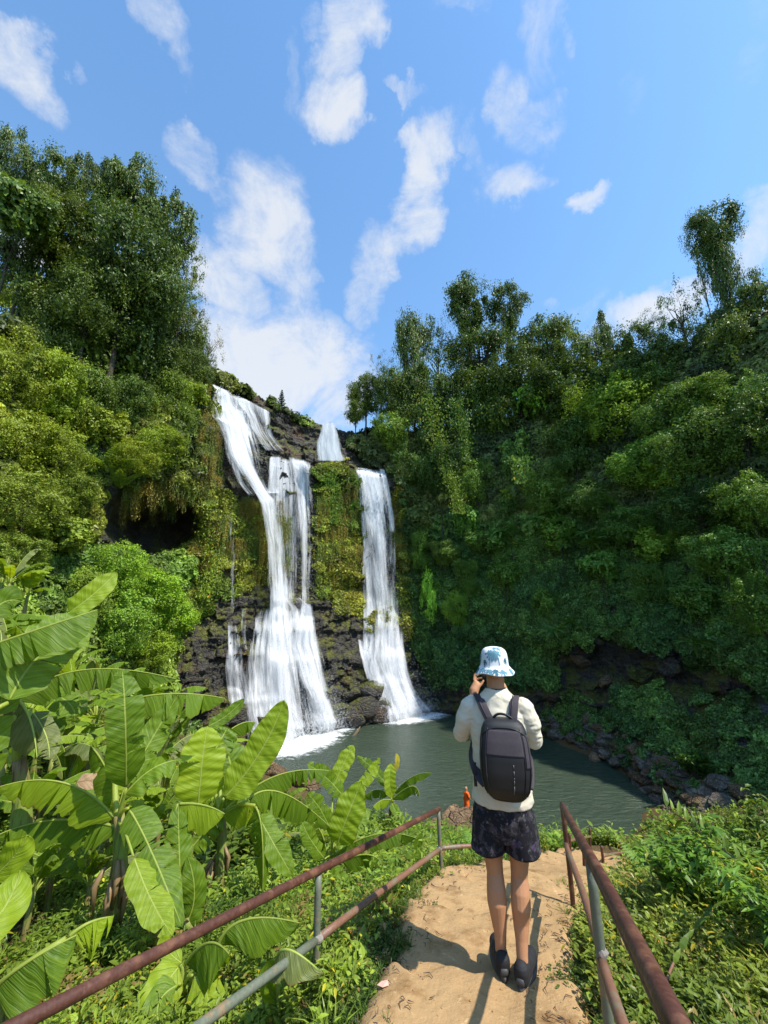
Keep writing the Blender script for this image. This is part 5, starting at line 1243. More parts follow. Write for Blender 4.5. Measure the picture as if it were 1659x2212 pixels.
banana_plant(aty(905, 1885, 6.6), aty(906, 1868, 6.6), .03, [
    L3([(906,1865),(902,1830),(912,1800)], (6.6,6.6,6.6), 18, Fc, 'g', 0), L3([(908,1868),(925,1850),(935,1842)], (6.6,6.5,6.5), 16, Fc, 'g', 1), L3([(904,1868),(890,1850),(878,1842)], (6.6,6.5,6.5), 16, Fc, 'g', 1)], 'banana seedling beside the far post of the left handrail', BP, 9)
banana_plant(aty(-30, 2300, 2.6), aty(-20, 2130, 2.6), .05, [
    L3([(-10,2130),(60,2075),(165,2018)], (2.6,2.6,2.7), 95, H, 'g', 1, -1.1), L3([(150,2020),(195,1990),(246,1978)], (2.75,2.8,2.9), 72, H, 'y', 4, -1.1),
    L3([(-20,1900),(30,1850),(58,1805)], (2.9,2.9,2.9), 60, Fc, 'y', 0), L3([(-30,1990),(10,1960),(44,1880)], (2.7,2.8,2.9), 85, Fc, 'y', 0, -.1)], 'low banana plant in the bottom left corner behind the rusty rail', BP, 10)
banana_plant(aty(395, 2260, 3.4), aty(394, 2130, 3.4), .035, [
    L3([(385,2090),(350,2140),(312,2212)], (3.4,3.3,3.2), 80, Fc, 'y', 0, .1), L3([(400,2080),(450,2035),(497,2062)], (3.4,3.3,3.2), 76, H, 'g', 1, -1.1), L3([(470,2040),(530,1985),(648,1992)], (3.4,3.4,3.4), 66, H, 'g', 1, -1.0),
    L3([(420,2110),(450,2160),(440,2230)], (3.3,3.2,3.1), 66, Fc, 'y', 0), L3([(380,2130),(340,2180),(370,2260)], (3.3,3.2,3.1), 60, Fc, 'g', 0),
    L3([(392,2080),(360,2050),(352,2020)], (3.5,3.5,3.5), 30, Fc, 'y', 0)], 'young banana plant growing under the left handrail with round-tipped leaves', BP, 11)
banana_plant(aty(600, 2290, 3.0), aty(610, 2220, 3.0), .03, [
    L3([(590,2200),(640,2165),(716,2158)], (3.0,3.0,3.0), 40, H, 'y', 2, -1.1), L3([(600,2205),(650,2190),(700,2240)], (2.9,2.8,2.8), 44, H, 'y', 1, -1.0),
    L3([(596,2075),(625,2050),(698,2102)], (2.85,2.75,2.75), 50, H, 'o', 0, -.75), L3([(600,2160),(580,2120),(596,2075)], (2.95,2.9,2.85), 40, Fc, 'g', 0)], 'low banana shoot whose pale leaf drapes over the lower left rail', BP, 12)
# background plants of the grove: generic crowns built once and copied
def generic_banana(seed, nl=9):
    rng = np.random.default_rng(seed); lv = []; Ht = rng.uniform(1.6, 2.2)
    for k in range(nl):
        a = k * 2.4 + rng.uniform(-.4, .4); el = rng.uniform(.35, 1.35); Lf = rng.uniform(1.3, 2.0); d = np.array((math.cos(a), math.sin(a), 0))
        p0 = np.array((0, 0, Ht)) + d * .3 * math.cos(el) + (0, 0, .35 * math.sin(el)); p1 = p0 + (d * math.cos(el) + np.array((0, 0, math.sin(el)))) * Lf * .6
        p2 = p0 + d * Lf * (math.cos(el) * .9 + .15) + np.array((0, 0, Lf * (math.sin(el) * 1.0 - .45)))
        lv.append((p0, p1, p2, rng.uniform(.32, .48), (0, 0, 1) if el < .9 else (-d[0], -d[1], .3), rng.uniform(-.9, .1), rng.choice(['g', 'g', 'y', 'g', 'o']), int(rng.integers(2, 6))))
    return banana_plant((0, 0, 0), (0, 0, Ht), .09, lv, 'banana plant', 'banana plants of the slope grove', seed)
protos = [generic_banana(100 + k) for k in range(4)]
GB_ = [(25,1235,17,.95),(75,1215,18,.9),(120,1275,15,.9),(55,1290,13,.95),(15,1210,20,.9),(150,1330,12,.8),(95,1340,11,.9),(-40,1280,12,1),(40,1360,9.5,.9),(180,1390,10,.8),(10,1420,7.5,.9),(120,1430,8.5,.85),(220,1470,9,.8),
       (300,1530,8.5,.75),(150,1640,6.6,.8),(60,1760,5.6,.8),(330,1640,7.5,.8),(360,1570,9,.7),(200,1840,5.6,.75),(110,1900,5,.7),(250,1700,5.8,.7),(450,1700,8,.7),(130,1560,7,.85),(580,1720,8.8,.6),(420,1600,9.5,.7),(60,2000,4.2,.6),(190,1930,4.8,.55),(640,1705,10.5,.55),(500,1640,10,.65),(330,1830,6.2,.6),(420,1800,7.2,.65),(530,1860,7.5,.55),(350,1740,6.5,.75),(600,1760,9,.6),(680,1820,8.5,.55),(20,1600,6.2,.9)]
glabels = ['yellowish banana plant far up the left slope', 'ragged banana plant deep in the grove', 'leafy banana plant behind the front row']
GO = []
for i, (x, y, d, s) in enumerate(GB_):
    o = protos[i % 4] if i < 4 else copy_tree(protos[i % 4])
    p = aty(x, y, d); z = ground_at(p[0], p[1]); 
    o.location = (p[0], p[1], min(z, p[2] - .9 * s)); sc = s * max(.6, min(1.15, (p[2] - o.location[2]) / 2.0 if p[2] > z else .8)); o.scale = (sc,) * 3
    o.rotation_euler.z = i * 1.9
    o['band'] = 0 if d >= 12 else 1 if d >= 8 else 2; GO.append((x, o))
for band in range(3):
    for k, (x, o) in enumerate(sorted([q for q in GO if q[1].get('band') == band], key=lambda q: q[0])):
        o['label'] = '%s, %s from the left picture edge' % (glabels[band], (ORD + ['fifteenth', 'sixteenth', 'seventeenth', 'eighteenth'])[k]); del o['band']
# stray dry leaf
p = aty(165, 1690, 4.6)
A, UV = banana_leaf((0, 0, 0), (.12, 0, .03), (.26, .05, -.03), .14, (0, -.8, .5), .1, 5, 0)
link('dry_leaf', acc_mesh(A, UV, 'dry_leaf', M['banana_dry']), label='curled pale brown dry leaf caught among the banana stalks', cat='leaf', loc=p)

# ------------------------------------------------------------------ small plants
def leaves6(C, Dv, N, L, rng, aspect=.45, curve=.25):
    """leaf with a pointed oval outline folded on its midrib and bent down; C base points, Dv direction"""
    n = len(C); L = np.broadcast_to(L, (n,))[:, None]; Dv = unit(Dv); N = unit(N - Dv * (N * Dv).sum(1, keepdims=True)); Wd = np.cross(Dv, N)
    def pt(t, w): return C + Dv * L * t - N * L * curve * t * t + Wd * L * w * aspect + N * L * abs(w) * .22 * aspect
    V = np.stack([pt(0, 0), pt(.3, .5), pt(.68, .38), pt(1, 0), pt(.68, -.38), pt(.3, -.5), pt(.35, 0), pt(.7, 0)], 1).reshape(-1, 3)
    f = np.array([[0, 6, 1], [1, 6, 2], [6, 7, 2], [2, 7, 3], [0, 5, 6], [5, 4, 6], [6, 4, 7], [4, 3, 7]])
    T = (np.arange(n)[:, None, None] * 8 + f[None]).reshape(-1, 3)
    return V, T, np.repeat(rng.random(n), 8)
def herb(seed, stems, lps, L, aspect, spread=.5, hgt=1.0, mt='herb_leaf', elev=.3):
    rng = np.random.default_rng(seed); C = []; Dv = []; A = Acc()
    for s in range(stems):
        a = rng.uniform(0, 6.28); sp_ = rng.uniform(.1, spread); h = hgt * rng.uniform(.5, 1); base = rng.normal(size=3) * .10 * (1, 1, 0)
        tip = base + (math.cos(a) * sp_, math.sin(a) * sp_, h); mid = (base + tip) / 2 + (0, 0, h * .12); t = np.linspace(.15, 1, lps)
        pts = bez(base, mid, tip, np.linspace(0, 1, 6)); A.tube(pts, np.linspace(.012, .005, 6), 3, a=.3, cap=False)
        p = bez(base, mid, tip, t); an = np.arange(lps) * 2.4 + a; C.append(p); Dv.append(np.stack([np.cos(an), np.sin(an), np.full(lps, elev) + rng.normal(size=lps) * .3], 1))
    C = np.concatenate(C); Dv = np.concatenate(Dv)
    V, T, lv = leaves6(C, Dv, np.tile((0, 0, 1.0), (len(C), 1)) + rng.normal(size=C.shape) * .25, L * rng.uniform(.6, 1.3, len(C)), rng, aspect)
    A.add(V, t=T, a=0); A.A[-1] = lv
    return A.mesh('herb', [M[mt]], False)
def tuft(seed, n, mt='herb_leaf', w=.022, lean=.6):
    rng = np.random.default_rng(seed); V = []; Q = []; T = []; lv = []; k = 0
    for i in range(n):
        a = rng.uniform(0, 6.28); h = rng.uniform(.5, 1.1); l = rng.uniform(.15, lean); b0 = rng.normal(size=3) * .12 * (1, 1, 0); d = np.array((math.cos(a), math.sin(a), 0)); s = np.array((-d[1], d[0], 0))
        for q, t in enumerate((0, .4, .75)):
            c = b0 + d * l * t * t * 1.2 + (0, 0, h * (t - .32 * t * t * l * 2)); ww = w * (1 - .35 * t); V += [c - s * ww, c + s * ww]
        V.append(b0 + d * l * 1.3 + (0, 0, h * (1 - .36 * l * 2)))
        Q += [[k, k + 1, k + 3, k + 2], [k + 2, k + 3, k + 5, k + 4]]; T.append([k + 4, k + 5, k + 6]); k += 7; lv += [rng.random()] * 7
    return mesh_np('tuft', np.array(V), [np.array(Q), np.array(T)], [M[mt]], False, attrs={'lv': np.array(lv)})
def frond(seed, n=15, L=1.0):
    rng = np.random.default_rng(seed); t = np.linspace(.12, .99, n); P0, P1, P2 = np.zeros(3), np.array((.45, 0, .40)), np.array((1.0, 0, .12))
    c = bez(P0, P1, P2, t); T = unit(np.gradient(c, axis=0)); w = np.sin(np.clip(t * 1.05, 0, 1) * math.pi * .86 + .32) ** .8 * .30 * (1.05 - t * .75)
    C = np.concatenate([c, c]); B = np.concatenate([np.tile((0, 1.0, 0), (n, 1)), np.tile((0, -1.0, 0), (n, 1))]); TT = np.concatenate([T, T])
    Dv = B + TT * .35 + (0, 0, -.12); N = np.cross(TT, (0, 1.0, 0)) * -1
    V, Tr, lv = leaves6(C, Dv, np.tile((0, 0, 1.0), (2 * n, 1)), np.concatenate([w, w]), rng, .30, .18)
    A = Acc(); A.tube(bez(P0, P1, P2, np.linspace(0, 1, 9)), np.linspace(.012, .003, 9), 4, a=.9); A.add(V, t=Tr); A.A[-1] = lv
    return A.mesh('frond', [M['fern']], False)
FR = [frond(1), frond(2, 18)]
def fern(pos, s, nf, seed, label, tint=(1, 1, 1), group='ferns on the slope', lift=.35, az=None):
    rng = np.random.default_rng(seed); root = empty('fern', pos, label, 'fern', group)
    for k in range(nf):
        o = link('frond', FR[k % 2], root); a = k * 6.283 / nf + rng.uniform(-.3, .3) if az is None else az[k]
        o.rotation_euler = Euler((rng.uniform(-.25, .25), -rng.uniform(lift, lift + .5), a)); o.scale = (s * rng.uniform(.75, 1.1),) * 3; o.color = (*tint, 1)
    return root
def shrub_mesh(seed, n, L, aspect, h=1.0):
    rng = np.random.default_rng(seed); A = Acc(); C = []; Dv = []
    for s in range(16):
        a = rng.uniform(0, 6.28); r = rng.uniform(.15, .75); tip = np.array((math.cos(a) * r, math.sin(a) * r, h * rng.uniform(.55, 1.05))); mid = tip * (.35, .35, .65)
        A.tube(bez(np.zeros(3), mid, tip, np.linspace(0, 1, 7)), np.linspace(.014, .004, 7), 4, a=.2, cap=False)
        m = n // 16; t = rng.uniform(.3, 1, m) ** .8; p = bez(np.zeros(3), mid, tip, t); an = rng.uniform(0, 6.28, m)
        C.append(p + rng.normal(size=p.shape) * .035); Dv.append(np.stack([np.cos(an), np.sin(an), rng.normal(size=m) * .35 + .15], 1))
    C = np.concatenate(C); Dv = np.concatenate(Dv)
    V, T, lv = leaves6(C, Dv, np.tile((0, 0, 1.0), (len(C), 1)) + rng.normal(size=C.shape) * .3, L * rng.uniform(.55, 1.25, len(C)), rng, aspect, .35)
    A2 = Acc(); A2.add(V, t=T); A2.A[-1] = lv
    return A.mesh('stems', [M['bark']]), A2.mesh('foliage', [M['shrub_leaf']], False)
SH = [shrub_mesh(1, 1300, .10, .32), shrub_mesh(2, 1100, .105, .48), shrub_mesh(3, 1600, .09, .26), shrub_mesh(4, 1000, .15, .20)]
def shrub(x, y, s, h, tint, label, group='shrubs in the thicket right of the path', k=0, sink=.08, name='shrub'):
    z = ground_at(x, y) - sink; root = empty(name, (x, y, z), label, 'shrub', group); root.rotation_euler.z = x * 7 + y * 3
    st = link('stems', SH[k][0], root); fo = link('foliage', SH[k][1], root); st.scale = fo.scale = (s, s, h); fo.color = (*tint, 1)
    return root
rs = random.Random(5)
for i in range(74):
    while True:
        x = rs.uniform(1.35, 7.5); y = rs.uniform(1.3, 10)
        d, _ = path_dist(np.array([x]), np.array([y])); px, py, _d = proj((x, y, ground_at(x, y)))
        if d[0] > .55 + .06 * y and px < 1900 and py < 2500 and px > 1250 + max(0, (1900 - py)) * .15: break
    big = x > 2.2; t = rs.choice([(1.7, 1.55, 1.1), (1.4, 1.45, 1.0), (1.2, 1.4, 1.1), (2.0, 1.7, .9)])
    shrub(x, y, rs.uniform(.35, .6) * (1.25 if big else .7), rs.uniform(.35, .62) * (1.2 if big else .6), t, 'bushy green herb shrub crowded in the sunny thicket right of the path', k=rs.randrange(4))
for (px, py, d, s, h, t, lb) in [(1560,1750,5.2,.6,.7,(1.5,1.2,.6),'tall yellow-tinged shrub with grassy tips at the top of the right thicket'),(1640,1715,4.6,.6,.7,(1.1,1.0,.7),'tallest shrub at the right picture edge before the dark bank'),
                                 (1440,1800,6.0,.7,.9,(1.2,1.15,.8),'leafy shrub behind the fern fronds right of the path'),(1510,1690,26,2.6,2.0,(.5,.7,.5),'round dark green bush on the gravel by the water of the right bank')]:
    p = aty(px, py, d); z = ground_at(p[0], p[1]); o = shrub(p[0], p[1], s, (min(max(h * .7, (p[2] - z)), 1.3) if d < 20 else h), t, lb, None, k=1)
    if d > 20: o.location = surf_hit(px, py)
fl = 'fern with bright feathery fronds beside the path'
for i, (px, py, d, s, nf, lb, tint) in enumerate([(1395,1835,5.6,.62,9,'large bright fern standing above the right handrail against the pool',(1.2,1.2,1.3)),(1450,1850,5.2,.55,8,'second fern just right of the large bright one',(1.1,1.1,1.1)),(1330,1990,3.4,.32,7,'small fern under the right handrail with pale fronds',(1.1,1.15,1)),
        (1410,1900,4.4,.45,8,'fern low in the thicket below the large bright fern',(1,1.05,1)),(1010,1880,6.4,.50,8,'fern at the left of the man\'s legs behind the cross pipe',(.95,1.15,1)),(1050,1870,7.0,.5,8,fl,(.9,1.1,1)),(985,1905,6.0,.42,8,fl,(1,1.15,1)),(930,1870,8.0,.5,7,fl,(.9,1.1,1)),
        (1200,1830,8.5,.5,8,fl,(1,1.1,1)),(1240,1830,9.0,.5,8,fl,(1,1.1,1)),(1150,1830,9.5,.5,8,fl,(1,1.1,1)),(880,1760,12,.6,8,'fern on the brow of the slope near the distant banana plant',(1,1.1,1.1)),(900,1790,11,.5,8,fl,(1,1.1,1)),(1030,1920,5.6,.4,8,fl,(.9,1.1,1)),
        (1020,1850,8.2,.5,8,fl,(.9,1.1,1)),(960,1840,9.0,.5,8,fl,(.9,1.1,1)),(1085,1855,8.0,.5,8,fl,(.9,1.1,1)),(860,1890,6.8,.4,7,fl,(.8,1,1)),(820,1925,6.0,.4,7,fl,(.8,1,1))]):
    p = aty(px, py, d); z = ground_at(p[0], p[1]); fern((p[0], p[1], z), s, nf, i, lb, tint, 'ferns on the slope' if lb == fl else None)
# palm-like fronds high on the left slope
for i, (px, py, s) in enumerate([(232,1020,3.2),(262,1055,2.6),(150,1075,2.2)]):
    h = wall_hit(px, py, 1.2); fern(h, s, 7, 60 + i, ['wide palm-like fern with arching fronds on the left slope above the cave','lower palm-like fern right above the cave mouth','palm-like fern left of the cave among yellow bushes'][i], (1.0, .95, .8), None, .1)
# broad-leaved plants in the shade of the right wall
RW = []
def rosette_mesh(seed):
    rng = np.random.default_rng(seed); A = Acc(); n = 13; a = np.arange(n) * 2.4; C = np.zeros((n, 3)); C[:, 2] = .2; Dv = np.stack([np.cos(a), np.sin(a), rng.uniform(.0, 1.1, n)], 1)
    V, T, lv = leaves6(C, Dv, np.tile((0, 0, 1.0), (n, 1)), rng.uniform(.8, 1.2, n), rng, .24, .6); A.add(V, t=T); A.A[-1] = lv; A.tube([(0, 0, -.4), (0, 0, .25)], [.05, .03], 5, a=.3)
    return A.mesh('broad_leaved_plant', [M['shrub_leaf']], False)
RM = [rosette_mesh(k) for k in range(3)]
rs2 = random.Random(9)
for i in range(46):
    if i < 32: x, y = rs2.uniform(1090, 1330), rs2.uniform(1060, 1190)
    else: x, y = rs2.uniform(1040, 1560), rs2.uniform(1150, 1420)
    h = wall_hit(x, y, 3.2)
    o = link('broad_leaved_plant', RM[i % 3], label='dark broad-leaved plant with long drooping leaves on the shaded right wall', cat='plant', group='broad-leaved plants on the right wall', loc=h)
    s = rs2.uniform(1.0, 1.6); o.scale = (s, s, s); o.rotation_euler = (.5, rs2.uniform(-.3, .1), rs2.uniform(0, 6.28)); o.color = rs2.choice([(.8, 1.0, 1.3, 1), (1.1, 1.3, 1.6, 1), (.7, .95, 1.1, 1)])
# arching cane with lance-shaped leaves at the right
def cane(a, m, e, d, label, n=20, L=.13):
    pa, pm, pe = aty(*a, d), aty(*m, d * .9), aty(*e, d * .8); o = pe.copy(); t = np.linspace(0, 1, 16); rng = np.random.default_rng(int(a[0]))
    P = bez(pe - o, 2 * (pm - o) - (pa - o + pe - o) / 2, pa - o, t); root = empty('arching_cane', o, label, 'plant')
    A = Acc(); A.tube(P, np.linspace(.007, .003, 16), 6); link('stem', A.mesh('stem', [M['rust_light']]), root)
    t = np.linspace(.1, 1, n); C = bez(pe - o, 2 * (pm - o) - (pa - o + pe - o) / 2, pa - o, t); T = unit(np.gradient(C, axis=0)); sd = np.where(np.arange(n) % 2, 1, -1)[:, None]
    Dv = T * .6 + np.array((.3, -.3, .8)) * sd
    V, Tr, lv = leaves6(C, Dv, np.tile((0, -.6, .8), (n, 1)) + rng.normal(size=C.shape) * .3, L * rng.uniform(.7, 1.3, n), rng, .30, .3)
    for k in range(n):
        f = link('leaf', leaf_mesh('leaf', V[k * 8:k * 8 + 8], Tr[k * 8:k * 8 + 8] - k * 8, lv[k * 8:k * 8 + 8], [M['shrub_leaf']]), root); f.color = (1.3, 1.2, .8, 1)
cane((1440, 1745), (1530, 1810), (1680, 1930), 4.4, 'long reddish cane with lance-shaped yellow-green leaves arching over the right thicket')
cane((1560, 1950), (1490, 2020), (1440, 2120), 3.2, 'shorter leafy cane leaning left in the right thicket', 14, .10)

# ground cover on the slopes
HV = [herb(1, 8, 8, .15, .62, .55, .8), herb(2, 7, 9, .17, .40, .5, 1.0), herb(3, 10, 6, .13, .75, .7, .5), tuft(4, 34), tuft(5, 26, lean=.9, w=.03), herb(6, 6, 7, .22, .30, .5, 1.0), herb(7, 12, 5, .10, .7, .9, .35), herb(8, 5, 6, .26, .55, .5, .8)]
def cover(name, n, dist, tones, vids, srange, label, cat, seed, cond, gaps=False):
    rng = np.random.default_rng(seed); P = []; tries = 0
    while len(P) < n and tries < 60:
        tries += 1
        m = n * 2
        # positions spread evenly over the picture, i.e. denser close to the viewer
        r = 1.0 * (dist / 1.0) ** rng.random(m) ; a = rng.uniform(-1.05, 1.05, m); x, y = r * np.sin(a), r * np.cos(a)
        d, _ = path_dist(x, y); ok = cond(x, y, d) ; P += list(np.stack([x[ok], y[ok]], 1))
    P = np.array(P[:n]); z = terrain_z(P[:, 0], P[:, 1]); ok = z > WATER + .2; P = P[ok]; z = z[ok]; n = len(P)
    r = np.hypot(P[:, 0], P[:, 1]); f = np.clip(fbm(np.stack([P[:, 0], P[:, 1], z], 1) / 1.6, 3, seed) * 1.5 + .5, 0, 1)[:, None]
    if gaps:
        gk = fbm(np.stack([P[:, 0], P[:, 1], z * 0], 1) / .55, 3, seed + 7) > -.16; P, z, r, f = P[gk], z[gk], r[gk], f[gk]; n = len(P)
    c = ((1 - f) * np.array(tones[0]) + f * np.array(tones[1])) * rng.uniform(.7, 1.25, (n, 1))
    dead = rng.random(n) < tones[3]; c[dead] = np.array(tones[2])
    s = rng.uniform(*srange, n) * np.clip(.55 + r / 13, .6, 1.35)
    rot = np.stack([rng.uniform(-.25, .25, n), rng.uniform(-.25, .25, n), rng.uniform(0, 6.28, n)], 1)
    scatter(name, np.stack([P[:, 0], P[:, 1], z - .01], 1), rot, s, c, rng.choice(vids, n), HV, label, cat)
cover('undergrowth', 13000, 17, ((.085, .150, .022), (.235, .315, .040), (.26, .18, .06), .05), [0, 0, 1, 1, 2, 2, 3, 5, 6, 7], (.16, .36), 'dense sunlit undergrowth covering the slope below the banana plants', 'undergrowth', 21, lambda x, y, d: (d > .16) & (x < .25 * y + .1), True)
cover('thicket_herbs', 12000, 13, ((.090, .150, .024), (.33, .38, .055), (.34, .26, .09), .09), [0, 0, 1, 2, 2, 3, 4, 5, 6, 6], (.13, .34), 'dense weeds and grass on the bank right of the path', 'weeds', 22, lambda x, y, d: (d > .14) & (x > .25 * y) & (y > -.2))
cover('dry_litter', 3500, 12, ((.20, .13, .06), (.36, .26, .13), (.12, .08, .04), .2), [2, 6, 6], (.10, .20), 'brown dry leaves lying between the weeds under the banana plants', 'litter', 27, lambda x, y, d: (d > .1) & (x < .2 * y))
cover('path_edge_weeds', 5200, 8, ((.07, .125, .020), (.19, .26, .035), (.24, .16, .06), .10), [0, 2, 2, 3, 6, 6], (.10, .20), 'low weeds creeping along both edges of the dirt path', 'weeds', 23, lambda x, y, d: (d > -.10 + .08 * np.sin(x * 9 + y * 7) + .05 * np.sin(x * 23 - y * 17)) & (d < .38))
cover('slope_cover', 7000, 34, ((.12, .21, .028), (.24, .34, .045), (.28, .24, .06), .02), [0, 1, 2, 5, 7], (.30, .5), 'bright green creeping plants on the slope above the pool', 'ground cover', 24, lambda x, y, d: (d > .2) & (y > 5.5))
cover('valley_bushes', 1500, 34, ((.08, .14, .022), (.19, .26, .040), (.2, .15, .05), .02), [0, 1, 5, 7], (.5, .9), 'leafy low bushes on the left flank of the valley', 'bushes', 25, lambda x, y, d: (x < -.25 * y) & (y > 7))
# dead leaves and twigs along the path edge
rng = np.random.default_rng(31); A = Acc()
for k in range(900):
    s = rng.uniform(0, len(PC) - 90); i = int(s); sg = rng.choice([-1, 1]); q = PC[i]; e = PC[i + 1] - PC[i]; nn = np.array((e[1], -e[0])) / (np.hypot(e[0], e[1]) + 1e-9)
    u = rng.normal(.84, .22) * q[3] / 2 * sg; x, y = q[0] + nn[0] * u, q[1] + nn[1] * u
    if y < 1: continue
    z = ground_at(x, y) + .008; a = rng.uniform(0, 6.28); l = rng.uniform(.015, .07)
    A.tube([(x, y, z), (x + math.cos(a) * l * .5, y + math.sin(a) * l * .5, z + .006), (x + math.cos(a + .5) * l, y + math.sin(a + .5) * l, z)], [.0025, .003, .001], 4)
link('twig_litter', A.mesh('twig_litter', [M['wood']]), label='brown twigs and dry leaf stalks scattered along the dirt path edges', cat='litter', kind='stuff')
rng = np.random.default_rng(33); P = []
while len(P) < 500:
    i = int(rng.uniform(30, len(PC) - 80)); q = PC[i]; u = rng.uniform(-.95, .95) * q[3] / 2; x, y = q[0] + u, q[1]; P.append((x, y, ground_at(x, y)))
scatter('path_grit', np.array(P), rng.uniform(0, 6, (500, 3)), rng.uniform(.003, .011, 500), np.ones((500, 3)), rng.integers(0, 3, 500), [rock_mesh(70 + i, M['dirt'], .7) for i in range(3)], 'small clods and pebbles lying on the dirt path', 'gravel')
# pinkish scrap
p = atz(826, 2172, .02); p[2] = ground_at(p[0], p[1]) + .012
V = np.array([(-.03, 0, 0), (0, -.02, .004), (.035, -.005, .002), (.03, .018, .010), (-.005, .02, .003)]); me = mesh_np('paper_scrap', np.vstack([V, V - (0, 0, .002)]), [np.array([[0, 1, 2, 3, 4], [9, 8, 7, 6, 5]]), np.array([[i, (i + 1) % 5, (i + 1) % 5 + 5, i + 5] for i in range(5)])[:, ::-1]], [M['paper']], False)
link('paper_scrap', me, label='small pinkish paper scrap on the dirt at the left path edge', cat='litter', loc=p)
# ------------------------------------------------------------------ handrails
def pipe(name, a, b_, r, mt, parent, o=(0, 0, 0), wob=.004):
    a = np.array(a) - o; b_ = np.array(b_) - o; t = np.linspace(0, 1, 12)[:, None]; P = a + (b_ - a) * t + np.sin(t * 5) * wob
    A = Acc(); A.tube(P, r, 16); return link(name, A.mesh(name, [M[mt]]), parent)
o = np.array((-.40, 2.98, -.2)); hr = empty('handrail', o, 'rusty left handrail of two pipes on grey posts between banana plants and path', 'handrail')
PR = .0215
tf, tn = np.array((.557, 4.76, .15)), np.array((-.40, 2.98, .54)); dv = (tf - tn) / 1.78
pipe('top_rail', tn - dv * 2.05, tf + dv * .02, PR * 1.04, 'rust', hr, o)
lf, ln = np.array((.557, 4.76, -.197)), np.array((-.395, 2.98, .195)); dl = (lf - ln) / 1.78
pipe('lower_rail', ln + dl * .02, lf, PR, 'rust_light', hr, o); pipe('lower_rail', ln - dl * 1.7, ln - dl * .015, PR * 1.02, 'galv', hr, o)
pipe('post', (tn[0] - .002, tn[1], -.45), (tn[0], tn[1], tn[2] - .018), PR * .98, 'galv', hr, o); pipe('post', (tf[0] + .012, tf[1], -.75), (tf[0], tf[1], tf[2] - .01), PR * .9, 'galv', hr, o)
pipe('cross_pipe', lf, (1.16, 4.95, -.25), PR * .9, 'rust_light', hr, o); pipe('post', (1.16, 4.95, -.9), (1.16, 4.95, -.2), PR * .9, 'rust', hr, o)
def weld(p, s, parent, o):
    bm = bmesh.new(); bmesh.ops.create_icosphere(bm, subdivisions=2, radius=1)
    for v in bm.verts: v.co *= 1 + .15 * math.sin(v.co.x * 9 + v.co.z * 7)
    me = bpy.data.meshes.new('weld'); bm.to_mesh(me); bm.free(); me.materials.append(M['weld'])
    w = link('weld', me, parent, loc=np.array(p) - o); w.scale = (s, s, s * 1.1)
weld(ln, .030, hr, o); weld(lf, .026, hr, o)
o = np.array((1.64, 4.28, -.25)); hr = empty('handrail', o, 'dark rusty right handrail with a ribbed top rail running down beside the man', 'handrail')
tf, tn = np.array((1.64, 4.28, .38)), np.array((.94, 2.18, 1.0)); dv = (tf - tn) / 2.1
pipe('top_rail', tn - dv * 1.5, tf, PR * 1.05, 'rust', hr, o); pipe('rail_rib', tn - dv * 1.5 + (-.018, -.004, -.013), tf + (-.018, 0, -.013), .008, 'rust', hr, o, .004)
lf, ln = np.array((1.64, 4.28, .066)), np.array((.945, 2.18, .655)); dl = (lf - ln) / 2.1
pipe('lower_rail', ln + dl * .02, lf, PR, 'rust_light', hr, o); pipe('lower_rail', ln + (-.0, 0, -.03) - dl * 1.3, ln + (0, 0, -.03), PR, 'rust_light', hr, o)
pipe('post', (1.65, 4.28, -.45), (1.64, 4.28, .37), PR * .95, 'rust', hr, o); pipe('post', (.945, 2.18, -.1), (.94, 2.18, .985), PR, 'galv', hr, o)
weld(ln, .027, hr, o); weld(lf, .024, hr, o)
lh = [('small far handrail of thin rusty posts around the lower bend of the path', [((1299,1827),(1304,1876),7.4),((1339,1818),(1342,1850),9.0),((1260,1830),(1261,1884),6.3)], [((1303,1850),7.4,(1351,1839),9.0)]),
      ('short rusty rail piece behind the far post of the right handrail', [((1274,1788),(1274,1842),9.6),((1230,1800),(1231,1870),7.0)], [((1229,1817),7.0,(1276,1806),9.6)])]
for lb, posts, rails in lh:
    o = aty(*posts[0][1], posts[0][2]); o[2] -= .1; root = empty('path_rail', o, lb, 'handrail')
    for a, c, d in posts: pipe('post', aty(*a, d), aty(*c, d) - (0, 0, .15), .02, 'rust', root, o)
    for a, d1, c, d2 in rails: pipe('rail', aty(*a, d1), aty(*c, d2), .018, 'rust_light', root, o)

# ------------------------------------------------------------------ people
def loft(secs, n=28, ex=2.0, cap=True):
    """secs: (cx, cy, z, rx, ry) from bottom to top; superellipse sections"""
    a = np.linspace(0, 2 * math.pi, n, endpoint=False); ca, sa = np.cos(a), np.sin(a)
    V = np.concatenate([np.stack([s[0] + s[3] * np.sign(ca) * np.abs(ca) ** (2 / ex), s[1] + s[4] * np.sign(sa) * np.abs(sa) ** (2 / ex), np.full(n, s[2])], 1) for s in secs])
    q = np.concatenate([np.stack([k * n + np.arange(n), k * n + (np.arange(n) + 1) % n, (k + 1) * n + (np.arange(n) + 1) % n, (k + 1) * n + np.arange(n)], 1) for k in range(len(secs) - 1)])
    tr = np.zeros((0, 3), int)
    if cap:
        e = len(V); V = np.vstack([V, [secs[0][:3]], [secs[-1][:3]]]); i = np.arange(n); j = (i + 1) % n
        tr = np.vstack([np.stack([j, i, np.full(n, e)], 1), np.stack([(len(secs) - 1) * n + i, (len(secs) - 1) * n + j, np.full(n, e + 1)], 1)])
    return V, q, tr
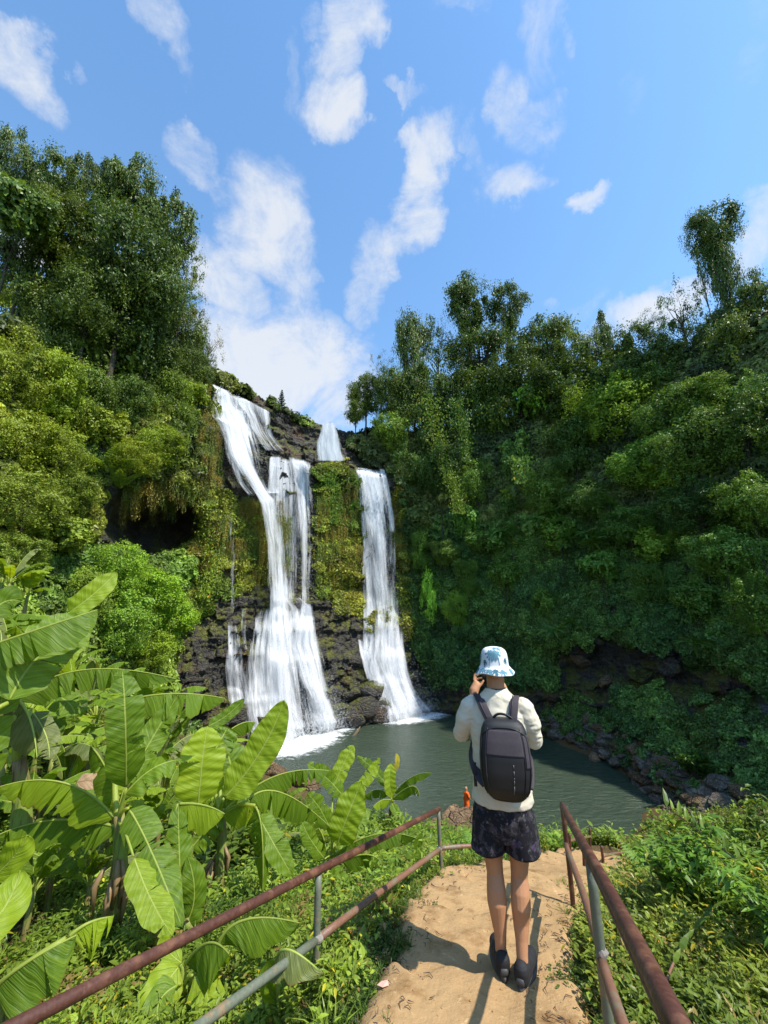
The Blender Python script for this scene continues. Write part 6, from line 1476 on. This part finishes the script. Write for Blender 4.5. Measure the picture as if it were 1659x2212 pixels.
def capsule(p, r, seg=16):
    """round-ended tapered tube through points"""
    p = np.array(p, float); r = np.array(r, float); P, Rr = [p[0] - unit(p[1] - p[0]) * r[0] * x for x in (.98, .8, .45)], [r[0] * y for y in (.2, .6, .89)]
    P = [*P, *p, *[p[-1] + unit(p[-1] - p[-2]) * r[-1] * x for x in (.45, .8, .98)]]; Rr = [*Rr, *r, *[r[-1] * y for y in (.89, .6, .2)]]
    return tube_np(np.array(P), np.array(Rr), seg)
def ball(c, r, rot=None, n=16):
    th = np.linspace(.12, math.pi - .12, n); V, q, t = loft([(0, 0, -math.cos(x), math.sin(x), math.sin(x)) for x in th], 20)
    V = V * r
    if rot is not None: V = V @ np.array(Euler(rot).to_matrix()).T
    return V + np.array(c), q, t
def fuse(name, pieces, voxel, smooth, mt, parent=None, wrinkle=0.0, loc=None, wr=(9, 9, 5)):
    """one continuous skin over overlapping closed pieces"""
    A = Acc()
    for p in pieces: A.add(p[0], p[1], p[2])
    me = A.mesh(name, []); ob = bpy.data.objects.new(name, me); COL.objects.link(ob)
    m = ob.modifiers.new('r', 'REMESH'); m.mode = 'VOXEL'; m.voxel_size = voxel; m.use_smooth_shade = True
    s = ob.modifiers.new('s', 'SMOOTH'); s.factor = .5; s.iterations = smooth
    dg = bpy.context.evaluated_depsgraph_get(); dg.update(); out = bpy.data.meshes.new_from_object(ob.evaluated_get(dg)); out.name = name
    bpy.data.objects.remove(ob)
    if wrinkle:
        n = len(out.vertices); co = np.empty(n * 3, np.float32); out.vertices.foreach_get('co', co); co = co.reshape(-1, 3).astype(float); nm = np.empty(n * 3, np.float32); out.vertices.foreach_get('normal', nm); nm = nm.reshape(-1, 3)
        f = fbm(co * np.array(wr) + fbm(co * 4, 2, 5)[:, None] * .8, 3, 91); f = (1 - np.abs(f) * 2.2) * wrinkle
        co = co + nm * f[:, None]; out.vertices.foreach_set('co', co.astype(np.float32).ravel()); out.update()
    out.materials.clear(); out.materials.append(M[mt]); out.polygons.foreach_set('use_smooth', np.ones(len(out.polygons), bool))
    return link(name, out, parent, loc=loc)
PX, PY = .757, 2.97; PZ = ground_at(PX, PY) - .005
man = empty('person', (PX, PY, PZ), 'man seen from behind in white hat, cream shirt and dark patterned shorts, photographing the falls', 'person')
man.rotation_euler.z = R(-15); man.scale = (.945, .97, 1)
def leg(s, ax, ay):
    return capsule([(s * .085, 0, .88), (s * .095, 0, .78), (s * .088, 0, .64), (s * .080, .008, .54), (s * .076, .008, .485), (s * .074, -.014, .41), (s * .073, -.022, .35), (s * .068, -.014, .27), (s * .064, -.008 + ay * .5, .19), (ax, ay, .12), (ax, ay, .07)], [.080, .080, .070, .057, .053, .060, .061, .051, .038, .034, .038])
def foot(x, y, yaw):
    d = np.array((math.sin(yaw), math.cos(yaw), 0)); return capsule([(x, y, .06), (x + d[0] * .1, y + d[1] * .1, .055), (x + d[0] * .19, y + d[1] * .19, .04)], [.036, .038, .028])
YL, YR = R(-12), R(17)
arm = lambda s, e, w: capsule([(s * .185, 0, 1.42), e, w], [.055, .045, .028])
eL, wL = (-.265, .025, 1.25), (-.172, .205, 1.455); eR, wR = (.240, .05, 1.235), (.065, .24, 1.43)
body = [loft([(0, 0, .86, .14, .10), (0, 0, .95, .155, .112), (0, 0, 1.08, .138, .10), (0, 0, 1.25, .16, .11), (0, 0, 1.38, .175, .105), (0, 0, 1.46, .13, .085), (0, .0, 1.52, .065, .065)]),
        capsule([(0, -.008, 1.44), (.0, .0, 1.52), (.002, .012, 1.62)], [.064, .060, .062]), ball((.002, .018, 1.695), (.076, .096, .112)), ball((.002, .04, 1.635), (.058, .070, .055)),
        ball((.002, .116, 1.675), (.014, .022, .024)), ball((-.080, .012, 1.675), (.012, .022, .032), (0, 0, .3)), ball((.084, .012, 1.675), (.012, .022, .032), (0, 0, -.3)), ball((.002, .103, 1.632), (.024, .012, .008)),
        leg(-1, -.066, -.01), leg(1, .060, -.055), foot(-.066, -.02, YL), foot(.060, -.065, YR), arm(-1, eL, wL), arm(1, eR, wR)]
def hand(s, w, fan):
    w = np.array(w); k = np.array((-.148 if s < 0 else .045, .25, 1.53)); P = [capsule([w, (w + k) / 2 + (s * .008, 0, 0), k], [.026, .036, .032])]
    for pts, r in fan: P.append(capsule(pts, [r, r * .95, r * .9, r * .78]))
    return P
body += hand(-1, wL, [([(-.165, .250, 1.565), (-.158, .262, 1.598), (-.132, .270, 1.622), (-.098, .272, 1.618)], .0088), ([(-.158, .262, 1.565), (-.145, .288, 1.592), (-.120, .300, 1.606), (-.098, .298, 1.602)], .0088),
                      ([(-.155, .268, 1.552), (-.142, .296, 1.565), (-.118, .304, 1.572), (-.098, .298, 1.572)], .0085), ([(-.150, .270, 1.538), (-.136, .292, 1.541), (-.118, .300, 1.544), (-.100, .294, 1.546)], .0075),
                      ([(-.150, .228, 1.505), (-.128, .236, 1.520), (-.108, .246, 1.540), (-.092, .254, 1.562)], .0105)])
body += hand(1, wR, [([(x - .078, y, z - .022) for x, y, z in pts], r) for pts, r in [([(.125, .25, 1.575), (.115, .262, 1.605), (.092, .27, 1.624), (.062, .272, 1.626)], .0088), ([(.13, .262, 1.565), (.12, .288, 1.59), (.095, .300, 1.603), (.07, .298, 1.60)], .0088),
                     ([(.128, .268, 1.55), (.115, .296, 1.563), (.09, .304, 1.57), (.07, .298, 1.57)], .0085), ([(.122, .27, 1.536), (.11, .292, 1.54), (.09, .3, 1.543), (.07, .294, 1.545)], .0075), ([(.12, .228, 1.505), (.1, .236, 1.52), (.08, .246, 1.54), (.062, .254, 1.562)], .0105)]])
fuse('body', body, .0042, 5, 'skin', man)
for s in (-1, 1): link('eye', mesh_np('eye', *(lambda b_: (b_[0], [b_[1], b_[2]]))(ball((s * .03, .106, 1.685), (.011, .008, .008))), [M['eye']]), man)
shirt = [loft([(0, .008, .885, .196, .156), (0, .006, .93, .194, .156), (0, .0, 1.05, .176, .140), (0, 0, 1.2, .178, .138), (0, 0, 1.32, .192, .138), (0, 0, 1.41, .192, .122), (0, -.004, 1.470, .150, .102), (0, -.006, 1.52, .105, .088), (0, -.004, 1.545, .078, .074), (0, -.004, 1.552, .072, .070)], 40),
         capsule([(-.175, 0, 1.425), (-.225, .008, 1.34), (-.262, .02, 1.25), (-.23, .09, 1.33), (-.182, .185, 1.435)], [.074, .066, .052, .047, .036]),
         capsule([(.175, 0, 1.425), (.220, .018, 1.33), (.240, .05, 1.235), (.18, .13, 1.31), (.085, .225, 1.405)], [.074, .066, .052, .047, .036])]
fuse('shirt', shirt, .0055, 6, 'shirt', man, .0085, wr=(8, 8, 14))
sh = [loft([(0, .0, .70, .165, .130), (0, 0, .78, .186, .146), (0, 0, .88, .184, .142), (0, 0, .97, .168, .128)], 36),
      loft([(-.108, .0, .622, .112, .130), (-.106, 0, .66, .110, .130), (-.10, 0, .76, .106, .130), (-.095, 0, .84, .10, .13)], 30), loft([(.108, .0, .628, .112, .130), (.106, 0, .66, .110, .130), (.10, 0, .76, .106, .130), (.095, 0, .84, .10, .13)], 30)]
fuse('shorts', sh, .0055, 4, 'shorts', man, .0070, wr=(9, 9, 5))
def shoe(x, y, yaw, name='shoe'):
    root = link(name, fuse_shoe(), man, loc=(x, y, 0)); root.rotation_euler.z = -yaw
    return root
def fuse_shoe():
    if 'm' in fuse_shoe.__dict__: return fuse_shoe.m
    up = [capsule([(0, -.035, .052), (0, .03, .058), (.0, .10, .048), (0, .180, .040)], [.044, .048, .049, .040]), capsule([(0, -.035, .06), (0, -.036, .085)], [.043, .044]), capsule([(0, -.02, .06), (0, .02, .085)], [.045, .043])]
    o_ = fuse('upper', up, .004, 6, 'shoe', None, .0015); me = o_.data; bpy.data.objects.remove(o_); fuse_shoe.m = me; return me
sole = []
Vs = []
a = np.linspace(0, 2 * math.pi, 40, endpoint=False); yy = np.cos(a) * .152 + .068; xx = np.sin(a) * (.048 + .008 * np.cos(a) - .006 * np.cos(2 * a))
for z, k in ((0.0, .94), (.006, 1.0), (.024, 1.03), (.036, .98)): Vs.append(np.stack([xx * k, (yy - .068) * k + .068, np.full(40, z) + np.clip(yy - .15, 0, 1) * .12], 1))
Vs = np.concatenate(Vs); qs = np.concatenate([np.stack([k * 40 + np.arange(40), k * 40 + (np.arange(40) + 1) % 40, (k + 1) * 40 + (np.arange(40) + 1) % 40, (k + 1) * 40 + np.arange(40)], 1) for k in range(3)])
Vs = np.vstack([Vs, [(0, .068, 0)], [(0, .068, .036)]]); i = np.arange(40); j = (i + 1) % 40
sole_me = mesh_np('sole', Vs, [qs, np.vstack([np.stack([j, i, i * 0 + 160], 1), np.stack([120 + i, 120 + j, i * 0 + 161], 1)])], [M['sole']])
tab_me = mesh_np('heel_tab', *(lambda b_: (b_[0], [b_[1], b_[2]]))(loft([(0, -.068, .036, .024, .014), (0, -.0765, .046, .026, .012), (0, -.0755, .060, .024, .011), (0, -.070, .070, .018, .010)], 16)), [M['heel_grey']])
for (x, y, yw) in ((-.066, -.015, YL), (.060, -.062, YR)):
    sh_ = shoe(x, y, yw); link('sole', sole_me, sh_); link('heel_tab', tab_me, sh_)
    A = Acc()
    for k in range(4): A.tube([(-.022, .045 + k * .024, .099 - k * .008), (0, .048 + k * .024, .106 - k * .009), (.022, .045 + k * .024, .099 - k * .008)], [.003, .003, .003], 5)
    link('lace', A.mesh('lace', [M['black']]), sh_)
# necklace cord
t = np.linspace(0, 2 * math.pi, 40); A = Acc(); A.tube(np.stack([np.cos(t) * .070, np.sin(t) * .070 - .002, 1.558 - .012 * np.sin(t + math.pi) * 0 + .018 * (np.sin(t) > 0) * np.sin(t) * -1], 1), .0026, 6); A.add(*ball((.003, -.073, 1.556), (.007, .005, .006)))
link('necklace', A.mesh('necklace', [M['black']]), man)
# hair under the hat
hv = ball((.002, .012, 1.715), (.082, .100, .105)); link('hair', mesh_np('hair', hv[0], [hv[1], hv[2]], [M['hair']]), man)
# bucket hat
HP = [(.0, 1.822), (.030, 1.821), (.060, 1.815), (.080, 1.803), (.0905, 1.785), (.0955, 1.76), (.098, 1.735), (.1005, 1.705), (.1025, 1.698), (.115, 1.683), (.130, 1.665), (.1415, 1.650)]
hs = np.r_[0, np.cumsum([math.hypot(HP[k + 1][0] - HP[k][0], HP[k + 1][1] - HP[k][1]) for k in range(len(HP) - 1)])]
def hat_pt(a, s, off=0.0):
    r = np.interp(s, hs, [p[0] for p in HP]); z = np.interp(s, hs, [p[1] for p in HP]); br = np.clip((s - .205) / .06, 0, 1)
    w = br * (.006 * np.sin(3 * a + 1) + .004 * np.sin(5 * a)); r = r + off + br * .004 * np.sin(4 * a) + .0015 * np.sin(6 * a + z * 30) * (r > .05)
    return np.stack([r * np.cos(a) * .98 + .002, r * np.sin(a) * 1.10 + .014, z + w + off * .5 * (r < .09)], -1)
na_, ns_ = 64, 34
ss = np.linspace(0, hs[-1], ns_); aa = np.linspace(0, 2 * math.pi, na_ + 1)
Sg, Ag = np.meshgrid(ss, aa, indexing='ij'); top = hat_pt(Ag, Sg).reshape(-1, 3)
me = mesh_np('hat', top, [grid_faces(ns_, na_ + 1)], [M['hat']]); ho = link('hat', me, man)
sm = ho.modifiers.new('t', 'SOLIDIFY'); sm.thickness = .003; sm.offset = 1
def palm(a0, s0, size, lean, seed, dark):
    """one printed palm: thin trunk and feathery leaves, lying 1.5 mm above the cloth"""
    rng = np.random.default_rng(seed); A = Acc()
    def strip(pts, w):
        pts = np.array(pts); n = len(pts); T = np.gradient(pts, axis=0); T /= np.linalg.norm(T, axis=1)[:, None] + 1e-9; Nn = np.stack([-T[:, 1], T[:, 0]], 1)
        l, r_ = pts + Nn * w[:, None], pts - Nn * w[:, None]; q = np.stack([l, r_], 1).reshape(-1, 2)
        rad = .1; V = hat_pt(a0 + q[:, 0] / rad, np.clip(s0 - q[:, 1], .01, hs[-1] - .002), .0022); A.add(V, q=grid_faces(n, 2))
    t = np.linspace(0, 1, 7); strip(np.stack([lean * t * t * size, t * size], 1), np.full(7, .0022))
    c = np.array((lean * size, size))
    for k in range(9):
        an = k * 2 * math.pi / 9 + rng.uniform(-.2, .2); L = size * rng.uniform(.38, .58); e = np.array((math.cos(an), math.sin(an))) * L
        P = np.array([c + e * x + np.array((0, -L * .45 * x * x)) for x in t]); strip(P, (.0058 * np.sin(np.clip(t, .05, .98) * math.pi) ** .7 * size / .06) * (1 + .5 * np.sin(t * 25)))
    link('palm_print', A.mesh('palm_print', [M['print_dark' if dark else 'print']], False), ho)
mp = -math.pi / 2
for k, (a, s, z_, l, dk) in enumerate([(mp - .35, .198, .090, .12, 0), (mp + .38, .18, .075, -.35, 0), (mp - .75, .20, .040, .1, 1), (mp + .95, .19, .042, -.1, 1), (mp - .9, .268, .050, .3, 0), (mp - .45, .270, .048, .3, 0), (mp + .05, .270, .050, .0, 1), (mp + .55, .270, .046, -.2, 0), (mp + 1.1, .268, .048, .1, 0),
        (mp + 1.6, .19, .060, .1, 0), (mp - 1.5, .19, .060, .1, 0), (mp + 2.2, .19, .05, .1, 1), (mp - 2.2, .27, .05, .1, 0), (mp - 2.8, .19, .06, 0, 0), (mp + 1.8, .27, .05, .1, 0), (mp - .05, .10, .05, .3, 0), (mp + .6, .11, .045, -.2, 0), (mp - 1.3, .27, .05, 0, 1)]):
    palm(a, s, z_, l, k, dk)
# phone
ph = empty('phone', tuple(man.matrix_basis @ Vector((-.02, .282, 1.588))), 'black phone held sideways in front of the man\'s face', 'phone'); ph.rotation_euler.z = R(-15)
V, q, t_ = loft([(0, 0, -.037, .074, .004), (0, 0, -.034, .077, .0045), (0, 0, .034, .077, .0045), (0, 0, .037, .074, .004)], 32, 6)
link('case', mesh_np('case', V, [q, t_], [M['phone']]), ph); V, q, t_ = loft([(0, -.0052, -.032, .070, .0005), (0, -.0052, .032, .070, .0005)], 24, 8); link('screen', mesh_np('screen', V, [q, t_], [M['black']]), ph)
for k in range(2): V, q, t_ = ball((-.055 + .022 * k, .006, .018), (.008, .003, .008)); link('lens', mesh_np('lens', V, [q, t_], [M['black']]), ph)

# backpack
bp = empty('backpack', tuple(man.matrix_basis @ Vector((.035, -.235, .972))), 'black hard-shell backpack with grey top panel on the man\'s back', 'backpack'); bp.rotation_euler.z = R(-15); bp.scale = (.95, .97, 1)
ZS = np.array([0, .012, .035, .08, .16, .25, .33, .385, .415, .432, .440]); HW = np.array([.070, .094, .116, .142, .157, .158, .150, .138, .123, .102, .082]); HD = np.array([.045, .062, .080, .092, .098, .096, .086, .074, .064, .052, .040])
CY = np.array([.03, .02, .01, .0, -.004, -.002, .006, .014, .02, .026, .03])
V, q, t_ = loft([(0, c, z, w, d) for z, w, d, c in zip(np.interp(np.linspace(0, 10, 41), range(11), ZS), np.interp(np.linspace(0, 10, 41), range(11), HW), np.interp(np.linspace(0, 10, 41), range(11), HD), np.interp(np.linspace(0, 10, 41), range(11), CY))], 56, 3.2)
link('shell', mesh_np('shell', V, [q, t_], [M['pack_dark']]), bp)
def pack_pt(a, z, off):
    w, d, c = np.interp(z, ZS, HW) + off, np.interp(z, ZS, HD) + off, np.interp(z, ZS, CY); ca, sa = np.cos(a), np.sin(a); ex = 2 / 3.2
    return np.stack([w * np.sign(ca) * np.abs(ca) ** ex, c + d * np.sign(sa) * np.abs(sa) ** ex, z], -1)
def patch(name, a0, a1, z0, z1, mt, off=.003, taper=None, n=16):
    Z, Aq = np.meshgrid(np.linspace(z0, z1, n), np.linspace(0, 1, n), indexing='ij'); k = (Z - z0) / (z1 - z0)
    lo, hi = a0, a1
    if taper: lo = a0 + (taper[0] - a0) * k; hi = a1 + (taper[1] - a1) * k
    Aa = lo + (hi - lo) * Aq; P = pack_pt(Aa, Z, off); o_ = link(name, mesh_np(name, P.reshape(-1, 3), [grid_faces(n, n)], [M[mt]]), bp); s_ = o_.modifiers.new('t', 'SOLIDIFY'); s_.thickness = off + .001; s_.offset = -1
mb = -math.pi / 2
patch('top_panel', mb - .62, mb + .62, .262, .392, 'pack_grey', .0035, (mb - .60, mb + .60)); patch('side_panel', mb + .72, mb + 1.25, .20, .37, 'pack_grey', .003)
for z0, z1 in ((.066, .112), (.118, .142), (.148, .156), (.168, .190), (.205, .222)): patch('reflective_dash', mb + .13, mb + .155, z0, z1, 'reflective', .0025, n=3)
def pack_tube(name, pts, r, mt): A = Acc(); A.tube(np.array([pack_pt(a, z, .002) for a, z in pts]), r, 8); link(name, A.mesh(name, [M[mt]]), bp)
pack_tube('zipper', [(mb - 1.05, z) for z in np.linspace(.05, .36, 12)] + [(mb - 1.05 + x, .36 + .045 * math.sin(x / 2.1 * math.pi)) for x in np.linspace(.1, 2.0, 16)] + [(mb + 1.05, z) for z in np.linspace(.36, .05, 12)], .0045, 'black')
pack_tube('seam', [(mb - .64, z) for z in np.linspace(.06, .40, 14)], .0022, 'pack_grey'); pack_tube('seam', [(mb + .64, z) for z in np.linspace(.06, .40, 14)], .0022, 'black')
def strap(name, pts, w, th, mt, parent=bp, hint=None):
    pts = np.array(pts, float); t = np.linspace(0, len(pts) - 1, len(pts) * 6); P = np.stack([np.interp(t, range(len(pts)), pts[:, k]) for k in range(3)], 1)
    for _ in range(10): P[1:-1] = (P[:-2] + 2 * P[1:-1] + P[2:]) / 4
    T = unit(np.gradient(P, axis=0)); X = np.tile((1.0, 0, 0) if hint is None else hint, (len(P), 1)); X = unit(X - T * (X * T).sum(1, keepdims=True)); Y = np.cross(T, X)
    ring = [P + X * sx * w + Y * sy * th for sx, sy in ((-.5, -.3), (-.42, -.5), (.42, -.5), (.5, -.3), (.5, .3), (.42, .5), (-.42, .5), (-.5, .3))]
    V = np.stack(ring, 1).reshape(-1, 3); n = len(P); q = np.concatenate([np.stack([k * 8 + np.arange(8), k * 8 + (np.arange(8) + 1) % 8, (k + 1) * 8 + (np.arange(8) + 1) % 8, (k + 1) * 8 + np.arange(8)], 1) for k in range(n - 1)])
    return link(name, mesh_np(name, V, [q, np.array([list(range(7, -1, -1)), list(range((n - 1) * 8, n * 8))])], [M[mt]]), parent)
for s in (-1, 1):
    strap('shoulder_strap', [(s * .070 - .01, .085, .405), (s * .092 - .02, .105, .46), (s * .112 - .03, .14, .518), (s * .128 - .035, .235, .543), (s * .135 - .035, .31, .512), (s * .138 - .035, .365, .44), (s * .14 - .035, .385, .33), (s * .165 - .035, .35, .22), (s * .192 - .035, .25, .15), (s * .165 - .02, .10, .09), (s * .13, .05, .06)], .058, .013, 'pack_grey')
    strap('strap_edge', [(s * .070 - .022, .079, .411), (s * .092 - .032, .097, .466), (s * .112 - .042, .132, .526), (s * .128 - .047, .233, .552), (s * .135 - .047, .318, .520)], .006, .004, 'black')
strap('handle', [(-.062, .03, .425), (-.052, .028, .452), (-.02, .03, .468), (.025, .03, .462), (.062, .028, .440), (.072, .03, .42)], .010, .016, 'black', hint=(0, .6, .8))
strap('side_strap', [(-.198, .10, .16), (-.200, .09, .10), (-.196, .085, .03)], .020, .004, 'black')
patch('zip_pull', mb - 1.12, mb - 1.06, .085, .115, 'reflective', .005, n=3)

# the monk on the near shore rocks
mz = MONK; mk = empty('person', mz, 'monk in an orange robe standing on the rocks by the pool', 'person'); mk.rotation_euler.z = R(-60); mk.scale = (.93,) * 3
mbod = [loft([(0, 0, .05, .10, .08), (0, 0, .8, .15, .11), (0, 0, 1.1, .14, .10), (0, 0, 1.36, .18, .10), (0, 0, 1.45, .07, .06)]), capsule([(0, 0, 1.42), (0, 0, 1.52)], [.055, .055]), ball((0, .01, 1.62), (.08, .1, .12)), ball((0, .11, 1.6), (.014, .02, .02)),
        capsule([(-.19, 0, 1.36), (-.25, .05, 1.1), (-.17, .17, .95)], [.05, .042, .03]), capsule([(.19, 0, 1.36), (.24, .06, 1.1), (.15, .2, 1.0)], [.05, .042, .03]), capsule([(-.08, 0, .3), (-.08, 0, .05), (-.09, .14, .03)], [.05, .04, .035]), capsule([(.08, 0, .3), (.08, 0, .05), (.09, .14, .03)], [.05, .04, .035]),
        ball((-.15, .2, .93), (.03, .045, .025)), ball((.13, .23, .99), (.03, .045, .025))]
fuse('body', mbod, .012, 4, 'skin', mk)
fuse('robe', [loft([(0, 0, .14, .22, .19), (0, 0, .45, .20, .17), (0, 0, .8, .185, .15), (0, 0, 1.1, .17, .135), (.02, 0, 1.36, .185, .12), (.06, 0, 1.44, .10, .08)]), capsule([(.18, 0, 1.36), (.23, .03, 1.18)], [.075, .07]), capsule([(.14, -.06, 1.40), (-.02, -.14, 1.2), (-.16, -.06, .98)], [.05, .04, .05])], .014, 3, 'orange_robe', mk, .02, wr=(6, 6, 1.5))
